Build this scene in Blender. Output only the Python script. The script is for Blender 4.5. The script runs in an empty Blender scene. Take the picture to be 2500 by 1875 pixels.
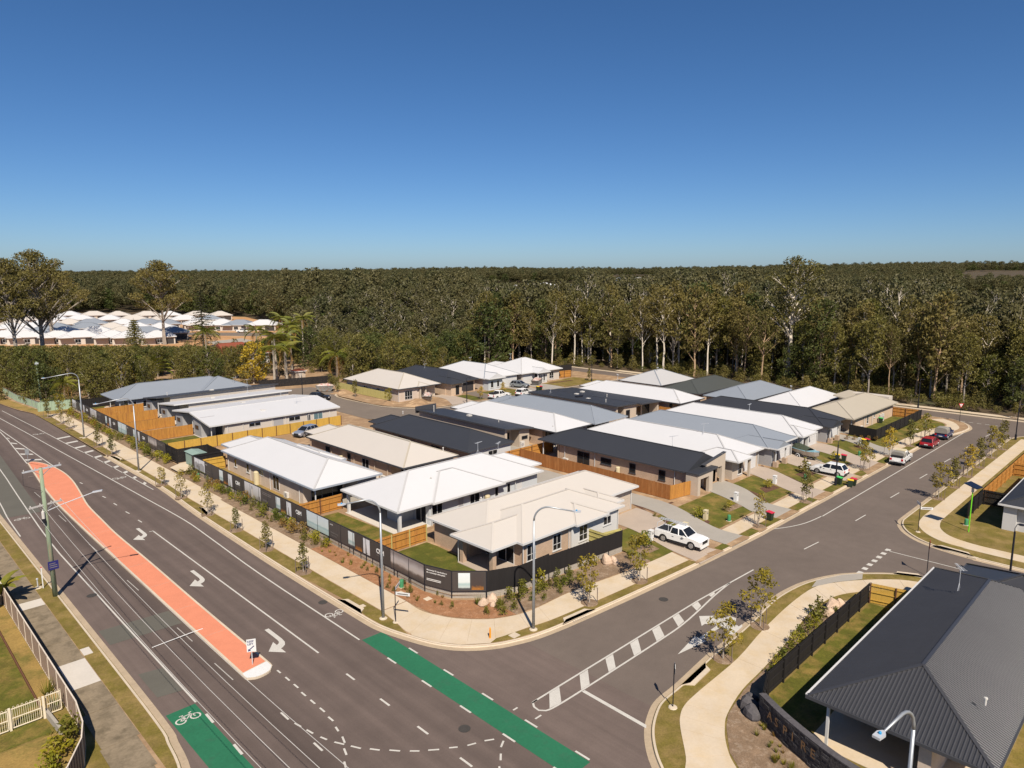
import bpy, math, random
import numpy as np
from mathutils import Vector

# ------------------------------------------------------------------ camera, sky, sun, exposure
SC = bpy.context.scene
COL = SC.collection
R = math.radians
F_PX, CAM_H, HORIZON, YAW = 1720.0, 27.5, 667.0, 45.2
PITCH = math.atan((937.5 - HORIZON) / F_PX)

cam_d = bpy.data.cameras.new('camera')
cam_d.sensor_width = 36.0
cam_d.lens = F_PX / 2500.0 * 36.0
cam_d.clip_start = 0.5
cam_d.clip_end = 20000.0
cam = bpy.data.objects.new('camera', cam_d)
COL.objects.link(cam)
cam.location = (0, 0, CAM_H)
cam.rotation_euler = (math.pi / 2 - PITCH, 0, R(YAW - 90))
SC.camera = cam

SUN_EL = 48.0
TO_SUN = (-0.529, -0.849)
world = bpy.data.worlds.new('World')
SC.world = world
world.use_nodes = True
wn = world.node_tree
for n in list(wn.nodes):
    wn.nodes.remove(n)
w_out = wn.nodes.new('ShaderNodeOutputWorld')
w_bg = wn.nodes.new('ShaderNodeBackground')
w_sky = wn.nodes.new('ShaderNodeTexSky')
w_sky.sky_type = 'NISHITA'
w_sky.sun_disc = False
w_sky.sun_elevation = R(SUN_EL)
w_sky.sun_rotation = math.atan2(TO_SUN[0], TO_SUN[1])
w_sky.altitude = 0.0
w_sky.air_density = 0.7
w_sky.dust_density = 0.6
w_sky.ozone_density = 7.0
w_bg.inputs[1].default_value = 0.060
w_hs = wn.nodes.new('ShaderNodeHueSaturation')
w_hs.inputs['Saturation'].default_value = 1.12
wn.links.new(w_sky.outputs[0], w_hs.inputs['Color'])
wn.links.new(w_hs.outputs[0], w_bg.inputs[0])
wn.links.new(w_bg.outputs[0], w_out.inputs[0])

sun_d = bpy.data.lights.new('sun', 'SUN')
sun_d.energy = 4.3
sun_d.angle = R(0.5)
sun_d.color = (1.0, 0.9, 0.76)
sun = bpy.data.objects.new('sun', sun_d)
COL.objects.link(sun)
_sd = Vector((TO_SUN[0] * math.cos(R(SUN_EL)), TO_SUN[1] * math.cos(R(SUN_EL)), math.sin(R(SUN_EL))))
sun.rotation_euler = _sd.to_track_quat('Z', 'Y').to_euler()
sun.location = (0, 0, 120)

SC.view_settings.view_transform = 'Standard'
SC.view_settings.look = 'None'
SC.view_settings.gamma = 1.0
SC.view_settings.use_curve_mapping = False
SC.view_settings.exposure = 0.7
SC.cycles.use_denoising = True
SC.cycles.max_bounces = 6
SC.cycles.diffuse_bounces = 3
SC.cycles.glossy_bounces = 2
SC.cycles.transmission_bounces = 2
SC.cycles.transparent_max_bounces = 4
SC.cycles.caustics_reflective = False
SC.cycles.caustics_refractive = False

# ------------------------------------------------------------------ helpers
random.seed(7)
RNG = np.random.default_rng(11)
_c, _s = math.cos(PITCH), math.sin(PITCH)
_cy, _sy = math.cos(R(YAW)), math.sin(R(YAW))

def G(px, py, z=0.0):
    """ground point (x, y) seen at a place in the 2500 x 1875 photograph, at height z"""
    u, v = px - 1250.0, py - 937.5
    fw, dn = F_PX * _c - v * _s, F_PX * _s + v * _c
    k = (CAM_H - z) / dn
    r, d = u * k, fw * k
    return (d * _cy + r * _sy, d * _sy - r * _cy)

def pxdist(x, y):
    d = x * _cy + y * _sy
    r = x * _sy - y * _cy
    return 1250 + F_PX * r / max(d * _c + CAM_H * _s, 1e-3), d

OFF = {}
def tag(o, label=None, cat=None, group=None, kind=None):
    if label: o['label'] = label
    if cat: o['category'] = cat
    if group: o['group'] = group
    if kind: o['kind'] = kind
    return o

def thing(name, label, cat, loc=(0, 0, 0), rz=0.0, group=None):
    o = bpy.data.objects.new(name, None)
    o.empty_display_size = 0.3
    COL.objects.link(o)
    o.location = loc
    o.rotation_euler = (0, 0, rz)
    OFF[o.name] = Vector(loc) if rz == 0.0 else Vector((0, 0, 0))
    return tag(o, label, cat, group)

def link(name, me, parent=None, loc=(0, 0, 0), rz=0.0):
    o = bpy.data.objects.new(name, me)
    COL.objects.link(o)
    o.location = loc
    if rz: o.rotation_euler = (0, 0, rz)
    if parent is not None: o.parent = parent
    return o

def copy_tree(o, parent=None, loc=None, rz=None, scale=None):
    c = o.copy()
    COL.objects.link(c)
    c.parent = parent
    if loc is not None: c.location = loc
    if rz is not None: c.rotation_euler = (0, 0, rz)
    if scale is not None: c.scale = scale
    for ch in list(o.children):
        copy_tree(ch, c)
    return c

class MB:
    def __init__(s):
        s.v, s.f, s.m, s.e = [], [], [], {}
    def quad(s, *p, mi=0, eave=None):
        b = len(s.v)
        s.v += [tuple(q) for q in p]
        if eave is not None: s.e[len(s.f)] = eave
        s.f.append(tuple(range(b, b + len(p))))
        s.m.append(mi)
        return s
    def box(s, x0, y0, z0, x1, y1, z1, mi=0):
        b = len(s.v)
        s.v += [(x0,y0,z0),(x1,y0,z0),(x1,y1,z0),(x0,y1,z0),(x0,y0,z1),(x1,y0,z1),(x1,y1,z1),(x0,y1,z1)]
        for f in ((0,3,2,1),(4,5,6,7),(0,1,5,4),(1,2,6,5),(2,3,7,6),(3,0,4,7)):
            s.f.append(tuple(b + i for i in f)); s.m.append(mi)
        return s
    def bar(s, p, q, w, h, mi=0, up=(0, 0, 1)):
        """a rectangular bar from p to q, w wide, h high, centred on the line"""
        p, q = Vector(p), Vector(q)
        d = (q - p).normalized(); u = Vector(up)
        if abs(d.dot(u)) > .98: u = Vector((1, 0, 0))
        a = d.cross(u).normalized(); u = a.cross(d).normalized()
        b = len(s.v)
        for c in (p, q):
            for i, j in ((-1,-1),(1,-1),(1,1),(-1,1)):
                s.v.append(tuple(c + a * (i * w / 2) + u * (j * h / 2)))
        for f in ((0,3,2,1),(4,5,6,7),(0,1,5,4),(1,2,6,5),(2,3,7,6),(3,0,4,7)):
            s.f.append(tuple(b + i for i in f)); s.m.append(mi)
        return s
    def prism(s, pts, z0, z1, mi=0, bottom=True):
        n = len(pts); b = len(s.v)
        ar = sum(pts[i][0]*pts[(i+1)%n][1]-pts[(i+1)%n][0]*pts[i][1] for i in range(n))
        if ar < 0: pts = pts[::-1]
        s.v += [(p[0], p[1], z0) for p in pts] + [(p[0], p[1], z1) for p in pts]
        s.f.append(tuple(b + n + i for i in range(n))); s.m.append(mi)
        if bottom: s.f.append(tuple(b + n - 1 - i for i in range(n))); s.m.append(mi)
        for i in range(n):
            j = (i + 1) % n
            s.f.append((b + i, b + j, b + n + j, b + n + i)); s.m.append(mi)
        return s
    def tube(s, pts, rad, n=8, mi=0, cap=True):
        pts = [Vector(p) for p in pts]
        if not hasattr(rad, '__len__'): rad = [rad] * len(pts)
        b = len(s.v)
        t0 = (pts[1] - pts[0]).normalized()
        u = t0.orthogonal().normalized()
        for i, p in enumerate(pts):
            t = (pts[min(i+1, len(pts)-1)] - pts[max(i-1, 0)]).normalized()
            u = (u - t * u.dot(t)).normalized(); w = t.cross(u)
            for k in range(n):
                a = 2 * math.pi * k / n
                s.v.append(tuple(p + (u * math.cos(a) + w * math.sin(a)) * rad[i]))
        for i in range(len(pts) - 1):
            for k in range(n):
                k2 = (k + 1) % n
                s.f.append((b+i*n+k, b+i*n+k2, b+(i+1)*n+k2, b+(i+1)*n+k)); s.m.append(mi)
        if cap:
            s.f.append(tuple(b + n - 1 - k for k in range(n))); s.m.append(mi)
            e = b + (len(pts) - 1) * n
            s.f.append(tuple(e + k for k in range(n))); s.m.append(mi)
        return s
    def lathe(s, prof, n=12, c=(0, 0, 0), axis='z', mi=0):
        b = len(s.v)
        for r, h in prof:
            for k in range(n):
                a = 2 * math.pi * k / n
                x, y = r * math.cos(a), r * math.sin(a)
                p = (x, y, h) if axis == 'z' else (x, h, y) if axis == 'y' else (h, x, y)
                s.v.append((c[0]+p[0], c[1]+p[1], c[2]+p[2]))
        for i in range(len(prof) - 1):
            for k in range(n):
                k2 = (k + 1) % n
                s.f.append((b+i*n+k, b+i*n+k2, b+(i+1)*n+k2, b+(i+1)*n+k)); s.m.append(mi)
        s.f.append(tuple(b + n - 1 - k for k in range(n))); s.m.append(mi)
        e = b + (len(prof) - 1) * n
        s.f.append(tuple(e + k for k in range(n))); s.m.append(mi)
        return s
    def mesh(s, name, mats, smooth=False, off=None):
        me = bpy.data.meshes.new(name)
        vs = s.v if off is None else [(a-off[0], b-off[1], c-off[2]) for a, b, c in s.v]
        me.from_pydata(vs, [], s.f)
        if not isinstance(mats, (list, tuple)): mats = [mats]
        for m in mats: me.materials.append(MAT[m] if isinstance(m, str) else m)
        if len(mats) > 1: me.polygons.foreach_set('material_index', s.m)
        if smooth: me.polygons.foreach_set('use_smooth', [True] * len(s.f))
        if s.e:
            uv = me.uv_layers.new(name='UVMap').data
            for fi, ed in s.e.items():
                pl = me.polygons[fi]; e = Vector(ed); nn = pl.normal; sl = nn.cross(e)
                for li in pl.loop_indices:
                    p = Vector(s.v[me.loops[li].vertex_index])
                    uv[li].uv = (p.dot(e), p.dot(sl))
        me.update()
        return me
    def build(s, name, mats, parent=None, smooth=False, **tags):
        off = None
        if parent is not None:
            off = OFF.get(parent.name, Vector((0, 0, 0)))
        o = link(name, s.mesh(name, mats, smooth, off), parent)
        if parent is not None: OFF[o.name] = off
        if tags: tag(o, **tags)
        return o

def np_mesh(name, verts, faces, mats, idx=None):
    me = bpy.data.meshes.new(name)
    verts = np.asarray(verts, dtype=np.float32); faces = np.asarray(faces, dtype=np.int32)
    k = faces.shape[1]
    me.vertices.add(len(verts)); me.vertices.foreach_set('co', verts.ravel())
    me.loops.add(faces.size); me.loops.foreach_set('vertex_index', faces.ravel())
    me.polygons.add(len(faces))
    me.polygons.foreach_set('loop_start', np.arange(0, faces.size, k, dtype=np.int32))
    me.polygons.foreach_set('loop_total', np.full(len(faces), k, dtype=np.int32))
    for m in (mats if isinstance(mats, (list, tuple)) else [mats]): me.materials.append(MAT[m])
    if idx is not None: me.polygons.foreach_set('material_index', idx)
    me.update(calc_edges=True); me.validate()
    return me

def smooth_line(pts, n=5):
    out = []
    P = [Vector((p[0], p[1])) for p in pts]
    for i in range(len(P) - 1):
        p0, p1, p2, p3 = P[max(i-1,0)], P[i], P[i+1], P[min(i+2,len(P)-1)]
        m = n if (p2 - p1).length > .6 else 1
        for k in range(m):
            t = k / m
            q = .5 * ((2*p1) + (p2-p0)*t + (2*p0-5*p1+4*p2-p3)*t*t + (3*p1-p0-3*p2+p3)*t**3)
            out.append((q.x, q.y))
    out.append((P[-1].x, P[-1].y))
    return out

def offset_line(pts, d):
    """shift a polyline to its left by d"""
    out = []
    n = len(pts)
    for i in range(n):
        a, b = pts[max(i-1, 0)], pts[min(i+1, n-1)]
        t = Vector((b[0]-a[0], b[1]-a[1])).normalized()
        out.append((pts[i][0] - t.y * d, pts[i][1] + t.x * d))
    return out

def sheet(name, poly, z, m, parent=None, zf=None, **tags):
    mb = MB()
    pts = [(p[0], p[1], (zf(p[0], p[1]) if zf else 0) + z) for p in poly]
    n = len(poly)
    if sum(poly[i][0]*poly[(i+1)%n][1]-poly[(i+1)%n][0]*poly[i][1] for i in range(n)) < 0: pts.reverse()
    mb.quad(*pts)
    return mb.build(name, m, parent, **tags)

# ------------------------------------------------------------------ materials
MAT = {}
def new_mat(name):
    m = bpy.data.materials.new(name); m.use_nodes = True
    nt = m.node_tree
    for n in list(nt.nodes): nt.nodes.remove(n)
    MAT[name] = m
    return m, nt, nt.nodes.new('ShaderNodeOutputMaterial')

def nd(nt, t, **kw):
    n = nt.nodes.new(t)
    for k, v in kw.items():
        if k.startswith('i'):
            n.inputs[int(k[1:])].default_value = v
        else: setattr(n, k, v)
    return n

def noise_fac(nt, vec, scale, lo, hi, detail=4, rough=.6):
    n = nd(nt, 'ShaderNodeTexNoise'); n.inputs['Scale'].default_value = scale
    n.inputs['Detail'].default_value = detail; n.inputs['Roughness'].default_value = rough
    nt.links.new(vec, n.inputs['Vector'])
    mr = nd(nt, 'ShaderNodeMapRange', i1=.25, i2=.75, i3=lo, i4=hi)
    nt.links.new(n.outputs[0], mr.inputs[0])
    return mr.outputs[0]

def mul(nt, a, b):
    m = nd(nt, 'ShaderNodeMath', operation='MULTIPLY')
    nt.links.new(a, m.inputs[0]); nt.links.new(b, m.inputs[1])
    return m.outputs[0]

def mat(name, col, rough=.75, var=.1, scale=.5, var2=.08, scale2=7., metal=0., spec=.3, bump=0., bscale=30., col2=None,
        c2scale=.8, c2lo=.5, c2hi=.65, stretch=(1, 1, 1), ribs=0., rib_pitch=.25, coat=0., rot=0.):
    m, nt, out = new_mat(name)
    b = nd(nt, 'ShaderNodeBsdfPrincipled')
    b.inputs['Roughness'].default_value = rough
    b.inputs['Metallic'].default_value = metal
    b.inputs['Specular IOR Level'].default_value = spec
    if coat: b.inputs['Coat Weight'].default_value = coat
    geo = nd(nt, 'ShaderNodeNewGeometry')
    mp = nd(nt, 'ShaderNodeMapping'); mp.inputs['Scale'].default_value = stretch; mp.inputs['Rotation'].default_value = (0, 0, rot)
    nt.links.new(geo.outputs['Position'], mp.inputs[0])
    vec = mp.outputs[0]
    f = mul(nt, noise_fac(nt, vec, scale, 1-var, 1+var), noise_fac(nt, vec, scale2, 1-var2, 1+var2))
    if col2 is not None:
        mx = nd(nt, 'ShaderNodeMix', data_type='RGBA')
        mx.inputs[6].default_value = (*col, 1); mx.inputs[7].default_value = (*col2, 1)
        nz = nd(nt, 'ShaderNodeTexNoise'); nz.inputs['Scale'].default_value = c2scale; nz.inputs['Detail'].default_value = 6
        nz.inputs['Roughness'].default_value = .65
        nt.links.new(vec, nz.inputs['Vector'])
        mr = nd(nt, 'ShaderNodeMapRange', i1=c2lo, i2=c2hi, i3=0., i4=1.)
        nt.links.new(nz.outputs[0], mr.inputs[0]); nt.links.new(mr.outputs[0], mx.inputs[0])
        base = mx.outputs[2]
    else:
        rgb = nd(nt, 'ShaderNodeRGB'); rgb.outputs[0].default_value = (*col, 1); base = rgb.outputs[0]
    vm = nd(nt, 'ShaderNodeVectorMath', operation='SCALE')
    nt.links.new(base, vm.inputs[0]); nt.links.new(f, vm.inputs['Scale'])
    nt.links.new(vm.outputs[0], b.inputs['Base Color'])
    if bump:
        bp = nd(nt, 'ShaderNodeBump'); bp.inputs['Strength'].default_value = bump; bp.inputs['Distance'].default_value = .03
        nz = nd(nt, 'ShaderNodeTexNoise'); nz.inputs['Scale'].default_value = bscale; nz.inputs['Detail'].default_value = 3
        nt.links.new(vec, nz.inputs['Vector'])
        nt.links.new(nz.outputs[0], bp.inputs['Height']); nt.links.new(bp.outputs[0], b.inputs['Normal'])
    if ribs:
        uv = nd(nt, 'ShaderNodeUVMap'); sp = nd(nt, 'ShaderNodeSeparateXYZ'); nt.links.new(uv.outputs[0], sp.inputs[0])
        m1 = nd(nt, 'ShaderNodeMath', operation='MULTIPLY', i1=2*math.pi/rib_pitch); nt.links.new(sp.outputs[0], m1.inputs[0])
        m2 = nd(nt, 'ShaderNodeMath', operation='SINE'); nt.links.new(m1.outputs[0], m2.inputs[0])
        bp = nd(nt, 'ShaderNodeBump'); bp.inputs['Strength'].default_value = ribs; bp.inputs['Distance'].default_value = .02
        nt.links.new(m2.outputs[0], bp.inputs['Height']); nt.links.new(bp.outputs[0], b.inputs['Normal'])
    nt.links.new(b.outputs[0], out.inputs[0])
    return m

def leaf(name, c1, c2, trans=.32, var=.35, nscale=.25):
    m, nt, out = new_mat(name)
    oi = nd(nt, 'ShaderNodeObjectInfo'); geo = nd(nt, 'ShaderNodeNewGeometry')
    mx = nd(nt, 'ShaderNodeMix', data_type='RGBA'); mx.inputs[6].default_value = (*c1, 1); mx.inputs[7].default_value = (*c2, 1)
    nz = nd(nt, 'ShaderNodeTexNoise'); nz.inputs['Scale'].default_value = nscale; nz.inputs['Detail'].default_value = 3
    nt.links.new(geo.outputs['Position'], nz.inputs['Vector'])
    ad = nd(nt, 'ShaderNodeMath', operation='ADD'); nt.links.new(nz.outputs[0], ad.inputs[0]); nt.links.new(oi.outputs['Random'], ad.inputs[1])
    mr = nd(nt, 'ShaderNodeMapRange', i1=.45, i2=1.1, i3=0., i4=1.); nt.links.new(ad.outputs[0], mr.inputs[0])
    nt.links.new(mr.outputs[0], mx.inputs[0])
    f = noise_fac(nt, geo.outputs['Position'], 1.3, 1-var, 1+var)
    vm = nd(nt, 'ShaderNodeVectorMath', operation='SCALE'); nt.links.new(mx.outputs[2], vm.inputs[0]); nt.links.new(f, vm.inputs['Scale'])
    d = nd(nt, 'ShaderNodeBsdfPrincipled'); d.inputs['Roughness'].default_value = .55; d.inputs['Specular IOR Level'].default_value = .25
    t = nd(nt, 'ShaderNodeBsdfTranslucent')
    ms = nd(nt, 'ShaderNodeMixShader', i0=trans)
    nt.links.new(vm.outputs[0], d.inputs['Base Color']); nt.links.new(vm.outputs[0], t.inputs[0])
    nt.links.new(d.outputs[0], ms.inputs[1]); nt.links.new(t.outputs[0], ms.inputs[2]); nt.links.new(ms.outputs[0], out.inputs[0])
    return m

def brick_mat(name, c1, c2, mortar):
    m, nt, out = new_mat(name)
    geo = nd(nt, 'ShaderNodeNewGeometry')
    sp = nd(nt, 'ShaderNodeSeparateXYZ'); nt.links.new(geo.outputs['Position'], sp.inputs[0])
    ad = nd(nt, 'ShaderNodeMath', operation='ADD'); nt.links.new(sp.outputs[0], ad.inputs[0]); nt.links.new(sp.outputs[1], ad.inputs[1])
    cb = nd(nt, 'ShaderNodeCombineXYZ'); nt.links.new(ad.outputs[0], cb.inputs[0]); nt.links.new(sp.outputs[2], cb.inputs[1])
    br = nd(nt, 'ShaderNodeTexBrick'); nt.links.new(cb.outputs[0], br.inputs[0])
    br.inputs['Color1'].default_value = (*c1, 1); br.inputs['Color2'].default_value = (*c2, 1); br.inputs['Mortar'].default_value = (*mortar, 1)
    br.inputs['Scale'].default_value = 1.0; br.inputs['Mortar Size'].default_value = .008
    br.inputs['Brick Width'].default_value = .24; br.inputs['Row Height'].default_value = .086
    f = noise_fac(nt, geo.outputs['Position'], .8, .9, 1.1)
    vm = nd(nt, 'ShaderNodeVectorMath', operation='SCALE'); nt.links.new(br.outputs[0], vm.inputs[0]); nt.links.new(f, vm.inputs['Scale'])
    b = nd(nt, 'ShaderNodeBsdfPrincipled'); b.inputs['Roughness'].default_value = .85
    nt.links.new(vm.outputs[0], b.inputs['Base Color']); nt.links.new(b.outputs[0], out.inputs[0])

def print_mat(name, stops, var=.1, scale=3.):
    """flat print: vertical colour stops over the height of the fence (world z 0.75 to 2.55)"""
    m, nt, out = new_mat(name)
    geo = nd(nt, 'ShaderNodeNewGeometry'); sp = nd(nt, 'ShaderNodeSeparateXYZ'); nt.links.new(geo.outputs['Position'], sp.inputs[0])
    nz = nd(nt, 'ShaderNodeTexNoise'); nz.inputs['Scale'].default_value = scale; nt.links.new(geo.outputs['Position'], nz.inputs['Vector'])
    mr = nd(nt, 'ShaderNodeMapRange', i1=.75, i2=2.55, i3=0., i4=1.); nt.links.new(sp.outputs[2], mr.inputs[0])
    ad = nd(nt, 'ShaderNodeMath', operation='MULTIPLY_ADD', i1=var); nt.links.new(nz.outputs[0], ad.inputs[0]); nt.links.new(mr.outputs[0], ad.inputs[2])
    cr = nd(nt, 'ShaderNodeValToRGB'); nt.links.new(ad.outputs[0], cr.inputs[0])
    el = cr.color_ramp.elements
    el[0].position, el[0].color = stops[0][0], (*stops[0][1], 1)
    el[1].position, el[1].color = stops[-1][0], (*stops[-1][1], 1)
    for p, c in stops[1:-1]:
        e = el.new(p); e.color = (*c, 1)
    b = nd(nt, 'ShaderNodeBsdfPrincipled'); b.inputs['Roughness'].default_value = .6
    nt.links.new(cr.outputs[0], b.inputs['Base Color']); nt.links.new(b.outputs[0], out.inputs[0])

def asphalt_mat(name, col, wear):
    """bitumen with tyre-worn bands that run along the main road (stops over world x)"""
    m, nt, out = new_mat(name)
    geo = nd(nt, 'ShaderNodeNewGeometry'); sp = nd(nt, 'ShaderNodeSeparateXYZ'); nt.links.new(geo.outputs['Position'], sp.inputs[0])
    pos = geo.outputs['Position']
    mp = nd(nt, 'ShaderNodeMapping'); mp.inputs['Scale'].default_value = (1.6, .05, 1); nt.links.new(pos, mp.inputs[0])
    f = mul(nt, noise_fac(nt, pos, .16, .9, 1.1, 5), noise_fac(nt, pos, 9., .93, 1.07, 3))
    f = mul(nt, f, noise_fac(nt, pos, .8, .93, 1.07, 5))
    f = mul(nt, f, noise_fac(nt, pos, 45., .9, 1.1, 2))
    if wear:
        f = mul(nt, f, noise_fac(nt, mp.outputs[0], 1., .88, 1.1, 3))
        mr = nd(nt, 'ShaderNodeMapRange', i1=10., i2=30., i3=0., i4=1.); nt.links.new(sp.outputs[0], mr.inputs[0])
        cr = nd(nt, 'ShaderNodeValToRGB'); nt.links.new(mr.outputs[0], cr.inputs[0])
        el = cr.color_ramp.elements
        st = [(10, 1.05), (13.3, 1.1), (14.8, 1.0), (15.6, .8), (16.2, .95), (16.9, .9), (17.5, .66), (18.3, .8), (20.6, 1.0), (21.4, .9), (22.1, 1.), (22.8, .9), (23.7, 1.05), (24.4, .85), (25.3, .98), (26.1, .84), (26.9, 1.), (28.9, 1.05), (30, 1.1)]
        el[0].position, el[0].color = 0, (st[0][1]*.5,)*3 + (1,)
        el[1].position, el[1].color = 1, (st[-1][1]*.5,)*3 + (1,)
        for x, k in st[1:-1]:
            e = el.new((x-10)/20); e.color = (k*.5,)*3 + (1,)
        k2 = nd(nt, 'ShaderNodeMath', operation='MULTIPLY', i1=2.0); nt.links.new(cr.outputs[0], k2.inputs[0])
        f = mul(nt, f, k2.outputs[0])
    rgb = nd(nt, 'ShaderNodeRGB'); rgb.outputs[0].default_value = (*col, 1)
    vm = nd(nt, 'ShaderNodeVectorMath', operation='SCALE'); nt.links.new(rgb.outputs[0], vm.inputs[0]); nt.links.new(f, vm.inputs['Scale'])
    b = nd(nt, 'ShaderNodeBsdfPrincipled'); b.inputs['Roughness'].default_value = .85; b.inputs['Specular IOR Level'].default_value = .25
    nt.links.new(vm.outputs[0], b.inputs['Base Color']); nt.links.new(b.outputs[0], out.inputs[0])

asphalt_mat('asphalt', (.116, .088, .076), True)
asphalt_mat('asphalt_side', (.128, .102, .086), False)
asphalt_mat('asphalt_far', (.16, .13, .105), False)
mat('asphalt_patch', (.10, .094, .078), .9, .08, .4, .08, 12)
mat('paint_white', (0.47, 0.45, 0.41), .7, .08, 1.2, .12, 14)
mat('paint_worn', (.36, .34, .31), .7, .12, 1.2, .2, 10)
mat('green_lane', (.018, .125, .062), .8, .1, .5, .1, 5, col2=(.03, .105, .06), c2lo=.55, c2hi=.75)
mat('terracotta', (.57, .205, .118), .85, .06, .8, .06, 9)
mat('concrete_new', (.5, .415, .31), .85, .07, .35, .05, 6, col2=(.47, .36, .22), c2scale=.5, c2lo=.45, c2hi=.75)
mat('concrete_kerb', (.5, .42, .32), .85, .1, .6, .08, 6)
mat('concrete_grey', (0.3, 0.275, 0.24), .85, .06, .5, .05, 7, col2=(.31, .28, .24), c2lo=.5, c2hi=.8)
mat('concrete_pink', (0.36, 0.295, 0.24), .85, .06, .5, .05, 7)
mat('concrete_old', (.215, .17, .115), .9, .12, .7, .14, 6, col2=(.12, .095, .062), c2scale=1.1, c2lo=.45, c2hi=.7)
mat('concrete_white', (0.5, 0.46, 0.41), .85, .05, .5, .05, 7)
mat('gutter_sand', (.37, .29, .2), .9, .12, .7, .1, 6)
mat('grass_verge', (.135, .105, .02), .95, .2, .5, .25, 9, col2=(.21, .145, .05), c2scale=.7, c2lo=.42, c2hi=.66, bump=.6, bscale=18)
mat('grass_green', (.085, .085, .010), .95, .25, .7, .3, 9, col2=(.19, .13, .035), c2scale=.55, c2lo=.46, c2hi=.66, bump=.6, bscale=18)
mat('grass_lush', (.07, .076, .009), .95, .25, .7, .3, 9, col2=(.14, .115, .022), c2scale=.8, c2lo=.48, c2hi=.7, bump=.6, bscale=18)
mat('grass_dry', (.25, .165, .05), .95, .2, .4, .25, 7, col2=(.13, .11, .025), c2scale=.35, c2lo=.5, c2hi=.66, bump=.6, bscale=14)
mat('dirt', (.27, .175, .1), .95, .15, .4, .15, 5, col2=(.36, .25, .15), c2scale=.4)
mat('dirt_orange', (.4, .22, .1), .95, .15, .2, .15, 3, col2=(.42, .29, .17), c2scale=.08)
mat('mulch', (.2, .135, .085), .95, .2, 1.2, .35, 16, col2=(.27, .2, .14), c2scale=2.5, bump=1., bscale=30)
mat('mulch_red', (.27, .13, .062), .95, .2, 1.2, .35, 16, col2=(.33, .18, .1), c2scale=2.5, bump=1., bscale=30)
mat('mulch_dark', (.1, .05, .03), .95, .2, 1.2, .35, 16, bump=1., bscale=30)
mat('forest_floor', (.075, .052, .03), .95, .3, .2, .3, 2.5, col2=(.045, .05, .02), c2scale=.1)
mat('timber_yellow', (.46, .285, .055), .85, .1, .5, .14, 3, stretch=(6, 6, .5))
mat('timber_orange', (.40, .185, .04), .85, .12, .6, .22, 3, stretch=(6, 6, .4), col2=(.3, .13, .035), c2scale=.5)
mat('timber_brown', (.27, .105, .03), .85, .12, .6, .22, 3, stretch=(6, 6, .4), col2=(.34, .15, .05), c2scale=.5)
mat('timber_pale', (.42, .37, .14), .85, .1, .5, .14, 3, stretch=(6, 6, .5))
mat('timber_black', (.016, .014, .014), .7, .15, .6, .2, 3, stretch=(6, 6, .4))
mat('post_brown', (.12, .055, .03), .8)
mat('banner_black', (.055, .046, .042), .65, .1, .6, .1, 4, stretch=(1, 14, .3))
mat('banner_black2', (.066, .056, .052), .65, .1, .6, .1, 4, stretch=(1, 14, .3))
mat('steel_black', (.012, .013, .02), .5)
mat('sleeper_grey', (.33, .295, .25), .9, .1, .8, .1, 5)
mat('roof_white', (0.5, 0.5, 0.51), .5, .015, .3, .015, 3, ribs=.12, spec=.4)
mat('roof_pale', (0.4, 0.395, 0.395), .5, .02, .3, .02, 3, ribs=.12, spec=.4)
mat('roof_cream', (0.46, 0.425, 0.385), .5, .015, .3, .015, 3, ribs=.12, spec=.4)
mat('roof_beige', (0.37, 0.33, 0.265), .5, .02, .3, .02, 3, ribs=.12, spec=.4)
mat('roof_grey', (0.205, 0.228, 0.262), .5, .02, .3, .02, 3, ribs=.12, spec=.4)
mat('roof_dark', (0.032, 0.034, 0.04), .5, .05, .3, .04, 3, ribs=.14, spec=.4)
mat('roof_slate', (.075, .075, .08), .33, .06, .3, .05, 3, spec=.7, metal=.45)
mat('roof_olive', (0.06, 0.064, 0.058), .5, .04, .3, .03, 3, ribs=.12, spec=.4)
mat('roof_red', (.2, .055, .03), .7, .15, .5, .15, 4)
mat('trim_white', (0.52, 0.515, 0.51), .5, .02, 1, .02, 5)
mat('trim_dark', (.05, .052, .06), .5)
mat('trim_grey', (.3, .33, .38), .5)
mat('render_cream', (0.43, 0.36, 0.29), .85, .04, .4, .03, 6)
mat('render_pale', (0.47, 0.425, 0.375), .85, .04, .4, .03, 6)
mat('render_white', (0.5, 0.495, 0.49), .8, .03, .4, .02, 6)
mat('render_blue', (0.45, 0.475, 0.5), .8, .03, .4, .02, 6)
mat('render_grey', (0.3, 0.295, 0.3), .8, .03, .4, .02, 6)
brick_mat('brick_tan', (.42, .29, .2), (.36, .25, .175), (.44, .36, .28))
brick_mat('brick_pale', (.5, .405, .33), (.46, .37, .3), (.5, .44, .38))
brick_mat('brick_peach', (.5, .36, .25), (.46, .33, .23), (.5, .42, .33))
m_, nt_, out_ = new_mat('glass_dark')
b_ = nd(nt_, 'ShaderNodeBsdfPrincipled'); b_.inputs['Base Color'].default_value = (.012, .013, .016, 1); b_.inputs['Roughness'].default_value = .08
b_.inputs['Specular IOR Level'].default_value = .5
nt_.links.new(b_.outputs[0], out_.inputs[0])
mat('glass_blue', (.1, .16, .18), .15, .1, .6, .05, 5, spec=.5)
mat('door_grey', (.3, .3, .31), .6)
mat('door_opening_dark', (.045, .04, .04), .6)  # dark doors, and the painted shade of open doorways
mat('galv', (.36, .38, .40), .45, .08, .8, .06, 6, metal=.55)
mat('galv_pale', (.55, .57, .6), .4, .05, .8, .05, 6, metal=.3)
mat('tank_beige', (.5, .43, .28), .7)
mat('unit_white', (0.52, 0.5, 0.47), .6)
mat('plastic_green', (.022, .035, .022), .5)
mat('lid_red', (.5, .03, .06), .45)
mat('lid_yellow', (.65, .45, .03), .45)
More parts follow.
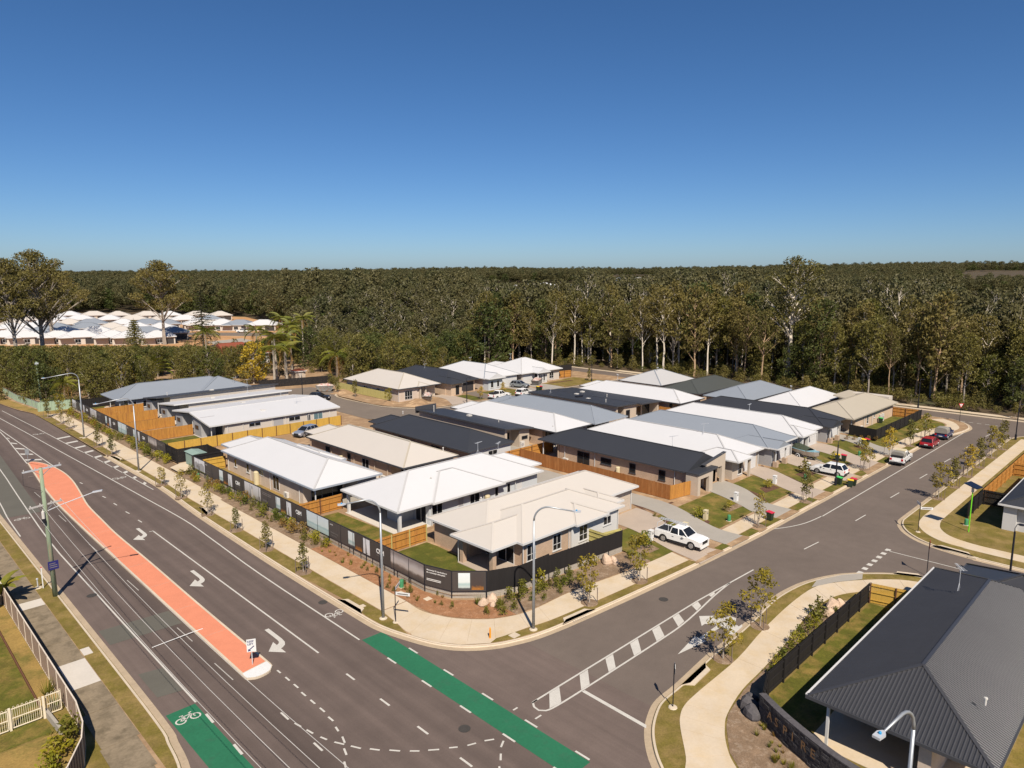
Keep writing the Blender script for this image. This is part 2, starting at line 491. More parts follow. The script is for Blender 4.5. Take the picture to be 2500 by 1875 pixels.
mat('lid_green', (.06, .42, .1), .45)
mat('box_green', (.05, .22, .1), .6)
mat('kiosk_green', (.22, .3, .26), .6, .05, .5, .04, 6)
mat('orange', (.75, .28, .02), .6)
mat('pole_wood', (.2, .25, .17), .85, .15, .5, .2, 4, stretch=(5, 5, .3), col2=(.27, .23, .15), c2scale=.8)
mat('arm_grey', (.42, .4, .38), .7)
mat('wire', (.5, .48, .45), .5)
mat('sign_white', (0.6, 0.6, 0.59), .5, .02)
mat('sign_red', (.55, .02, .03), .5)
mat('sign_blue', (.02, .02, .12), .5)
mat('print_text', (.75, .74, .72), .6)
mat('print_dim', (.16, .145, .14), .6)
mat('letter_bronze', (.3, .2, .12), .45, metal=.6)
mat('colorbond', (.235, .175, .14), .55, .04, .5, .03, 6)
mat('colorbond_trim', (.6, .52, .43), .5)
mat('colorbond_green', (.28, .36, .26), .6, .05, .5)
mat('gate_cream', (.68, .6, .46), .5)
mat('rock', (.46, .34, .25), .9, .2, 1.2, .2, 6, bump=1, bscale=6)
mat('rock_dark', (.075, .07, .075), .9, .2, 1.2, .2, 6, bump=1, bscale=6)
mat('stone_black', (.05, .047, .05), .8, .35, 2.2, .35, 9, bump=1., bscale=7)
mat('bark_grey', (.3, .26, .22), .9, .3, 1., .25, 6, stretch=(2, 2, .4))
mat('bark_white', (.6, .53, .44), .8, .22, .8, .2, 5, stretch=(2, 2, .4))
mat('bark_tan', (.38, .26, .16), .85, .25, .9, .2, 5, stretch=(2, 2, .4))
mat('bark_dark', (.1, .075, .055), .9, .2, 1., .2, 5)
mat('stake', (.16, .12, .1), .9)
mat('palm_trunk', (.36, .31, .25), .9, .15, 1.5, .2, 7)
leaf('leaf_euc', (0.118, 0.108, 0.03), (0.175, 0.142, 0.042))
leaf('leaf_euc_far', (0.08, 0.084, 0.034), (0.12, 0.108, 0.044))
leaf('leaf_bush', (0.1, 0.105, 0.022), (0.16, 0.14, 0.035))
leaf('leaf_deep', (0.06, 0.078, 0.02), (0.09, 0.1, 0.026))
leaf('leaf_vine', (0.1, 0.15, 0.015), (0.14, 0.18, 0.02))
leaf('leaf_yellow', (.36, .23, .02), (.42, .3, .03), .3)
leaf('leaf_street', (0.17, 0.16, 0.018), (0.26, 0.2, 0.022), .3)
leaf('leaf_street_dark', (0.11, 0.115, 0.022), (0.17, 0.145, 0.03), .3)
leaf('leaf_palm', (0.12, 0.145, 0.02), (0.18, 0.175, 0.025), .3)
leaf('leaf_palm_brown', (.3, .16, .04), (.36, .22, .07), .2)
leaf('leaf_shrub', (0.09, 0.115, 0.014), (0.15, 0.145, 0.02), .3)
leaf('leaf_shrub_lime', (0.2, 0.2, 0.015), (0.28, 0.24, 0.02), .3)
leaf('leaf_shrub_rust', (0.18, 0.12, 0.025), (0.24, 0.14, 0.035), .3)
leaf('leaf_conifer', (.04, .04, .018), (.06, .055, .024), .1)
print_mat('print_sea', [(0., (.30, .38, .37)), (.3, (.40, .49, .48)), (.42, (.30, .41, .42)), (.5, (.52, .58, .58)), (1., (.5, .56, .6))])
print_mat('print_sky', [(0., (.03, .03, .035)), (.2, (.06, .06, .065)), (.26, (.42, .48, .47)), (.42, (.3, .4, .4)), (.52, (.55, .59, .58)), (1., (.56, .62, .65))], .05)
print_mat('print_fire', [(0., (.1, .04, .02)), (.15, (.42, .16, .02)), (.3, (.22, .09, .02)), (.42, (.05, .035, .03)), (1., (.045, .036, .034))], .2, 6.)
print_mat('print_white', [(0., (.45, .44, .43)), (.5, (.6, .6, .62)), (1., (.56, .57, .6))])
print_mat('print_person', [(0., (.12, .11, .08)), (.25, (.2, .18, .15)), (.5, (.42, .4, .38)), (1., (.52, .51, .52))], .25, 2.5)
print_mat('print_dusk', [(0., (.2, .13, .09)), (.2, (.06, .05, .045)), (.42, (.12, .09, .075)), (.55, (.42, .37, .34)), (.75, (.4, .36, .35)), (1., (.2, .17, .165))], .22, 1.6)
def paint(name, col, rough=.3, metal=0.):
    mat(name, col, rough, .01, .5, .01, 3, metal=metal, spec=.5, coat=.6)
paint('car_white', (.72, .72, .71)); paint('car_red', (.3, .012, .02)); paint('car_blue', (.02, .035, .11)); paint('car_silver', (.3, .33, .4), .3, .4)
paint('car_black', (.012, .012, .016)); paint('car_grey', (.26, .29, .31), .3, .4); paint('boat_blue', (.3, .56, .66))
mat('tyre', (.015, .015, .016), .8); mat('rim', (.45, .45, .46), .35, metal=.7); mat('plastic_dark', (.02, .02, .022), .6)
mat('lamp_clear', (.6, .6, .62), .15); mat('lamp_red', (.4, .01, .015), .25)
mat('canvas', (.22, .205, .18), .9, .1, 2); mat('tarp_green', (.05, .062, .042), .85, .2, 2, .2, 6); mat('alloy', (.42, .38, .33), .45, metal=.4)
mat('skip_steel', (.2, .2, .19), .7, .3, 1.2, .3, 5, col2=(.22, .12, .07), c2scale=1.5); mat('rubbish', (.42, .36, .32), .9, .5, 2.5, .5, 7, col2=(.45, .1, .08), c2scale=2.2)
mat('lime_post', (.16, .6, .02), .5); mat('solar', (.01, .015, .03), .2)
mat('toilet_blue', (.02, .25, .5), .5)
mat('iron', (.05, .045, .04), .7)
# ------------------------------------------------------------------ terrain, roads, blocks
def smoothstep(a, b, t):
    t = min(1., max(0., (t - a) / (b - a)))
    return t * t * (3 - 2 * t)

def hz(x, y):
    d = math.hypot(x, y)
    if d < 420: return 0.0
    px, dd = pxdist(x, y)
    if dd < 10: px = 1250
    a = 8 + 13 * smoothstep(200, 1300, px) + 14 * smoothstep(1400, 2400, px)
    w = 3.0 * math.sin(x * .0041 + 1.3) * math.cos(y * .0036) + 1.6 * math.sin(y * .009 + x * .004)
    return (a + w) * smoothstep(420, 2600, d)

def terrain():
    rs = [0, 120, 240, 420, 500, 600, 720, 860, 1000, 1200, 1450, 1750, 2100, 2500, 3000, 3800, 5000, 7000, 9000]
    n = 96
    mb = MB()
    mb.v.append((0, 0, -.08))
    for r in rs[1:]:
        for k in range(n):
            a = 2 * math.pi * k / n
            x, y = r * math.cos(a), r * math.sin(a)
            mb.v.append((x, y, -.08 + hz(x, y)))
    for k in range(n): mb.f.append((0, 1 + k, 1 + (k+1) % n)); mb.m.append(0)
    for i in range(len(rs) - 2):
        for k in range(n):
            a, b = 1 + i*n + k, 1 + i*n + (k+1) % n
            mb.f.append((a, a + n, b + n, b)); mb.m.append(0)
    return mb.build('ground', 'forest_floor', kind='structure')
terrain()

road = sheet('main_road', [(-30, -45), (36.0, -45), (36.0, 37), (29.4, 46), (29.4, 235), (-30, 235)], 0.0, 'asphalt', kind='structure')
side = sheet('side_street', [(35.6, -45), (172, -45), (172, 36.5), (35.6, 36.5)], .005, 'asphalt_side', kind='structure')
sheet('far_street', [(150, -45), (160, -45), (160, 176), (150, 176)], .010, 'asphalt_side', kind='structure')

NK = smooth_line([(24, 205), (26.5, 180.7), (27.6, 170.8), (28.8, 164.8), (29.2, 161), (29.4, 143), (29.6, 117.5), (29.9, 95.6), (29.3, 81), (29.0, 67), (28.9, 58.7), (28.95, 46.5),
      (29.1, 43.7), (29.7, 41.2), (30.5, 38.9), (31.6, 37.2), (33.1, 35.9), (34.9, 35.0), (38, 34.2), (45.5, 33.5), (53.4, 33.0), (58, 32.75), (68, 32.35), (75, 32.3), (109, 32.0),
      (124, 32.0), (133, 31.6), (138, 30.4), (142.6, 29.8), (145.8, 30.0), (149.2, 31.5), (151.3, 33.6), (151.9, 37), (151.9, 60), (151.9, 96)], 4)
SK = smooth_line([(69.5, -35), (69.5, 5), (69.4, 15.0), (68.7, 18.1), (66.8, 20.4), (64.7, 22.1), (61.7, 23.4), (59.0, 24.0), (55.5, 24.2), (50.9, 23.8), (46.5, 23.5), (43.6, 23.4), (38.9, 23.0), (36.5, 22.9),
      (35.1, 22.5), (33.5, 21.7), (32.1, 20.6), (31.0, 19.4), (29.7, 17.6), (29.05, 15), (29.0, 5), (29.0, -35)], 4)
RK = smooth_line([(148, -35), (148, 13), (147, 18), (144.3, 21.4), (140.5, 22.8), (137, 22.9), (95, 22.9), (86, 22.9), (84.2, 22.8), (82.5, 22.3), (80.7, 21.2), (79.2, 19.5), (78.3, 17.2), (77.9, 14.2), (77.8, 10.6), (77.8, -35)], 4)
LK = smooth_line([(-30, 22), (2, 26), (7.5, 29.5), (10.6, 33.6), (11.9, 38), (12.3, 41), (12.5, 44), (12.55, 60), (12.6, 110), (12.6, 235)], 4)

def densify(pts, step=.6, rng=None):
    out = [pts[0]]
    for a, b in zip(pts[:-1], pts[1:]):
        L = math.hypot(b[0]-a[0], b[1]-a[1])
        n = max(1, int(L / step)) if (rng and L > step and rng[0] - 1 < max(a[0], b[0]) and min(a[0], b[0]) < rng[1] + 1) else 1
        out += [(a[0] + (b[0]-a[0])*k/n, a[1] + (b[1]-a[1])*k/n) for k in range(1, n+1)]
    return out

def kerb(pts, drops=(), gut='gutter_sand', zb=0.0, parent=None):
    """concrete kerb and channel swept along pts, the block to the left of the line"""
    if drops: pts = densify(pts, .5, (min(d[0] for d in drops), max(d[1] for d in drops)))
    prof = [(-.45, .014), (-.03, .03), (.03, .15), (.17, .165), (.17, .05)]
    rows = [offset_line(pts, p[0]) for p in prof]
    mb, mg = MB(), MB()
    for i in range(len(pts) - 1):
        for j in range(len(prof) - 1):
            q = []
            for (ii, jj) in ((i, j), (i+1, j), (i+1, j+1), (i, j+1)):
                x, y = rows[jj][ii]
                h = prof[jj][1]
                if jj >= 2 and y < 60 and any(a <= pts[ii][0] <= b for a, b in drops): h = .035 + .01 * (jj - 2)
                q.append((x, y, h + zb))
            (mg if j == 0 else mb).quad(*q)
    o = mb.build('kerb', 'concrete_kerb', parent, **({} if parent else dict(kind='structure')))
    mg.build('gutter', gut, o)
    return o
NDROPS = [(57.7, 62.1), (63.8, 67.3), (69.8, 71.0), (75.2, 79.1), (85.1, 89.0), (95.6, 99.0), (101.2, 108.3), (113.9, 117.9)]
kerb(NK[24:], NDROPS); kerb(SK); kerb(RK); kerb(LK)
kerb([(158.9, -45), (158.9, 60), (158.9, 120), (158.9, 176)][::-1])

BZ = .14   # height of verge and block surface
nblock = NK + [(151.9, 190), (24, 240)]
sheet('estate_ground', nblock, BZ, 'dirt', kind='structure')
sheet('south_verge_ground', SK, BZ, 'grass_verge', kind='structure')
sheet('east_verge_ground', RK, BZ, 'grass_verge', kind='structure')
sheet('west_verge_ground', LK + [(-30, 235)], BZ, 'grass_verge', kind='structure')
sheet('forest_edge_ground', [(158.9, -45), (185, -45), (185, 176), (158.9, 176)], BZ, 'forest_floor', kind='structure')

def strip(name, L, Rr, z, m, slab=1, gap=.012, zf=None, n=4):
    """a concrete path between two edge lines, cast in separate slabs"""
    L, Rr = smooth_line(L, n), smooth_line(Rr, n)
    root = None
    tot = min(len(L), len(Rr)) - 1
    i = 0
    base = MB()
    base.quad(*([(p[0], p[1], z - .012) for p in L[:tot+1]] + [(p[0], p[1], z - .012) for p in Rr[:tot+1][::-1]]))
    root = base.build(name, 'gutter_sand', kind='structure')
    while i < tot:
        j = min(tot, i + slab)
        a, b = L[i:j+1], Rr[i:j+1]
        def shrink(q):
            c = list(q)
            for e0, e1, k in ((0, 1, 0), (-1, -2, -1)):
                d = Vector((q[e1][0]-q[e0][0], q[e1][1]-q[e0][1])); l = max(d.length, 1e-4)
                c[k] = (q[e0][0] + d.x/l*gap, q[e0][1] + d.y/l*gap)
            return c
        a, b = shrink(a), shrink(b)
        mb = MB(); mb.prism(a + b[::-1], z - .04, z, bottom=False)
        mb.build('slab', m, root)
        i = j
    return root

# footpaths -----------------------------------------------------------------
def seg(a, b, step):
    n = max(1, round(math.hypot(b[0]-a[0], b[1]-a[1]) / step))
    return [(a[0] + (b[0]-a[0])*k/n, a[1] + (b[1]-a[1])*k/n) for k in range(n+1)]
yy = list(range(160, 45, -5)) + [46]
Lp = [(30.85 if y > 90 else 30.62, y) for y in yy]; Rp = [(33.45 if y > 84 else 33.05, y) for y in yy]
strip('shared_path', Lp, Rp, BZ + .016, 'concrete_new', slab=1, n=1)
strip('shared_path', [(30.6, 45.9), (30.3, 43.5), (30.05, 41.4), (31.0, 39.0), (32.3, 37.3), (34.2, 36.2), (37.2, 35.65), (39.2, 35.2), (44, 34.75), (50.9, 34.25), (55.3, 33.95), (57.6, 33.8)],
      [(33.05, 45.9), (32.9, 44.0), (33.2, 42.6), (33.9, 41.0), (34.9, 39.7), (36.2, 38.5), (38.2, 37.6), (40.2, 37.35), (44.6, 37.3), (51.0, 36.45), (55.2, 36.1), (58.1, 36.0)], BZ + .017, 'concrete_new', slab=4)
sheet('kerb_ramp', [(29.95, 41.0), (30.6, 39.0), (31.7, 37.35), (33.4, 35.95), (34.2, 36.15), (32.3, 37.4), (31.05, 39.0), (30.1, 41.5)], BZ + .030, 'concrete_new', kind='structure')
strip('concrete_path', seg((67.0, 33.7), (121, 33.6), 3.4), seg((67.0, 35.6), (121, 35.55), 3.4), BZ + .016, 'concrete_new', n=1)
strip('concrete_path', [(121, 33.5), (131, 33.2), (136, 32.4), (139.6, 31.3), (142.9, 31.0), (145.6, 31.7), (148.6, 33.2), (150.7, 35.4)],
      [(121, 35.5), (131.5, 35.2), (137, 34.8), (140.4, 34.1), (142.8, 33.4), (144.6, 33.3), (146.8, 34.4), (148.6, 37.0)], BZ + .017, 'concrete_new', slab=4)
strip('concrete_path', [(29.6, 14), (29.9, 15.6), (30.6, 17.0), (31.6, 18.2), (32.8, 18.9), (34.8, 20.5), (35.9, 21.2), (37.1, 21.6), (39.1, 21.75), (44.6, 21.9), (49.7, 22.5), (55.5, 22.9), (60.1, 22.8), (62.4, 21.9), (64.8, 20.3), (67.2, 18.0), (68.3, 15.6)],
      [(32.3, 13.5), (32.8, 14.7), (33.4, 15.6), (34.0, 16.4), (34.7, 17.2), (35.7, 18.0), (36.7, 18.6), (38.1, 19.2), (41.2, 19.8), (44.6, 20.0), (49.4, 20.4), (54.8, 21.1), (58.7, 21.0), (61, 20.3), (63, 18.9), (65.2, 16.8), (66.3, 14.6)], BZ + .016, 'concrete_new', slab=4)
strip('concrete_path', seg((88, 21.6), (141, 21.5), 3.0), seg((88, 19.75), (141, 19.7), 3.0), BZ + .016, 'concrete_new', n=1)
strip('concrete_path', [(88, 21.6), (86.2, 21.5), (84.3, 21.2), (82.6, 20.4), (81.1, 19.1), (80.2, 17.5), (80.0, 15.6), (79.8, 13.8), (79.8, -10)],
      [(88, 19.75), (87.2, 19.7), (85.9, 19.5), (84.3, 19.0), (82.7, 17.8), (81.9, 16.0), (81.7, 14.1), (81.7, 12.4), (81.7, -10)], BZ + .017, 'concrete_new', slab=4)
strip('forest_path', seg((160.4, -20), (160.4, 120), 4), seg((162.4, -20), (162.6, 120), 4), BZ + .016, 'concrete_new', n=1)
# old footpath on the western side, each slab weathered
lp = sheet('old_footpath', [(9.5, 100), (9.5, 34), (11.35, 38), (11.35, 100)], BZ + .005, 'dirt', kind='structure')
ys = [100, 95, 90, 84.5, 79, 74, 68.3, 66.7, 62.6, 58.7, 55.0, 51.0, 47.4, 43.1, 39.6, 36, 32]
for i, (a, b) in enumerate(zip(ys[:-1], ys[1:])):
    mb = MB(); x0, x1 = 9.62, 11.3
    if b < 45: x0 = 9.3 - (45 - b) * .03
    mb.box(x0, b + .02, BZ - .02, x1 - max(0, 43 - b) * .05, a - .02, BZ + .03 + .006 * (i % 3))
    mb.build('slab', 'concrete_white' if i in (6, 10) else 'concrete_old', lp)
mb = MB(); mb.box(11.36, 55.4, BZ, 11.95, 56.55, BZ + .03); mb.build('service_lid', 'concrete_white', kind='structure')
sheet('asphalt_crossing', [(61.7, 23.2), (60, 22.95), (62.5, 21.9), (64.9, 20.4), (66.2, 20.8), (64.6, 22.0)], BZ + .025, 'concrete_grey', kind='structure')

# driveways and front lawns on the north side --------------------------------
def zf(x, y):
    return BZ + .31 * smoothstep(36, 42.5, y)
def yard(name, pts, m, dz):
    return sheet(name, pts, dz, m, zf=lambda x, y: zf(x, y), kind='structure')
PADZ = .45
sheet('house_lots', [(35.3, 160), (35.3, 46.3), (36.1, 43.6), (38.2, 41.6), (41, 42.6), (146, 42.6), (146, 100), (72, 100), (72, 160)], PADZ, 'dirt', kind='structure')
fr = MB()
xs = [54.7, 146]
for y0, y1 in ((36, 37.5), (37.5, 39), (39, 40.5), (40.5, 42), (42, 42.7)):
    fr.quad((54.7, y0, zf(0, y0)), (146, y0, zf(0, y0)), (146, y1, zf(0, y1)), (54.7, y1, zf(0, y1)))
fr.quad((38.2, 41.6, PADZ), (54.7, 39.6, PADZ), (54.7, 42.7, PADZ), (40, 42.7, PADZ))
fr.build('front_yards', 'grass_green', kind='structure')
def ramp(name, L, Rr, m, dz=.02):
    """driveway between two edges, draped on the yard slope"""
    mb = MB(); n = 8
    L, Rr = smooth_line(L, n), smooth_line(Rr, n)
    k = min(len(L), len(Rr))
    z = lambda p: (zf(*p) + dz) if p[1] > 33.5 else .045 + (BZ + dz - .045) * max(0, (p[1] - 32.15) / 1.35)
    for i in range(k - 1):
        mb.quad(*[(p[0], p[1], z(p)) for p in (L[i], L[i+1], Rr[i+1], Rr[i])][::-1])
    return mb.build(name, m, kind='structure')
ramp('driveway', [(57.7, 32.55), (58.4, 36.1), (59.4, 40.0), (59.9, 43.0), (60.1, 45.8)], [(62.2, 32.5), (61.8, 34.4), (63.6, 39.5), (65.6, 43.6), (65.9, 45.8)], 'concrete_pink', .03)
ramp('driveway', [(63.7, 32.45), (64.0, 36.2), (64.7, 39.5), (66.2, 43), (66.7, 47), (66.3, 56)], [(67.4, 32.4), (67.2, 35.3), (68.0, 38.4), (70.0, 44.2), (70.2, 49), (70.2, 56)], 'concrete_grey', .026)
yard('paving', [(62.5, 56), (70.2, 56), (70.2, 70), (64, 70), (62.5, 63)], 'concrete_grey', .02)
for nm, L, Rr in (('driveway', [(75.1, 32.3), (75.0, 35.6), (76.2, 38.3), (77.6, 42.9), (78, 44.4)], [(79.2, 32.3), (79.4, 36.2), (81.9, 40.2), (83.0, 43.4), (83.1, 44.4)]),
                  ('driveway', [(85.0, 32.25), (85.6, 35.6), (87.6, 40.5), (88.6, 43), (88.8, 44.6)], [(89.1, 32.2), (89.4, 34.8), (91.4, 39), (93.0, 42.5), (93.2, 44.6)]),
                  ('driveway', [(95.5, 32.15), (95.8, 35.6), (97.2, 40.4), (97.9, 43.5), (98.1, 45)], [(99.2, 32.15), (100.2, 35.4), (102.4, 39), (103.0, 43), (103.0, 45)]),
                  ('driveway', [(101.2, 32.1), (104.6, 35.0), (107.0, 38.5), (107.9, 42.4), (108.1, 45)], [(108.3, 32.1), (109.6, 35.6), (112.2, 40), (113.2, 43), (113.2, 45)]),
                  ('driveway', [(114.0, 32.1), (114.6, 35.6), (117.4, 40), (118.4, 43), (118.6, 45)], [(118.0, 32.1), (118.8, 35.6), (121.2, 40), (121.9, 43), (122, 45)])):
    ramp(nm, L, Rr, 'concrete_grey' if L[0][0] < 80 or L[0][0] > 110 else 'concrete_pink', .028)
# verge grass
for pts in ([(29.2, 160), (29.75, 118), (30.15, 95.6), (29.5, 81), (29.2, 67), (29.1, 58), (29.5, 50.4), (29.2, 46), (29.3, 43.6), (29.85, 41.4), (30.25, 43.5), (30.55, 46), (30.55, 88), (30.78, 92), (30.78, 160)],
            [(33.3, 36.1), (35, 35.2), (38.1, 34.4), (45.5, 33.7), (53.4, 33.2), (57.7, 33.0), (57.6, 33.75), (50.9, 34.2), (44, 34.7), (39.2, 35.15), (37, 35.6), (34.4, 36.2)]):
    sheet('verge_grass', pts, BZ + .008, 'grass_verge', kind='structure')
for pts in ([(62.1, 32.75), (63.7, 32.65), (63.9, 33.6), (62.0, 33.6)], [(67.5, 32.6), (69.8, 32.55), (70.0, 33.6), (67.3, 33.6)], [(71.1, 32.6), (75.1, 32.55), (75.0, 33.65), (71.5, 33.7)],
            [(79.2, 32.5), (85.0, 32.5), (85.1, 33.6), (79.2, 33.6)], [(89.1, 32.45), (95.5, 32.4), (95.6, 33.6), (89.2, 33.6)], [(99.3, 32.4), (101.2, 32.35), (102.6, 33.5), (99.7, 33.5)], [(108.4, 32.35), (114, 32.3), (114.1, 33.6), (108.9, 33.6)],
            [(118.1, 32.3), (128, 32.3), (136, 31.5), (136, 32.3), (131, 33.1), (118.4, 33.5)], [(118.9, 35.6), (131, 35.3), (139, 34.8), (142.8, 33.6), (144.6, 33.5), (146.5, 34.5), (148.4, 37), (148.4, 60), (146.1, 60), (146, 38), (121.8, 38), (121, 40)]):
    sheet('verge_lawn', pts, BZ + .010, 'grass_green', kind='structure')
# garden beds
sheet('garden_bed', [(33.5, 160), (35.25, 160), (35.25, 62), (33.08, 62), (33.08, 83.9), (33.5, 84.2)], BZ + .022, 'mulch', kind='structure')
sheet('garden_bed', [(33.08, 61.99), (35.25, 61.99), (35.25, 46.3), (35.9, 43.4), (38.1, 41.2), (38.0, 37.75), (36.2, 38.6), (34.95, 39.8), (34.0, 41.1), (33.25, 42.7), (33.08, 44.5)], BZ + .022, 'mulch_red', kind='structure')
sheet('garden_bed', [(38.01, 37.75), (38.11, 41.2), (41, 40.2), (44.8, 40.2), (54.6, 39.3), (54.9, 36.3), (51, 36.6), (44.6, 37.45), (40.2, 37.5)], BZ + .022, 'mulch', kind='structure')
for pts, m in (([(66.6, 46.8), (65.9, 44.8), (64.2, 40.6), (64.8, 40.6), (66.3, 43.7), (66.9, 46.8)], 'mulch_dark'), ([(70.1, 44.2), (70.8, 44.1), (68.5, 37.7), (67.7, 37.5)], 'mulch_dark'), ([(73.3, 38.9), (76.5, 38.6), (76.1, 37.7), (73.0, 37.8)], 'mulch'),
               ([(83.3, 44.0), (83.7, 44.0), (81.6, 38.2), (79.6, 36.2), (81.9, 40.2)], 'mulch_dark'), ([(83.8, 39.4), (86.5, 39.1), (86.2, 37.8), (82.8, 38.1)], 'mulch_dark'), ([(93.4, 39.0), (96.6, 38.6), (96.1, 37.2), (92.9, 37.6)], 'mulch_dark'),
               ([(93.4, 44), (93.9, 44), (91.7, 39), (89.8, 35.6), (91.4, 39)], 'mulch_dark'), ([(115.4, 39.2), (117.2, 39.0), (116.6, 37.4), (114.8, 37.6)], 'mulch_dark'), ([(104.6, 37.2), (106, 38.2), (105.2, 38.8), (104, 38)], 'mulch_dark'), ([(55.6, 39.0), (58.2, 38.9), (57.9, 37.3), (55.5, 37.4)], 'mulch')):
    yard('garden_bed', pts, m, .016)
yard('paver_path', [(70.2, 33.72), (75.0, 33.7), (75.0, 35.6), (70.2, 35.6)], 'concrete_new', .022)
sheet('back_lawn', [(35.5, 56.9), (35.5, 46.6), (36.3, 43.8), (38.2, 42), (40.6, 42.4), (41.9, 47.6), (42.1, 53), (42, 54.6), (36, 54.6)], PADZ + .012, 'grass_lush', kind='structure')
sheet('back_lawn', [(35.6, 69), (35.6, 55), (40, 55), (41, 57.5), (40.4, 69)], PADZ + .012, 'grass_green', kind='structure')
sheet('back_lawn', [(35.6, 97), (35.6, 70.8), (39, 71.5), (38.9, 97)], PADZ + .012, 'grass_dry', kind='structure')
for y0, y1 in ((112.6, 120.2), (121.6, 129.3), (130.8, 139), (140.2, 147.6)):
    sheet('back_lawn', [(35.7, y0), (44.3, y0), (44.3, y1), (35.7, y1)], PADZ + .012, 'grass_lush', kind='structure')
sheet('back_lawn', [(35.7, 148.4), (41, 148.4), (41, 160.4), (35.7, 160.4)], PADZ + .012, 'grass_green', kind='structure')
sheet('side_lawn', [(121.8, 38.2), (145.8, 38.2), (145.8, 42.4), (124, 42.4)], PADZ + .012, 'grass_lush', kind='structure')
sheet('back_lawn', [(84, 69.8), (124, 69.8), (124, 70.6), (84, 70.6)], PADZ + .012, 'grass_green', kind='structure')
# internal street behind the first rows
ist = [(72.6, 152), (72.6, 112), (74.5, 109.8), (76.5, 109.2), (86, 101.6), (92, 101.4), (152.2, 101.4), (152.2, 108.6), (100, 110.6), (90, 111), (86.4, 112.5), (82.6, 118.4), (81.4, 124), (81.2, 137), (84.5, 142), (86.5, 148), (84, 154), (78, 155.5)]
sheet('internal_street', ist, PADZ - .2, 'asphalt_far', kind='structure')
kerb(smooth_line([(146, 108.7), (100, 110.6), (90, 111), (86.4, 112.5), (82.6, 118.4), (81.4, 124), (81.2, 137), (84.5, 142), (86.5, 148)][::-1], 4)[::-1], zb=PADZ - .21)
sheet('far_lots', [(86.8, 113), (90, 111.6), (100, 111.1), (144, 109.4), (148, 112), (146, 160), (92, 160), (86.8, 150), (82, 137.5), (81.8, 124), (83, 118.6)], PADZ - .12, 'dirt', kind='structure')
for L, Rr, m in ((([(92.9, 111.2), (96.5, 118), (96.4, 123)]), ([(99.0, 110.8), (100.2, 117), (100.4, 123)]), 'concrete_pink'), (([(103, 110.8), (103.5, 116), (104.6, 120.8)]), ([(106.8, 110.6), (107.4, 116), (108.6, 120.8)]), 'asphalt_far'), (([(113.6, 110.3), (116.4, 115), (116.6, 120.6)]), ([(119.6, 110), (121, 115), (121.2, 120.6)]), 'concrete_grey'), (([(120.6, 110), (122, 114), (122.4, 120)]), ([(127, 109.8), (127.6, 114), (127.4, 120)]), 'concrete_grey')):
    mb = MB(); L, Rr = smooth_line(L, 5), smooth_line(Rr, 5)
    for i in range(len(L)-1): mb.quad(*[(p[0], p[1], PADZ - .09) for p in (L[i], Rr[i], Rr[i+1], L[i+1])])
    mb.build('driveway', m, kind='structure')
for pts, m in (([(99.6, 112), (102.8, 111.8), (103.3, 116), (103.6, 119), (100.6, 119)], 'grass_lush'), ([(107, 111.4), (113.4, 111), (116, 115), (116, 118.4), (107.6, 119)], 'grass_green'), ([(127.6, 110.4), (143, 109.8), (141.5, 119.6), (127.8, 117.6)], 'grass_verge'), ([(129, 116.4), (137, 115.6), (137, 116.6), (129, 117.3)], 'mulch_dark')):
    sheet('front_lawn', pts, PADZ - (.08 if m == 'mulch_dark' else .1), m, kind='structure')
# western yard behind the brown metal fence
sheet('west_lawn', [(-20, 47), (7.6, 47), (7.6, 90), (-20, 90)], BZ + .01, 'grass_green', kind='structure')
sheet('west_bed', [(7.7, 50), (8.8, 50), (8.8, 90), (7.7, 90)], BZ + .02, 'grass_dry', kind='structure')
sheet('west_lawn', [(-20, 26), (6, 30), (8.6, 38), (8.0, 46.8), (-20, 46.8)], BZ + .012, 'grass_dry', kind='structure')
mb = MB(); mb.box(7.62, 50, .1, 7.7, 66, BZ + .16); mb.build('garden_sleeper', 'post_brown', kind='structure')
sheet('dry_bank', [(26.6, 181), (27.8, 171), (29.0, 165), (29.3, 161.5), (31, 165.5), (30, 172), (29, 182), (28, 205), (24.2, 205)], BZ + .015, 'grass_dry', kind='structure')
sheet('dry_bank', [(29, 160.5), (35, 160.3), (35.5, 164), (30.2, 165)], BZ + .012, 'grass_dry', kind='structure')
# verge of the bottom-right corner and house lawn
sheet('garden_bed', [(33, 12), (33.6, 15.7), (34.9, 17.3), (36.9, 18.6), (38.1, 19.15), (41.2, 19.7), (44.6, 19.9), (49.4, 20.3), (54.8, 21.0), (58.0, 20.9), (60, 19.5), (60.6, 18.7), (41.7, 18.5), (39.2, 17.6), (38.2, 15.8), (36.7, 12.6), (36, 9), (33, 9)], BZ + .02, 'mulch', kind='structure')
sheet('house_lawn', [(39.3, 17.4), (41.8, 18.2), (60.4, 18.2), (60.6, 15.2), (45, 15), (39.2, 14.8), (37.2, 12.6), (36, 8), (38.3, 8), (39.2, 14), (38.6, 15.6)], BZ + .02, 'grass_green', kind='structure')
sheet('garden_bed', [(66, 10), (69, 9), (69, 15), (68, 15.4)], BZ + .02, 'grass_verge', kind='structure')
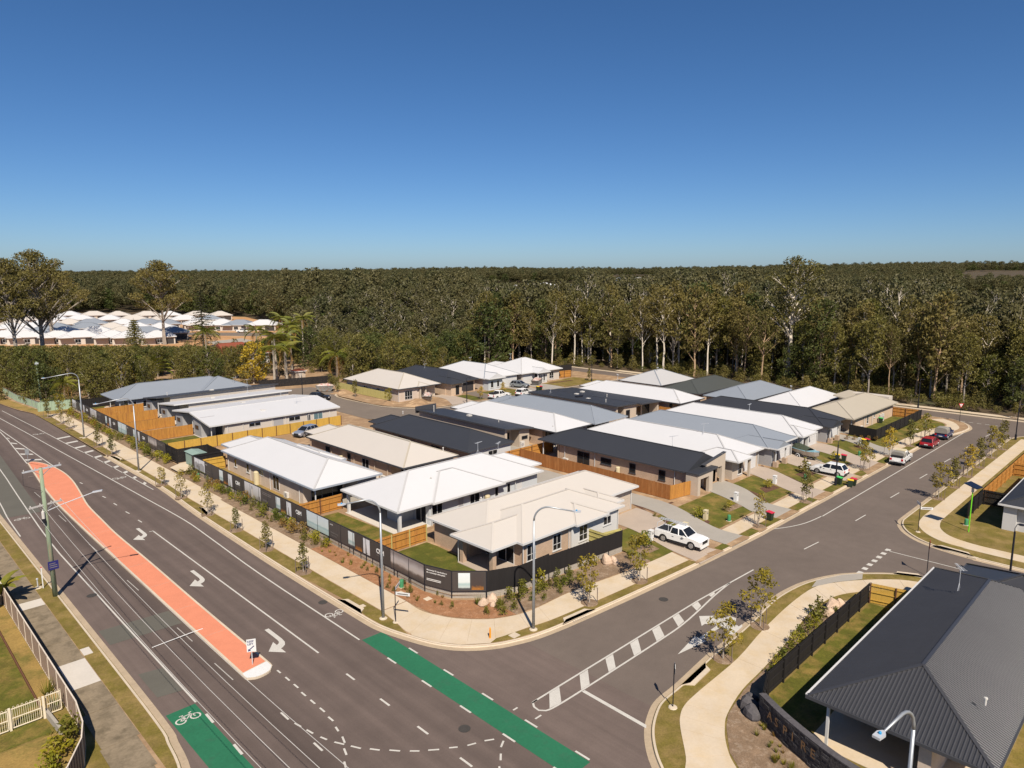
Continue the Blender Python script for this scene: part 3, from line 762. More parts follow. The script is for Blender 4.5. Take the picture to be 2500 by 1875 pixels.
# median -----------------------------------------------------------------------
MR = smooth_line([(20.5, 45.0), (20.5, 58), (20.6, 70), (20.6, 80), (20.8, 86), (21.1, 93), (21.8, 99), (22.45, 105), (22.7, 110), (22.5, 114.5), (21.8, 118.8), (20.9, 120.9), (20.1, 120.6)], 4)
ML = smooth_line([(20.1, 120.6), (18.8, 103), (18.45, 90), (18.4, 60), (18.4, 44.9)], 4)
nose = smooth_line([(18.4, 44.9), (18.45, 44.3), (18.9, 44.0), (19.5, 43.95), (20.1, 44.15), (20.45, 44.6), (20.5, 45.0)], 3)
ring = MR[:-1] + ML[:-1] + nose[:-1]
md = MB(); md.prism(ring, .004, .15, bottom=False)
median = md.build('median_island', 'concrete_kerb', kind='structure')
inner = [p for p in offset_line(MR, .17)] + [p for p in offset_line(ML, .17)]
inner = [p for p in inner if p[1] > 45.4]
mb = MB(); inner = [(20.33, 45.45)] + inner + [(18.57, 45.15)]
mb.quad(*[(p[0], p[1], .156) for p in inner]); mb.build('terracotta_infill', 'terracotta', median)
mb = MB(); mb.quad(*[(p[0], p[1], .157) for p in [(18.5, 45.08)] + offset_line(nose, .06)[1:-1] + [(20.4, 45.38)]]); mb.build('nose_paint', 'sign_white', median)
for y in range(52, 118, 6):
    mb = MB(); mb.box(18.58, y - .012, .15, 20.32 if y < 84 else 20.9, y + .012, .1585); mb.build('joint', 'concrete_pink', median)

# markings -------------------------------------------------------------------
ZM = {True: .014, False: .018}
def line(pts, w, name='lane_line', m='paint_white', par=None, z=None, n=1):
    par = par or road
    pts = smooth_line(pts, n) if n > 1 else pts
    a, b = offset_line(pts, w/2), offset_line(pts, -w/2)
    mb = MB()
    zz = z if z is not None else ZM[par is road]
    for i in range(len(pts)-1):
        mb.quad(*[(p[0], p[1], zz) for p in (b[i], b[i+1], a[i+1], a[i])])
    return mb.build(name, m, par)
def poly(pts, name, m='paint_white', par=None, z=None):
    par = par or road
    return sheet(name, pts, z if z is not None else ZM[par is road], m, par)
poly([(26.95, 22.6), (28.72, 22.6), (28.78, 43.3), (27.0, 43.35)], 'bike_lane_surface', 'green_lane', z=.010)
poly([(13.15, 30), (14.95, 30), (14.9, 44.1), (13.1, 44.1)], 'bike_lane_surface', 'green_lane', z=.010)
poly([(13.0, 95), (16.6, 94.7), (18.3, 130), (15, 132)], 'asphalt_repair', 'asphalt_patch', z=.008)
line([(26.88, 43.5), (26.9, 60), (27.25, 72), (27.4, 80), (26.9, 92), (26.1, 110), (25.4, 125), (24.4, 147), (23.0, 176)], .13, n=4)
line([(28.85, 94.5), (28.2, 114.7), (27.4, 129), (26.7, 146), (25.4, 172)], .12, n=4)
for k, y in enumerate([97.5, 101.3, 105, 109, 113, 117.2, 121.6, 126, 130.6, 135.4]):
    xl = 28.95 - (y - 94.5) * .043; xr = 29.3
    poly([(xl, y), (xr - .1, y + .6), (xr - .1, y + 1.5), (xl - .02, y + .9)], 'hatch_bar')
line([(23.7, 79), (23.72, 44)], .13)
line([(23.35, 78.95), (23.75, 78.8)], .12, 'lane_tick')
for y in (43.0, 39.1+1.1, 36.1, 32.1, 28.1, 24.1): line([(23.7, y), (23.7, y - 1.05)], .14, 'lane_dash') if y != 43.0 else None
for a, b in (((23.0, 104.7), (23.1, 103.8)), ((23.4, 96.1), (23.5, 95.1)), ((23.55, 92.1), (23.6, 91.0)), ((23.6, 87.8), (23.7, 86.7)), ((23.7, 83.7), (23.75, 82.6))): line([a, b], .13, 'lane_dash')
line([(15.0, 44.2), (14.98, 70), (15.05, 83), (15.9, 103), (16.7, 120), (17.6, 150), (18.2, 180)], .12, m='paint_white', n=3)
line([(13.2, 87), (13.4, 95), (13.8, 102), (14.6, 122), (15.4, 150)], .12, n=3)
for y in (42.5, 38.4, 34.4): line([(14.98, y), (14.95, y - 1.2)], .16, 'lane_dash')
for a in (104., 91.8, 79.6, 67.4, 55.2, 48.0): line([(17.75, a), (17.8, a - 3)], .07, 'lane_dash', 'paint_worn')
for a in (39.3, 35.2, 31.2): line([(18.4, a), (18.4, a - 1)], .13, 'lane_dash')
for x in (26.92, 28.84):
    for y in (39.9, 35.85, 31.85, 27.9, 23.8): line([(x, y), (x, y - 1.05)], .14, 'lane_dash')
# chevron ahead of the median
line([(20.1, 120.8), (20.75, 134), (21.35, 148), (21.3, 176)], .14, n=2); line([(22.55, 114.6), (22.3, 126), (21.75, 150), (21.5, 176)], .14, n=2)
for y, a, b in ((122, 20.35, 22.15), (126.6, 20.6, 21.95), (131.4, 20.8, 21.8), (136.4, 21.0, 21.65), (141.5, 21.2, 21.5)):
    poly([(a, y + .9), (b, y - .5), (b, y + .5), (a + .02, y + 1.9)], 'chevron_bar')
def dashes(pts, name='turn_dash', w=.12, par=None):
    for a, b in zip(pts[::2], pts[1::2]): line([a, b], w, name, par=par)
dashes([(20.5, 44.0), (20.5, 43.5), (20.5, 42.8), (20.5, 42.2), (20.5, 41.6), (20.5, 41.0), (20.4, 40.4), (20.4, 39.8), (20.4, 39.2), (20.4, 38.6), (20.4, 38.0), (20.4, 37.4), (20.3, 36.8), (20.3, 36.2), (20.1, 35.6), (20.0, 35.1), (19.9, 34.5), (19.7, 33.9), (19.4, 33.5), (19.2, 32.9), (18.8, 32.5), (18.6, 32.0), (18.2, 31.5), (17.9, 31.0)])
dashes([(18.4, 38.3), (18.5, 37.7), (18.6, 37.1), (18.7, 36.6), (18.8, 36.0), (18.95, 35.4), (19.1, 34.9), (19.3, 34.4), (19.6, 33.8), (19.8, 33.4), (20.1, 32.8), (20.45, 32.4), (20.8, 31.9), (21.2, 31.5), (21.6, 31.0), (22.0, 30.6), (22.4, 30.2), (22.8, 29.9), (23.3, 29.5), (23.8, 29.2), (24.2, 28.9), (24.7, 28.6), (25.2, 28.4), (25.7, 28.2), (26.2, 27.9)][1:])
dashes([(26.5, 27.4), (26.0, 27.1), (25.6, 26.7), (25.2, 26.3), (24.8, 26.0), (24.5, 25.6)])
dashes([(29.4, 29.1), (29.0, 29.1), (29.9, 27.5), (29.35, 27.5), (30.9, 28.78), (30.4, 28.78)], par=side)
# turn arrows (right-turn, pointing to oncoming lanes) and combined arrow
def arrow_turn(x, y):
    P = [(.3, 0), (.64, 0), (.64, -2.2), (.58, -2.75), (.4, -3.15), (.1, -3.4), (-.08, -3.45), (-.08, -4.25), (-.95, -3.25), (-.08, -2.2), (-.08, -2.8), (.1, -2.7), (.25, -2.5), (.3, -2.15)]
    return poly([(x + a, y + b) for a, b in P], 'turn_arrow')
for x, y in ((22.3, 80.9), (22.25, 65.4), (22.15, 50.0)): arrow_turn(x, y)
poly([(48.6, 25.15), (45.4, 25.18), (45.4, 24.85), (42.2, 25.35), (45.4, 25.85), (45.4, 25.48), (48.6, 25.5)], 'straight_arrow', par=side)
poly([(48.4, 25.3), (48.0, 25.8), (47.7, 26.3), (47.2, 26.3), (48.5, 27.3), (49.6, 26.3), (49.1, 26.3), (49.3, 25.9), (50.3, 25.5), (50.3, 25.0), (49.4, 24.6), (49.2, 24.2), (49.7, 24.2), (48.6, 23.4), (47.4, 24.2), (47.9, 24.2), (48.1, 24.7)], 'turn_arrow', par=side, z=.0195)
# painted island on the side street
line([(30.5, 28.8), (50.8, 28.8), (56.0, 28.62), (60.2, 28.45)], .14, 'island_line', par=side)
line([(30.5, 28.8), (30.2, 28.4), (30.15, 27.95), (30.45, 27.6), (31.4, 27.45), (34.3, 27.4), (43.3, 27.4), (46.4, 27.5), (49.5, 27.85), (52.7, 28.3), (56.0, 28.6)], .14, 'island_line', par=side, n=3)
for q in ([(32.0, 28.72), (33.0, 28.72), (31.8, 27.48), (30.8, 27.6)], [(35.1, 28.7), (36.0, 28.7), (34.7, 27.48), (33.8, 27.48)], [(38.0, 28.7), (38.9, 28.7), (37.6, 27.48), (36.8, 27.48)], [(41.0, 28.7), (42.0, 28.7), (40.7, 27.48), (39.8, 27.48)], [(43.9, 28.7), (44.9, 28.7), (43.8, 27.5), (42.7, 27.48)],
          [(46.8, 28.7), (47.7, 28.7), (46.9, 27.68), (45.8, 27.55)], [(49.7, 28.7), (50.7, 28.7), (50.2, 28.1), (49.2, 27.92)], [(52.4, 28.64), (53.3, 28.64), (53.1, 28.46), (52.3, 28.35)]):
    poly(q, 'hatch_bar', par=side)
line([(33.8, 27.3), (33.62, 21.9)], .28, 'stop_line', par=side)
line([(71.9, 31.9), (73.7, 31.0), (76.2, 30.25), (79.8, 29.9), (85.2, 29.8), (141, 29.65)], .13, par=side, n=3)
for a, b in ((68.5, 71.5), (80.8, 83.7), (92.5, 95.5), (104.3, 107.4), (116, 119.1), (127.8, 130.7)): line([(a, 26.6 if a > 72 else 27.2), (b, 26.5 if a > 72 else 26.95)], .12, 'lane_dash', par=side)
line([(139.8, 26.3), (150.2, 25.6)], .12, par=side, z=.02)
for k in range(7): x = 66.3 + k * 1.28; poly([(x, 20.95), (x + .62, 20.95), (x + .62, 21.4), (x, 21.4)], 'give_way_dash', par=side)
line([(74.05, 21.1), (74.15, 10), (74.3, -20)], .12, par=side)
for k in range(6): line([(151.2 - k*.0, 32.6 - k * 1.3), (151.2, 31.9 - k * 1.3)], .2, 'give_way_dash', par=side, z=.022)
def bike(x, y, s, rz, par=None, m='paint_white'):
    """bicycle symbol built from rings and bars"""
    mb = MB(); z = ZM[True] + .002
    c, sn = math.cos(rz), math.sin(rz)
    T = lambda a, b: (x + (a*c - b*sn)*s, y + (a*sn + b*c)*s, z)
    for cx in (-.55, .55):
        n = 14
        for k in range(n):
            a0, a1 = 2*math.pi*k/n, 2*math.pi*(k+1)/n
            mb.quad(*[T(cx + r*math.cos(a), r*math.sin(a)) for r, a in ((.3, a0), (.42, a0), (.42, a1), (.3, a1))])
    def b2(p, q, w=.09):
        d = Vector((q[0]-p[0], q[1]-p[1])).normalized() * w / 2
        mb.quad(*[T(*t) for t in ((p[0]+d.y, p[1]-d.x), (q[0]+d.y, q[1]-d.x), (q[0]-d.y, q[1]+d.x), (p[0]-d.y, p[1]+d.x))])
    for p, q in (((-.55, 0), (-.1, .02)), ((-.55, 0), (-.25, .5)), ((-.1, .02), (-.3, .7)), ((-.25, .5), (.35, .52)), ((-.1, .02), (.35, .52)), ((.55, 0), (.28, .75)), ((.28, .75), (.5, .78)), ((-.45, .7), (-.15, .7))): b2(p, q)
    return mb.build('bike_symbol', m, par or road)
bike(27.75, 48.6, .85, math.pi/2*1.0 - math.pi/2 + math.pi); bike(27.4, 103.4, .9, math.pi); bike(25.8, 142.3, .9, math.pi)
bike(14.0, 42.8, .8, 0.0); bike(14.5, 93.3, .8, 0.0)
# manhole lids, drain pits, patches
for x, y, r, zz in ((25.6, 29.9, .38, .012), (49.0, 31.0, .4, .016), (29.0 - .9, 51.0, .38, .012), (14.6, 66.2, .4, .012)):
    mb = MB(); mb.lathe([(r, zz), (r, zz + .006), (r*.86, zz + .006), (r*.84, zz + .002), (r*.4, zz + .002), (r*.38, zz + .006), (.02, zz + .006)], 18, (x, y, 0)); mb.build('manhole_lid', 'iron', road)
def pit(a, b, par):
    """kerb inlet: raised lintel with a bar coloured dark for the shaded inlet and steel grate"""
    a, b = Vector((*a, 0)), Vector((*b, 0)); t = (b - a).normalized(); nrm = Vector((-t.y, t.x, 0))
    L = (b - a).length
    root = thing('drain_pit', par, 'drain', tuple(a))
    mb = MB()
    p = [a + nrm*.05, a + t*L*.18 + nrm*.4, a + t*L*.82 + nrm*.4, b + nrm*.05, b + nrm*.2 - t*.3, a + t*L*.82 + nrm*.72, a + t*L*.18 + nrm*.72, a + nrm*.2 + t*.3]
    mb.prism([(q.x, q.y) for q in p], BZ - .02, BZ + .09); mb.build('lintel', 'concrete_kerb', root)
    mb = MB(); q = [a + t*L*.18 + nrm*.36, a + t*L*.82 + nrm*.36, a + t*L*.82 + nrm*.41, a + t*L*.18 + nrm*.41]
    mb.prism([(v.x, v.y) for v in q], .05, .16); mb.build('mouth_shade', 'steel_black', root)  # solid bar, black in place of the shade in the inlet
    mb = MB()
    for k in range(7):
        s0 = a + t*L*(.3 + .06*k) - nrm*.12
        mb.bar(tuple(s0 + Vector((0,0,.045))), tuple(s0 + nrm*.42 + Vector((0,0,.045))), .05, .02)
    mb.build('grate', 'galv', root)
pit((29.0, 50.3), (29.05, 46.6), 'kerb drain beside the bike symbol on the main road')
pit((39.4, 33.95), (43.2, 33.65), 'kerb drain beside the corner street lamp')
pit((30.0, 82.8), (29.55, 79.3), 'kerb drain opposite the grey person photo on the banner fence')
pit((29.75, 116.2), (29.95, 112.4), 'kerb drain beside the white hatch bars on the main road')
pit((42.4, 23.25), (38.7, 22.95), 'kerb drain near the back of the stop sign')
pit((78.3, 18.3), (77.95, 14.6), 'kerb drain at the eastern side street corner')
pit((68.0, 18.8), (69.2, 16.4), 'kerb drain behind the dark roofed corner house')
for x, y, w in ((29.9, 47.8, .5), (30.1, 104.9, .45), (30.1, 133.3, .45), (34.6, 45.0, .6), (33.6, 47.6, .55), (35.5, 35.5, .7), (121.0+12, 34.9, 1.0), (137, 36.2, .8)):
    mb = MB(); mb.box(x - w/2, y - w*.45, BZ, x + w/2, y + w*.45, BZ + .045); mb.build('service_lid', 'concrete_kerb', kind='structure')

mb = MB(); a_, b_ = G(371, 1579, .1), G(495, 1534, .2)
mb.tube([(a_[0], a_[1], .04), (18.3, a_[1] + (b_[1]-a_[1])*.6, .17), (b_[0], b_[1], .18)], .03, 5); mb.build('traffic_counter_tube', 'sign_white', None, label='thin white tube laid across the lane and the median edge', cat='tube')
for a, b, c, d in ((13.2, 56, 18.3, 58.6), (13.4, 46.5, 14.9, 50)): poly([(a, b), (c, b - .3), (c, d), (a, d + .3)], 'asphalt_repair', 'asphalt_patch', z=.009)
# ------------------------------------------------------------------ fences
PANEL = {}
def panel_mesh(L, h, m, face, rails):
    key = (round(L, 3), h, m, face, rails)
    if key in PANEL: return PANEL[key]
    mb = MB(); n = max(1, round(L / .115)); w = L / n
    rr = random.Random(int(L * 1000) + len(m))
    for k in range(n):
        j = rr.uniform(-.006, .006); t = rr.uniform(-.008, .004)
        mb.box(k*w + .003, face*.022 + j - .009, .04, (k+1)*w - .003, face*.022 + j + .009, h + t)
    if rails:
        for z in (.3, h*.55, h - .22): mb.box(0, -face*.035 - .02, z, L, -face*.035 + .02, z + .085)
    me = mb.mesh('panel', m); PANEL[key] = me
    return me
POSTM = {}
def post_mesh(h, m, w=.09):
    k = (h, m, w)
    if k not in POSTM: POSTM[k] = MB().box(-w/2, -w/2, -.1, w/2, w/2, h).mesh('post', m)
    return POSTM[k]
def fence(label, p0, p1, h=1.8, m='timber_orange', post=None, face=1, rails=True, bay=2.4, z0=None, name='timber_fence', postside=None, cap=False, first=True, last=True):
    z0 = PADZ if z0 is None else z0
    d = Vector((p1[0]-p0[0], p1[1]-p0[1])); L = d.length
    root = thing(name, label, 'fence', (p0[0], p0[1], z0), math.atan2(d.y, d.x) or 1e-6)
    n = max(1, round(L / bay)); b = L / n
    me = panel_mesh(b, h, m, face, rails); pm = post_mesh(h + .02, post or m)
    ps = -face if postside is None else postside
    for i in range(n): link('panel', me, root, (i*b, 0, 0))
    for i in range(n + 1):
        if (i == 0 and not first) or (i == n and not last): continue
        link('post', pm, root, (min(max(i*b, .05), L - .05), ps * .075, 0))
    if cap:
        mb = MB(); mb.box(0, -.07, h, L, .07, h + .035); mb.build('cap_rail', m, root)
    return root

fence('long mustard paling fence with dark posts beside the white skillion houses', (36.0, 110.0), (65.9, 110.1), 1.75, 'timber_yellow', 'post_brown', -1, postside=-1)
fence('orange paling fence below the grey hipped house at the far end', (36, 147.9), (44.6, 147.9), 1.8, 'timber_orange', face=-1)
fence('orange paling fence below the white house with charcoal skillion roof', (36, 139.4), (44.4, 139.4), 1.8, 'timber_orange', face=-1)
fence('orange paling fence between the two middle skillion house yards', (36, 130.1), (44.2, 130.1), 1.8, 'timber_orange', face=-1)
fence('orange paling fence of the skillion yard nearest the mustard fence', (36, 121), (43.9, 121), 1.8, 'timber_orange', face=-1)
fence('short golden paling fence beside the black service enclosure', (36.0, 96.7), (39.2, 96.6), 1.75, 'timber_yellow', 'post_brown', 1)
fence('golden rail fence between the two white roofed houses on the main road', (35.7, 69.7), (41.5, 69.8), 1.8, 'timber_orange', 'post_brown', 1)
fence('orange rail fence with pale posts behind the corner lawn', (35.7, 54.9), (42.2, 54.9), 1.8, 'timber_orange', 'timber_pale', 1)
fence('long brown paling fence beside the grey shared driveway', (71.2, 44.7), (71.2, 70.0), 1.85, 'timber_brown', face=1)
fence('short orange fence at the street end of the long brown fence', (71.2, 44.65), (74.9, 44.0), 1.8, 'timber_orange', face=-1)
fence('orange rail fence at the back of the charcoal roofed street house', (64.5, 70.3), (78.5, 70.2), 1.8, 'timber_orange', 'post_brown', 1)
fence('orange fence piece between back patios in the middle of the block', (79.4, 70.1), (90, 70.1), 1.8, 'timber_orange', 'post_brown', 1)
fence('orange fence piece behind the grey and white roofs mid block', (98, 70.0), (114.5, 70.0), 1.8, 'timber_orange', 'post_brown', 1)
fence('small orange fence beside the charcoal flat roofed house', (113.9, 74.5), (113.9, 70.1), 1.8, 'timber_orange', face=-1)
fence('pale green timber gate fence behind the black corner fence', (53.6, 40.0), (53.6, 43.0), 1.5, 'timber_pale', face=-1)
fence('pale timber fence piece next to the white cladding of the corner house', (53.6, 41.6), (56.4, 41.0), 1.3, 'timber_pale', face=1)
fence('black paling fence around the lawn of the beige house at the far corner', (121.7, 38.0), (145.9, 38.0), 1.8, 'timber_black', 'timber_black', -1, postside=-1)
fence('black paling fence piece along the furthest north driveway', (121.7, 38.0), (122.8, 42.6), 1.8, 'timber_black', 'timber_black', 1)
fence('orange rail fence at the end of the beige house lawn', (144.9, 42.6), (145.2, 38.1), 1.8, 'timber_orange', 'post_brown', 1)
fence('olive yellow paling fence around the far cream roofed house', (86.7, 146.5), (86.6, 124.4), 1.75, 'timber_pale', face=-1, z0=PADZ-.1)
fence('black fence at the end of the cul-de-sac', (74.8, 161.5), (92, 157.2), 1.8, 'timber_black', 'timber_black', -1, z0=.2)
fence('orange fence beside the far white house with a skip', (137.2, 121.2), (141.4, 120.2), 1.8, 'timber_orange', 'post_brown', 1, z0=PADZ-.1)
fence('black fence below the forest by the far white house', (141.6, 131), (151.4, 128.5), 1.8, 'timber_black', 'timber_black', -1, z0=.2)
fence('long orange paling fence along the eastern footpath', (97.4, 17.95), (141, 17.95), 1.8, 'timber_orange', face=1, z0=BZ)
fence('orange fence return on the eastern lawn', (114.4, 17.9), (115.0, 5), 1.8, 'timber_orange', face=1, z0=BZ)
fence('black stained fence in shade behind the lime solar light', (90.2, 17.9), (97.3, 17.9), 1.8, 'timber_black', 'timber_black', 1, z0=BZ)
fence('black stained fence standing beside the grey walled eastern house', (97.3, 17.8), (97.3, 8), 1.8, 'timber_black', 'timber_black', 1, z0=BZ)
fence('black boarded fence beside the lawn of the dark corrugated house', (41.6, 18.3), (60.6, 18.4), 1.75, 'timber_black', 'timber_black', 1, z0=BZ, bay=2.35)
fence('golden timber gate fence at the end of the dark house lawn', (60.5, 18.35), (61.4, 14.6), 1.75, 'timber_yellow', 'post_brown', 1, z0=BZ)
fence('black fence end that meets the dark stone wall', (39.3, 17.5), (41.55, 18.3), 1.85, 'timber_black', 'timber_black', 1, z0=BZ)
# black service enclosure on the main road
fence('black enclosure fence piece at the end of the far banner fence', (35.3, 108.4), (35.3, 104.1), 2.05, 'timber_black', 'timber_black', 1)
fence('black back fence of the service enclosure below the mustard fence', (35.3, 104.0), (39.6, 103.9), 2.05, 'timber_black', 'timber_black', -1)
fence('black side fence of the service enclosure', (39.6, 103.9), (39.6, 98.5), 2.05, 'timber_black', 'timber_black', -1)
fence('black rail fence of the service enclosure nearest the banner fence', (39.6, 98.5), (35.4, 98.5), 2.05, 'timber_black', 'timber_black', -1)
sheet('service_slab', [(33.6, 98.9), (39.3, 98.8), (39.3, 103.6), (35.6, 103.7), (33.6, 102.2)], PADZ + .02, 'concrete_new', kind='structure')
kt = thing('transformer_kiosk', 'pale green metal transformer kiosk inside the black enclosure', 'kiosk', (36.9, 101.3, PADZ))
MB().box(36.0, 99.9, PADZ, 37.8, 102.7, 2.3).build('cabinet', 'kiosk_green', kt)
mb = MB(); mb.quad((35.85, 99.7, 2.3), (37.95, 99.7, 2.3), (37.95, 102.9, 2.3), (35.85, 102.9, 2.3)); mb.quad((35.85, 99.7, 2.3), (35.85, 102.9, 2.3), (36.9, 102.9, 2.48), (36.9, 99.7, 2.48)); mb.quad((37.95, 102.9, 2.3), (37.95, 99.7, 2.3), (36.9, 99.7, 2.48), (36.9, 102.9, 2.48)); mb.quad((35.85, 99.7, 2.3), (36.9, 99.7, 2.48), (37.95, 99.7, 2.3)); mb.build('roof', 'kiosk_green', kt)
for y in (100.55, 102.0): MB().box(35.98, y - .6, PADZ + .15, 36.0 - .004, y + .6, 2.15).build('door', 'kiosk_green', kt)

# retaining wall + banner fence ---------------------------------------------
TXT = {}
def text_mesh(body, size, bold=0.0, align='LEFT'):
    k = (body, size, bold, align)
    if k in TXT: return TXT[k]
    c = bpy.data.curves.new('text', 'FONT'); c.body = body; c.size = size; c.align_x = align; c.offset = bold
    c.resolution_u = 3; c.space_line = 1.0
    o = bpy.data.objects.new('text', c); COL.objects.link(o)
    bpy.context.view_layer.update()
    me = bpy.data.meshes.new_from_object(o.evaluated_get(bpy.context.evaluated_depsgraph_get()))
    bpy.data.objects.remove(o); bpy.data.curves.remove(c)
    TXT[k] = ([tuple(v.co) for v in me.vertices], [tuple(p.vertices) for p in me.polygons])
    bpy.data.meshes.remove(me)
    return TXT[k]
def put_text(body, size, o, u, w, m, parent, bold=0., align='LEFT', name='lettering'):
    """lettering on a plane: origin o, u to the reader's right, w up"""
    vs, fs = text_mesh(body, size, bold, align)
    o, u, w = Vector(o), Vector(u), Vector(w)
    mb = MB(); mb.v = [tuple(o + u * v[0] + w * v[1]) for v in vs]; mb.f = list(fs); mb.m = [0] * len(fs)
    return mb.build(name, m, parent)

def retaining(label, pts, z0, z1, bay=2.0):
    root = thing('retaining_wall', label, 'retaining wall', (pts[0][0], pts[0][1], z0))
    for a, b in zip(pts[:-1], pts[1:]):
        a, b = Vector((*a, 0)), Vector((*b, 0)); L = (b - a).length; n = max(1, round(L / bay)); t = (b - a) / L; nr = Vector((t.y, -t.x, 0))
        for i in range(n):
            p, q = a + t * (L*i/n), a + t * (L*(i+1)/n)
            mb = MB(); rows = max(2, round((z1 - z0) / .19)); h = (z1 - z0) / rows
            for r in range(rows):
                c = (p + q) / 2 + Vector((0, 0, z0 + h*(r + .5)))
                mb.bar(tuple(p + Vector((0, 0, z0 + h*(r+.5)))), tuple(q + Vector((0, 0, z0 + h*(r+.5)))), .075 + .004 * ((i + r) % 2), h - .018)
            mb.build('sleeper_panel', 'sleeper_grey', root)
            mb = MB(); mb.bar(tuple(p - nr*.0 + Vector((0, 0, z0 - .05))), tuple(p + Vector((0, 0, z1 + .02))), .1, .14, up=tuple(nr)); mb.build('steel_post', 'steel_black', root)
    return root
retaining('grey concrete sleeper wall under the near banner fence and corner', [(35.38, 98.4), (35.38, 46.35), (36.18, 43.72), (38.25, 41.62)], .1, .82)
retaining('grey concrete sleeper wall under the plain black corner fence', [(38.25, 41.62), (41.0, 40.5), (44.8, 40.45), (54.7, 39.6)], .1, .78)
retaining('grey concrete sleeper wall under the far banner fence', [(35.6, 161.8), (35.45, 139), (35.38, 108.5)], .1, .72)

class Run:
    """a straight run of banner fence; s runs to the right as the street reader sees it"""
    def __init__(s, root, a, b, z0, z1):
        s.a = Vector((*a, 0)); s.t = (Vector((*b, 0)) - s.a); s.L = s.t.length; s.t /= s.L
        s.n = Vector((s.t.y, -s.t.x, 0)); s.root = root; s.z0, s.z1 = z0, z1
        mid = s.a + s.t * s.L / 2
        if s.n.dot(mid) > 0: s.n = -s.n           # towards the street
    def P(s, d, z, k=0.): return tuple(s.a + s.t * d + s.n * k + Vector((0, 0, z)))
    def rect(s, d0, d1, z0, z1, k, m, name='banner_print'):
        mb = MB(); mb.quad(s.P(d0, z0, k), s.P(d1, z0, k), s.P(d1, z1, k), s.P(d0, z1, k)); return mb.build(name, m, s.root)
    def frame(s):
        n = max(1, round(s.L / 2.3))
        for i in range(n):
            mb = MB(); d0, d1 = s.L*i/n, s.L*(i+1)/n
            k = max(2, round((d1 - d0) / .12)); w = (d1-d0)/k
            for j in range(k): mb.bar(s.P(d0 + w*(j+.5), s.z0 - .02), s.P(d0 + w*(j+.5), s.z1 - .03), w - .012, .02, up=tuple(s.n))
            mb.build('slat_panel', 'timber_black', s.root)
        for i in range(n + 1):
            mb = MB(); mb.bar(s.P(s.L*i/n, s.z0 - .6, .02), s.P(s.L*i/n, s.z1 + .02, .0), .07, .07, up=tuple(s.n)); mb.build('post', 'steel_black', s.root)
        mb = MB(); mb.bar(s.P(0, s.z1 + .01), s.P(s.L, s.z1 + .01), .07, .05); mb.bar(s.P(0, s.z0 - .03), s.P(s.L, s.z0 - .03), .06, .05); mb.build('rail', 'steel_black', s.root)
        s.rect(.02, s.L - .02, s.z0, s.z1 - .02, .03, 'banner_black', 'banner_sheet')
    def text(s, body, size, d, z, m='print_text', bold=0., k=.042): return put_text(body, size, s.P(d, z, k), tuple(s.t), (0, 0, 1), m, s.root, bold)
    def cbm(s, d0, d1):
        w = d1 - d0
        s.text('CBM', .62, d0 + w*.26, s.z0 + .78, bold=.022)
        s.text('R E N T A L S', .19, d0 + w*.28, s.z0 + .5, 'print_dim', .004)
    def triple(s, d0, d1):
        w = d1 - d0; z0, z1 = s.z0 + .1, s.z1 - .15
        s.rect(d0 + w*.03, d0 + w*.30, z0, z1, .036, 'print_sky'); s.rect(d0 + w*.34, d0 + w*.62, z0, z1, .036, 'print_fire'); s.rect(d0 + w*.68, d0 + w*.95, z0, z1, .036, 'print_white')
        mb = MB(); c = d0 + w*.80
        for x0, x1, h0, h1 in ((-.12, .1, .0, .55), (-.09, .07, .55, .8), (-.05, .05, .8, .98), (.07, .22, .05, .16)): mb.quad(s.P(c + x0, z0 + h0, .04), s.P(c + x1, z0 + h0, .04), s.P(c + x1*.8, z0 + h1, .04), s.P(c + x0*.8, z0 + h1, .04))
        mb.quad(s.P(c - .2, z0 + .1, .04), s.P(c - .16, z0 + .1, .04), s.P(c - .16, z1, .04), s.P(c - .2, z1, .04))
        mb.build('figure_print', 'print_dim', s.root)
    def words(s, d0, d1, kind):
        s.rect(d0 + .01, d1 - .01, s.z0, s.z1 - .02, .033, 'banner_black2')
        if kind == 0:
            s.text('ASPIRE', .2, d0 + .3, s.z1 - .42); s.text('Elevated Living', .24, d0 + .4, s.z0 + .55, 'print_dim', .004); s.text('Starts Here', .24, d0 + .4, s.z0 + .25, 'print_dim', .004)
        else:
            for j, (l, z) in enumerate(((.72, 1.35), (.7, 1.15), (.5, .5), (.5, .38))): s.rect(d0 + .4, d0 + (d1 - d0)*l, s.z0 + z, s.z0 + z + (.08 if j < 2 else .045), .038, 'print_dim', 'text_line_print')
    def house_pic(s, d0, d1):
        s.rect(d0, d1, s.z0 + .03, s.z1 - .05, .036, 'print_white'); w = d1 - d0
        mb = MB(); z = s.z0
        mb.quad(s.P(d0 + .1, z + .15, .04), s.P(d1 - .2, z + .15, .04), s.P(d1 - .2, z + 1.0, .04), s.P(d0 + w*.75, z + 1.3, .04), s.P(d0 + w*.35, z + 1.05, .04), s.P(d0 + w*.2, z + 1.25, .04), s.P(d0 + .1, z + 1.1, .04)); mb.build('house_print', 'render_grey', s.root)
        mb = MB(); mb.quad(s.P(d0 + w*.2, z + .45, .044), s.P(d0 + w*.32, z + .45, .044), s.P(d0 + w*.32, z + .85, .044), s.P(d0 + w*.2, z + .85, .044)); mb.quad(s.P(d0 + w*.42, z + .2, .044), s.P(d0 + w*.5, z + .2, .044), s.P(d0 + w*.5, z + .8, .044), s.P(d0 + w*.42, z + .8, .044)); mb.build('window_print', 'print_dim', s.root)
        mb = MB(); mb.quad(s.P(d0, z + .04, .042), s.P(d1, z + .04, .042), s.P(d1, z + .16, .042), s.P(d0, z + .2, .042)); mb.build('lawn_print', 'grass_green', s.root)
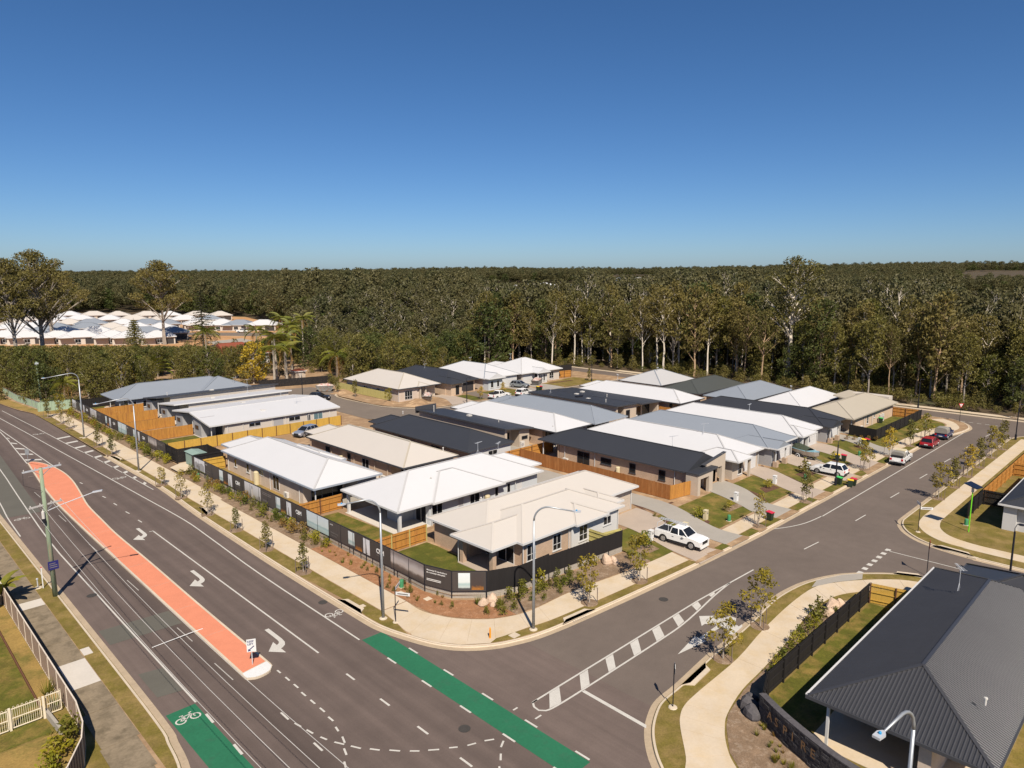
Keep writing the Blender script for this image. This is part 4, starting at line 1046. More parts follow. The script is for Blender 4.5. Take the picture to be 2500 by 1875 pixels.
    def person(s, d0, d1):
        s.rect(d0, d1, s.z0 + .03, s.z1 - .05, .036, 'print_person'); w = d1 - d0; c = d0 + w*.48; z = s.z0
        mb = MB()
        for x0, x1, h0, h1 in ((-.25, .3, .1, .7), (-.2, .22, .7, 1.15)): mb.quad(s.P(c + x0, z + h0, .04), s.P(c + x1, z + h0, .04), s.P(c + x1*.7, z + h1, .04), s.P(c + x0*.7, z + h1, .04))
        mb.build('shirt_print', 'render_pale', s.root)
        mb = MB(); mb.quad(s.P(c - .1, z + 1.15, .042), s.P(c + .08, z + 1.15, .042), s.P(c + .1, z + 1.5, .042), s.P(c - .1, z + 1.5, .042)); mb.quad(s.P(d1 - .5, z + .1, .042), s.P(d1 - .25, z + .1, .042), s.P(d1 - .25, z + .6, .042), s.P(d1 - .45, z + .6, .042)); mb.build('hair_print', 'print_dim', s.root)

bf = thing('banner_fence', 'black banner fence with advertising prints along the main road to the corner', 'fence', (35.3, 98.4, .75))
Y = lambda y: 98.4 - y
r1 = Run(bf, (35.32, 98.4), (35.32, 46.3), .82, 2.6); r1.frame()
r1.house_pic(Y(97.5), Y(94)); r1.words(Y(94), Y(89.4), 0); r1.triple(Y(89.4), Y(85.2)); r1.cbm(Y(85.3), Y(81.8)); r1.person(Y(81.8), Y(77.5)); r1.words(Y(77.5), Y(73.8), 1); r1.triple(Y(73.8), Y(69.9))
r1.cbm(Y(69.9), Y(66.7)); r1.rect(Y(66.7), Y(62.2), .85, 2.56, .036, 'print_sea'); r1.words(Y(62.2), Y(58.6), 0); r1.triple(Y(58.6), Y(54.5)); r1.cbm(Y(54.4), Y(51.4)); r1.rect(Y(51.3), Y(46.4), .85, 2.56, .036, 'print_dusk')
r2 = Run(bf, (35.32, 46.3), (36.12, 43.62), .82, 2.6); r2.frame()
r2.text('Welcoming 131 new families to', .165, .22, 2.2, bold=.004); r2.text('the community in Morayfield.', .165, .22, 1.98, bold=.004)
for z in (1.42, 1.3): r2.rect(.22, 1.7, z, z + .05, .038, 'print_text', 'text_line_print')
r3 = Run(bf, (36.12, 43.62), (38.2, 41.55), .82, 2.6); r3.frame()
r3.rect(.55, 1.55, .95, 2.45, .036, 'print_sky'); r3.rect(1.68, 2.7, .95, 2.45, .036, 'print_fire')

bg = thing('banner_fence', 'far black banner fence with prints beyond the service enclosure', 'fence', (35.5, 161.8, .7))
q1 = Run(bg, (35.62, 161.8), (35.42, 139), .72, 2.5); q1.frame(); q2 = Run(bg, (35.42, 139), (35.32, 108.5), .72, 2.5); q2.frame()
U = lambda y: 161.8 - y
q1.house_pic(U(161.7), U(159)); q1.words(U(158.9), U(156), 0); q1.triple(U(156), U(152.4)); q1.cbm(U(152.4), U(149)); q1.person(U(148.6), U(144.4)); q1.words(U(144.3), U(140.6), 1)
V = lambda y: 139 - y
q2.triple(V(138.9), V(135.4)); q2.cbm(V(135.3), V(131.6)); q2.rect(V(131.4), V(126.9), .75, 2.46, .036, 'print_sea'); q2.words(V(126.8), V(123.6), 0); q2.triple(V(123.5), V(120)); q2.cbm(V(119.9), V(116.4)); q2.rect(V(116.2), V(112.4), .75, 2.46, .036, 'print_dusk'); q2.words(V(112.3), V(108.7), 1)
bp = thing('timber_fence', 'plain black fence on the corner retaining wall beside the cream house', 'fence', (38.2, 41.55, .78))
for a, b, z in (((38.2, 41.55), (41.0, 40.42), 2.62), ((41.0, 40.42), (44.8, 40.38), 2.6), ((44.8, 40.38), (54.65, 39.52), 2.42)):
    rn = Run(bp, a, b, .78, z); n = max(1, round(rn.L / 2.4))
    for i in range(n):
        mb = MB(); d0, d1 = rn.L*i/n, rn.L*(i+1)/n; k = max(2, round((d1-d0)/.115)); w = (d1-d0)/k
        for j in range(k): mb.bar(rn.P(d0 + w*(j+.5), .74), rn.P(d0 + w*(j+.5), z + random.uniform(-.01, .01)), w - .006, .02, up=tuple(rn.n))
        mb.build('panel', 'timber_black', bp)
        mb = MB(); mb.bar(rn.P(d0, .1, -.06), rn.P(d0, z, -.06), .09, .09, up=tuple(rn.n)); mb.build('post', 'timber_black', bp)
    mb = MB(); mb.bar(rn.P(0, z - .25, -.05), rn.P(rn.L, z - .25, -.05), .05, .09); mb.bar(rn.P(0, 1.2, -.05), rn.P(rn.L, 1.2, -.05), .05, .09); mb.build('rail', 'timber_black', bp)

# ------------------------------------------------------------------ houses
class House:
    def __init__(s, label, x, y, z=PADZ, name='house'):
        s.root = thing(name, label, 'house', (x, y, z)); s.z = z; s.rf = MB(); s.cap = MB(); s.gut = MB(); s.sof = MB(); s.k = 0
    def hip(s, x0, x1, y0, y1, ze=3.2, pitch=22.5, axis=None, g0=False, g1=False, gut=True):
        """hip roof over an eave rectangle; g0 / g1 make the low / high end a gable"""
        s.k += 1; ze += .004 * s.k; E = .16
        axis = axis or ('x' if x1 - x0 >= y1 - y0 else 'y')
        if axis == 'x':
            h = (y1-y0)/2; m = (y0+y1)/2; r = ze + h * math.tan(R(pitch)); a, b = x0 + (0 if g0 else h), x1 - (0 if g1 else h)
            if b < a: a = b = (a + b) / 2
            s.rf.quad((x0,y0,ze),(x1,y0,ze),(b,m,r),(a,m,r), eave=(1,0,0)); s.rf.quad((x1,y1,ze),(x0,y1,ze),(a,m,r),(b,m,r), eave=(1,0,0))
            s.rf.quad((x0,y1,ze),(x0,y0,ze),(a,m,r), eave=(0,1,0)); s.rf.quad((x1,y0,ze),(x1,y1,ze),(b,m,r), eave=(0,1,0))
            hips = [((x0,y0,ze),(a,m,r)), ((x0,y1,ze),(a,m,r))] * (not g0) + [((x1,y0,ze),(b,m,r)), ((x1,y1,ze),(b,m,r))] * (not g1)
            rid = ((a,m,r),(b,m,r))
        else:
            h = (x1-x0)/2; m = (x0+x1)/2; r = ze + h * math.tan(R(pitch)); a, b = y0 + (0 if g0 else h), y1 - (0 if g1 else h)
            if b < a: a = b = (a + b) / 2
            s.rf.quad((x0,y1,ze),(x0,y0,ze),(m,a,r),(m,b,r), eave=(0,1,0)); s.rf.quad((x1,y0,ze),(x1,y1,ze),(m,b,r),(m,a,r), eave=(0,1,0))
            s.rf.quad((x0,y0,ze),(x1,y0,ze),(m,a,r), eave=(1,0,0)); s.rf.quad((x1,y1,ze),(x0,y1,ze),(m,b,r), eave=(1,0,0))
            hips = [((x0,y0,ze),(m,a,r)), ((x1,y0,ze),(m,a,r))] * (not g0) + [((x0,y1,ze),(m,b,r)), ((x1,y1,ze),(m,b,r))] * (not g1)
            rid = ((m,a,r),(m,b,r))
        for p, q in hips + [rid]:
            if (Vector(p) - Vector(q)).length > .05: s.cap.bar((p[0], p[1], p[2] + .03), (q[0], q[1], q[2] + .03), .2, .05)
        s.sof.quad((x0,y1,ze-E),(x1,y1,ze-E),(x1,y0,ze-E),(x0,y0,ze-E))
        if gut:
            g = .1
            s.gut.box(x0-g, y0-g, ze-E-.02, x1+g, y0, ze+.012); s.gut.box(x0-g, y1, ze-E-.02, x1+g, y1+g, ze+.012)
            s.gut.box(x0-g, y0, ze-E-.02, x0, y1, ze+.012); s.gut.box(x1, y0, ze-E-.02, x1+g, y1, ze+.012)
        return r
    def plane(s, x0, x1, y0, y1, z00, z10, z11, z01, eave=(1, 0, 0), t=.2):
        s.k += 1
        s.rf.quad((x0,y0,z00),(x1,y0,z10),(x1,y1,z11),(x0,y1,z01), eave=eave)
        s.sof.quad((x0,y1,z01-t),(x1,y1,z11-t),(x1,y0,z10-t),(x0,y0,z00-t))
        for p, q, u in (((x0,y0,z00),(x1,y0,z10),(0,-1,0)), ((x1,y0,z10),(x1,y1,z11),(1,0,0)), ((x1,y1,z11),(x0,y1,z01),(0,1,0)), ((x0,y1,z01),(x0,y0,z00),(-1,0,0))):
            e = .03
            s.gut.bar((p[0]+u[0]*e, p[1]+u[1]*e, p[2]-t/2+.005), (q[0]+u[0]*e, q[1]+u[1]*e, q[2]-t/2+.005), .06, t + .03)
    def finish_roof(s, m, trim, cap=None):
        r = s.rf.build('roof', m, s.root)
        if s.cap.f: s.cap.build('ridge_cap', cap or m, r)
        s.gut.build('gutter', trim, r); s.sof.build('soffit', 'trim_white', r)
        s.roof_obj = r
        return r
    def wall(s, x0, x1, y0, y1, m, z1=3.0, z0=None, name='wall'):
        s.k += 1; e = .002 * (s.k % 7)
        return MB().box(x0-e, y0-e, s.z - .25 if z0 is None else z0, x1+e, y1+e, z1 + e).build(name, m, s.root)
    def slab(s, x0, x1, y0, y1, m='concrete_white', h=.06): return MB().box(x0, y0, s.z - .2, x1, y1, s.z + h).build('slab', m, s.root)
    def post(s, x, y, w=.11, m='trim_white', z1=3.04): return MB().box(x-w/2, y-w/2, s.z, x+w/2, y+w/2, z1).build('post', m, s.root)
    def _b(s, mb, face, wl, a, b, z0, z1, k0, k1):
        """a box on a wall face between a and b along it, from k0 to k1 out of the wall"""
        if face == '-y': mb.box(a, wl - k1, z0, b, wl - k0, z1)
        elif face == '-x': mb.box(wl - k1, a, z0, wl - k0, b, z1)
        elif face == '+x': mb.box(wl + k0, a, z0, wl + k1, b, z1)
        return mb
    def win(s, face, wl, a, b, z0, z1, cols=2, row=0., frame='trim_white', glass='glass_dark', sill=True, name='window'):
        f = .06; mb = MB(); z0 += s.z; z1 += s.z
        s._b(mb, face, wl, a, b, z0, z0+f, .0, .06); s._b(mb, face, wl, a, b, z1-f, z1, .0, .06)
        s._b(mb, face, wl, a, a+f, z0+f, z1-f, .0, .06); s._b(mb, face, wl, b-f, b, z0+f, z1-f, .0, .06)
        for c in range(1, cols):
            x = a + (b-a)*c/cols; s._b(mb, face, wl, x-f*.45, x+f*.45, z0+f, z1-f, .0, .05)
        if row: zz = z0 + (z1-z0)*row; s._b(mb, face, wl, a+f, b-f, zz-f*.4, zz+f*.4, .0, .045)
        w = mb.build(name, frame, s.root)
        s._b(MB(), face, wl, a+f, b-f, z0+f, z1-f, .0, .025).build('pane', glass, w)
        if sill and z0 > s.z + .3: s._b(MB(), face, wl, a-.06, b+.06, z0-.09, z0, .0, .1).build('sill', frame, w)
        return w
    def door(s, face, wl, a, b, m='door_grey', h=2.1, frame='trim_white'):
        w = s.win(face, wl, a, b, 0.05, h, 1, 0, frame, m, False, 'door')
        kk = s._b(MB(), face, wl, b-.2, b-.12, s.z+1.0, s.z+1.06, .02, .1).build('handle', 'galv', w)
        return w
    def garage(s, face, wl, a, b, m='render_white', h=2.25):
        mb = MB(); n = 5
        for i in range(n): s._b(mb, face, wl, a, b, s.z + .05 + h*i/n + .012, s.z + .05 + h*(i+1)/n - .012, .0, .03)
        s._b(mb, face, wl, a, b, s.z + .05, s.z + .05 + h, .0, .012)
        return mb.build('garage_door', m, s.root)
    def recess(s, face, wl, a, b, z0, z1, m='glass_dark'): return s._b(MB(), face, wl, a, b, s.z+z0, s.z+z1, .0, .008).build('shade_panel', m, s.root)  # flat panel on the wall; its colour stands for the shade inside
    def pipe(s, x, y, z1=3.05, m='trim_white'): return MB().tube([(x, y, s.z), (x, y, z1)], .045, 6).build('downpipe', m, s.root)
    def head(s, x, y, z=3.0): return MB().box(x-.1, y-.1, z-.12, x+.1, y+.1, z+.1).build('rainhead', 'trim_white', s.root)
    def ac(s, face, wl, a, w=.85, h=.65):
        o = s._b(MB(), face, wl, a, a+w, s.z+.06, s.z+.06+h, .08, .4).build('air_conditioner', 'unit_white', s.root)
        if face == '-x': MB().lathe([(.26, 0), (.26, .02), (.05, .02)], 14, (wl-.405, a+w*.38, s.z+.06+h/2), 'x').build('fan_grille', 'render_grey', o)
        else: MB().lathe([(.26, 0), (.26, -.02), (.05, -.02)], 14, (a+w*.38, wl-.405, s.z+.06+h/2), 'y').build('fan_grille', 'render_grey', o)
        return o
    def tank(s, x, y, r=.33, h=1.65): return MB().lathe([(r, 0), (r, h-.08), (r*.8, h), (.02, h+.03)], 16, (x, y, s.z)).build('water_heater', 'tank_beige', s.root, smooth=False)
    def antenna(s, x, y, z, h=1.5, rz=.3):
        mb = MB(); mb.tube([(x, y, z-.1), (x, y, z+h)], .022, 5); c, sn = math.cos(rz), math.sin(rz)
        mb.bar((x - c*.5, y - sn*.5, z+h-.08), (x + c*.9, y + sn*.9, z+h-.08), .03, .03)
        for k in range(8):
            d = -.45 + k*.18; w = .5 - k*.035
            mb.bar((x + c*d + sn*w/2, y + sn*d - c*w/2, z+h-.06), (x + c*d - sn*w/2, y + sn*d + c*w/2, z+h-.06), .014, .014)
        mb.tube([(x - .35, y, z - .02), (x, y, z + .5)], .015, 4); mb.tube([(x + .35, y, z - .02), (x, y, z + .5)], .015, 4)
        return mb.build('antenna', 'galv_pale', s.root)
    def vent(s, x, y, z, h=.35): return MB().lathe([(.06, -.1), (.06, h), (.1, h), (.1, h+.1), (.02, h+.13)], 8, (x, y, z)).build('vent_pipe', 'unit_white', s.root)
    def skylight(s, x, y, z): return MB().box(x-.35, y-.35, z-.1, x+.35, y+.35, z+.12).build('skylight', 'unit_white', s.root)
    def gable(s, pts, m): 
        mb = MB(); mb.quad(*pts); return mb.build('gable', m, s.root)

# --- corner house
h = House('cream roofed brick corner house with an open corner patio', 52, 48)
h.hip(41.9, 65.8, 45.6, 54.3); h.hip(40.6, 50.5, 43.4, 49.0); h.hip(43.7, 59.0, 42.6, 51.0); h.hip(50.9, 55.8, 42.2, 48.0, axis='y'); h.hip(56.5, 60.4, 43.7, 50.0, axis='y')
h.finish_roof('roof_cream', 'trim_white')
h.wall(42.4, 60.2, 48.5, 53.8, 'brick_tan'); h.wall(44.3, 50.9, 43.1, 48.6, 'brick_tan'); h.wall(50.9, 58.5, 42.9, 48.6, 'render_white'); h.wall(58.5, 59.9, 44.2, 48.6, 'render_white'); h.wall(60.2, 65.3, 46.1, 53.8, 'render_pale')
h.slab(40.9, 44.3, 43.7, 48.5, 'concrete_pink')
for x, y in ((41.35, 44.1), (41.35, 48.2)): h.post(x, y, .45, 'brick_tan')
h.win('-x', 44.3, 44.3, 46.5, .05, 2.2, 2); h.win('-x', 44.3, 46.8, 48.3, .05, 2.2, 1)
for a, b, z in ((44.7, 45.9, .55), (48.3, 49.5, .55)): h.win('-y', 43.1, a, b, z, 2.15, 2, .38)
h.win('-y', 42.9, 52.0, 53.3, .55, 2.15, 2, .4); h.win('-y', 42.9, 55.9, 57.2, 1.2, 2.1, 2)
h.garage('-y', 46.1, 60.6, 65.0, 'render_cream'); h.door('-y', 44.2, 58.8, 59.7)
for x, y in ((44.15, 43.0), (50.6, 43.0), (58.3, 42.8), (65.1, 46.0), (41.1, 48.6)): h.pipe(x, y)
h.head(50.8, 42.75); h.head(44.4, 43.0); h.head(41.0, 47.5); h.vent(44.5, 51.0, 4.0, .1); h.vent(47.4, 52.3, 4.3, .1)

h = House('white roofed house with two open patios behind the corner lawn', 52, 63)
h.hip(40.7, 62.7, 57.7, 68.5); h.hip(45.1, 55.7, 57.3, 66.0); h.hip(56.0, 65.0, 60.2, 67.0)
h.finish_roof('roof_white', 'trim_white', 'roof_pale')
h.wall(45.2, 62.2, 58.2, 68.0, 'render_blue'); h.wall(62.2, 64.4, 61, 66.4, 'render_white'); h.wall(43.2, 45.4, 61.0, 63.2, 'render_blue'); h.wall(44.4, 45.3, 66.2, 68.0, 'brick_tan')
h.slab(40.9, 45.2, 57.9, 68.2); 
for x, y in ((41.2, 58.1), (41.2, 67.9)): h.post(x, y, .3, 'render_white')
h.win('-x', 45.2, 58.7, 60.6, .05, 2.2, 2); h.win('-x', 45.2, 63.6, 65.8, .05, 2.2, 2); h.win('-y', 58.2, 45.5, 47.0, .05, 2.2, 2, frame='trim_white')
h.win('-y', 58.2, 51.0, 52.5, .9, 2.15, 2); h.win('-y', 58.2, 54.9, 55.5, .8, 2.2, 1); h.win('-y', 58.2, 56.9, 57.5, .8, 2.2, 1); h.door('-y', 58.2, 49.2, 50.1); h.win('-y', 58.2, 58.6, 59.4, 1.0, 2.2, 1, glass='render_white')
h.pipe(45.3, 57.9); h.pipe(53.0, 58.0); h.pipe(58.2, 58.0); h.tank(53.4, 57.8); h.head(45.4, 57.6); h.antenna(59.5, 66.2, 4.4, 1.5, .2); h.antenna(61.8, 64.8, 4.2, 1.5, .5); h.vent(47.7, 61.0, 4.6, .08)

h = House('white roofed brick house facing the banner fence with a beige tank', 43, 84)
h.hip(38.5, 47.7, 70.8, 96.0); h.hip(40.0, 45.9, 86, 99.6, axis='y'); h.hip(43.5, 48.3, 80.0, 90.5, axis='y')
h.finish_roof('roof_white', 'trim_grey', 'roof_pale')
h.wall(39.0, 47.2, 74.3, 95.5, 'brick_pale'); h.wall(41, 45, 95, 98.8, 'brick_pale'); h.wall(44.6, 47.2, 71.3, 74.3, 'render_grey'); h.slab(38.7, 47.4, 71.0, 74.3, 'concrete_grey')
h.post(38.95, 71.3); h.win('-y', 74.3, 40.0, 44.3, .05, 2.2, 3, frame='door_grey'); h.win('-x', 39.0, 80.2, 81.9, .3, 2.1, 2); h.win('-x', 39.0, 84.4, 85.6, 1.3, 2.1, 2, sill=False); h.win('-x', 39.0, 88.6, 89.4, .9, 2.1, 1); h.win('-x', 39.0, 92.4, 93.2, .9, 2.1, 1)
for y in (75.0, 82.5, 88.0, 94.9): h.pipe(38.9, y); h.head(38.8, y + .7)
h.tank(38.7, 85.9, .36, 1.75); h.ac('-x', 39.0, 77.6)

h = House('cream roofed brick house second from the banner fence', 55, 84)
h.hip(51.0, 60.1, 70.8, 95.2); h.hip(52.5, 58.0, 86, 98.6, axis='y'); h.hip(55.5, 60.4, 82.0, 94.0, axis='y')
h.finish_roof('roof_cream', 'trim_dark', 'roof_beige')
h.wall(51.5, 59.6, 74.2, 94.7, 'brick_tan'); h.wall(53, 57.5, 94.2, 98, 'brick_tan'); h.wall(57.5, 59.6, 71.3, 74.2, 'render_cream'); h.slab(51.2, 59.8, 71.0, 74.2, 'concrete_grey')
h.post(51.5, 71.3); h.win('-y', 74.2, 53, 57, .05, 2.2, 3, frame='door_grey'); h.win('-x', 51.5, 79.3, 81.0, .3, 2.1, 2, frame='door_grey'); h.win('-x', 51.5, 83.9, 84.7, 1.2, 2.1, 1, frame='trim_dark'); h.win('-x', 51.5, 89.4, 90.6, .9, 2.1, 2, frame='trim_dark')
for y in (74.9, 77.9, 82.9, 88.9): h.pipe(51.4, y, m='render_cream')
for y in (75.6, 86.4): h.head(51.3, y)
h.tank(51.15, 86.0, .33, 1.5); h.ac('-x', 51.5, 77.0); h.ac('-x', 51.5, 75.4); h.vent(58.6, 72.2, 3.7, .5)

h = House('charcoal hip roofed house third from the banner fence', 66, 84)
h.hip(62.2, 71.0, 71.2, 95.0); h.hip(64.0, 69.2, 86, 98.2, axis='y')
h.finish_roof('roof_dark', 'trim_dark'); h.wall(62.7, 70.5, 71.7, 94.5, 'brick_tan', 3.02); h.wall(64.4, 68.8, 94, 97.6, 'brick_tan'); h.wall(62.9, 70.7, 71.5, 71.9, 'render_white')
h.win('-x', 62.7, 78, 80, .3, 2.1, 2, frame='trim_dark'); h.win('-x', 62.7, 86, 88, .3, 2.1, 2, frame='trim_dark'); h.win('-y', 71.5, 66.2, 68.0, .8, 2.1, 2)
h.vent(66.8, 92.5, 4.9, .3); h.head(62.5, 83)

h = House('cream walled house with a charcoal skillion roof and dark parapet', 76.5, 86)
h.plane(73.0, 79.3, 75.0, 97.2, 4.1, 3.4, 3.4, 4.1, eave=(0, 1, 0)); h.finish_roof('roof_dark', 'trim_dark')
h.wall(73.4, 78.9, 77.4, 96.8, 'render_cream', 3.3); h.wall(73.4, 73.8, 75.4, 96.8, 'render_cream', 3.88); h.wall(76.7, 78.9, 75.6, 77.5, 'render_cream', 3.2)
mb = MB(); mb.quad((73.35, 75.4, 3.3), (73.35, 96.8, 3.3), (78.9, 96.8, 3.3), (78.9, 75.4, 3.3)); 
h.wall(73.4, 75, 77.3, 77.6, 'render_cream', 3.7); h.slab(73.2, 79.1, 75.2, 77.5, 'concrete_grey'); h.win('-y', 75.6, 77.2, 78.5, 1.2, 1.75, 1, frame='trim_dark', sill=False); h.win('-y', 77.4, 73.9, 76.2, .05, 2.2, 2, frame='trim_dark'); h.ac('-y', 75.6, 76.75, .75, .95)
MB().box(73.0, 97.25, 3.4, 77.5, 97.45, 4.55).build('parapet', 'trim_dark', h.root); h.skylight(77.2, 88, 3.75); h.vent(77.4, 81, 3.65, .4); h.vent(74.4, 94, 4.0, .9)

h = House('white roofed brick house between the charcoal skillion and long grey roof', 84, 84)
h.hip(79.8, 88.5, 70.7, 95.3); h.hip(81.5, 87, 86, 98, axis='y'); h.finish_roof('roof_white', 'trim_dark', 'roof_pale')
h.wall(80.3, 88.0, 74, 94.8, 'brick_tan'); h.wall(82, 86.6, 94, 97.4, 'brick_tan'); h.wall(84.2, 88.0, 71.3, 74.05, 'render_pale'); h.slab(80, 88.3, 70.9, 74, 'concrete_grey'); h.post(80.2, 71.1); h.win('-y', 74, 81, 83.8, .05, 2.2, 2, frame='trim_dark'); h.win('-y', 71.3, 85, 86.5, .9, 2.1, 2); h.vent(81.0, 72.4, 3.6, .12)
h = House('grey hip roofed house beside the large charcoal flat roof', 93, 84)
h.hip(89.2, 98.0, 70.5, 95.3); h.hip(91, 96.2, 86, 98.2, axis='y'); h.finish_roof('roof_grey', 'trim_grey')
h.wall(89.7, 97.5, 74, 94.8, 'render_grey'); h.wall(91.5, 95.8, 94, 97.6, 'render_grey'); h.slab(89.4, 97.8, 70.8, 74, 'concrete_grey'); h.post(89.6, 70.9); h.post(97.5, 70.9); h.win('-y', 74, 90.5, 94.5, .05, 2.2, 3, frame='trim_dark'); h.vent(92.5, 93.5, 4.6, .3)
h = House('large charcoal low pitched house with skylights and cream walls', 107, 86)
h.plane(100.8, 107.1, 74.8, 96.9, 3.95, 3.7, 3.7, 3.95, eave=(0, 1, 0)); h.plane(107.1, 113.8, 73.9, 96.4, 3.72, 3.4, 3.4, 3.72, eave=(0, 1, 0)); h.finish_roof('roof_dark', 'trim_dark')
h.wall(101.2, 107.0, 77.0, 96.5, 'render_cream', 3.45); h.wall(101.2, 101.6, 75.2, 96.5, 'render_cream', 3.72); h.wall(107.0, 113.3, 76.0, 96.0, 'render_cream', 3.2); h.slab(101, 113.5, 74.4, 77, 'concrete_grey')
h.wall(103.5, 107.4, 75.3, 77.1, 'render_cream', 3.4); h.wall(112.9, 113.3, 74.3, 76.1, 'render_cream', 3.18); h.win('-y', 75.3, 104.2, 105.4, .05, 2.2, 1, frame='trim_dark'); h.win('-y', 76.0, 108.6, 109.8, .05, 2.2, 2, frame='trim_dark'); h.win('-y', 76.0, 110.4, 112.7, .05, 2.3, 2, frame='trim_dark'); h.ac('-y', 76.0, 107.5, .8, .7)
for x, y in ((104, 84), (106.5, 89), (109.5, 90)): h.skylight(x, y, 3.75)
h.vent(103, 79, 3.85, .5); h.vent(108.5, 83, 3.6, .5); h.antenna(103.2, 93, 3.8, 1.2, .1); MB().box(111.0-8, 85.9, 3.85, 111.0-6.2, 86.5, 4.1).build('solar_vent', 'steel_black', h.root)
h = House('white hip roofed house behind the large charcoal flat roof', 119, 83)
h.hip(114.6, 123.1, 70.3, 95.3); h.hip(118, 123.4, 86, 97.7, axis='y'); h.finish_roof('roof_white', 'trim_dark', 'roof_pale')
h.wall(115.1, 122.6, 73.4, 94.8, 'brick_tan'); h.wall(118.4, 122.8, 94, 97, 'brick_tan'); h.wall(118.6, 122.6, 70.8, 73.5, 'render_pale'); h.slab(114.8, 122.9, 70.5, 73.4, 'concrete_grey'); h.win('-y', 73.4, 115.6, 116.6, .05, 2.2, 1, frame='trim_dark'); h.win('-y', 70.8, 119.4, 122.0, .4, 2.0, 2, glass='timber_brown'); h.antenna(121.3, 90, 4.9, 1.2, .9); h.vent(115.6, 71.6, 3.6, .1)

# --- street-front row
h = House('charcoal roofed brick house with a cream parapet front and open garage', 79, 56)
h.hip(74.8, 82.9, 44.6, 69.7, axis='y', g0=True); h.plane(74.7, 79.3, 42.95, 44.75, 3.26, 3.36, 3.36, 3.26); h.plane(79.0, 83.05, 44.5, 52, 3.3, 3.3, 3.34, 3.34)
h.finish_roof('roof_dark', 'trim_dark')
h.wall(75.3, 82.4, 44.7, 66.0, 'brick_tan'); h.wall(78.8, 82.4, 66, 69.2, 'brick_tan'); h.slab(75, 82.6, 66, 69.4, 'concrete_grey'); h.post(75.3, 69.2); h.post(75.3, 66.2, .2, 'brick_tan')
fw = MB()
for x0, x1, z0, z1 in ((74.75, 75.35, .2, 3.2), (77.4, 78.3, .2, 3.2), (75.35, 77.4, 2.5, 3.2)): fw.box(x0, 43.0, z0, x1, 43.4, z1)
for x0, x1, z0, z1 in ((78.3, 78.8, .2, 3.6), (82.2, 83.0, .2, 4.35), (78.8, 82.2, 2.7, 3.6)): fw.box(x0, 43.9, z0, x1, 44.25, z1)
fw.quad((77.6, 43.9, 3.6), (82.2, 43.9, 3.6), (82.2, 43.9, 4.3), (77.6, 43.9, 3.62)); fw.quad((82.2, 44.25, 3.6), (77.6, 44.25, 3.6), (77.6, 44.25, 3.62), (82.2, 44.25, 4.3))
fw.build('parapet_front', 'render_cream', h.root)
mb = MB(); mb.bar((77.5, 44.07, 3.68), (83.05, 44.07, 4.42), .46, .07); mb.build('parapet_cap', 'trim_dark', h.root)
h.wall(74.75, 75.1, 43.4, 44.7, 'render_cream', 3.1); h.door('-y', 44.7, 75.6, 76.5, 'render_white'); h.win('-y', 44.7, 76.7, 77.5, .9, 2.2, 1, frame='trim_dark'); h.recess('-y', 44.7, 79.2, 82.0, .05, 2.3, 'door_opening_dark')
MB().box(79.1, 44.75, .46, 82.1, 50, .5).build('garage_floor', 'concrete_pink', h.root)
h.win('-x', 75.3, 60.4, 62.6, .1, 2.15, 2, frame='trim_dark'); h.win('-x', 75.3, 56.6, 58.4, 1.1, 2.0, 1, frame='trim_dark'); h.win('-x', 75.3, 52.6, 53.6, .8, 2.1, 1, frame='trim_dark'); h.win('-x', 75.3, 48.0, 49.0, .8, 2.1, 1, frame='trim_dark')
h.tank(74.9, 55.2, .3, 1.3); h.ac('-x', 75.3, 64.2); h.pipe(75.2, 64.9); h.pipe(75.2, 59.4); h.pipe(75.2, 46.6); h.head(75.1, 46.9); h.head(75.1, 59.9); h.head(75.1, 66.3); h.antenna(80.5, 50.4, 4.2, 1.7, -.3)
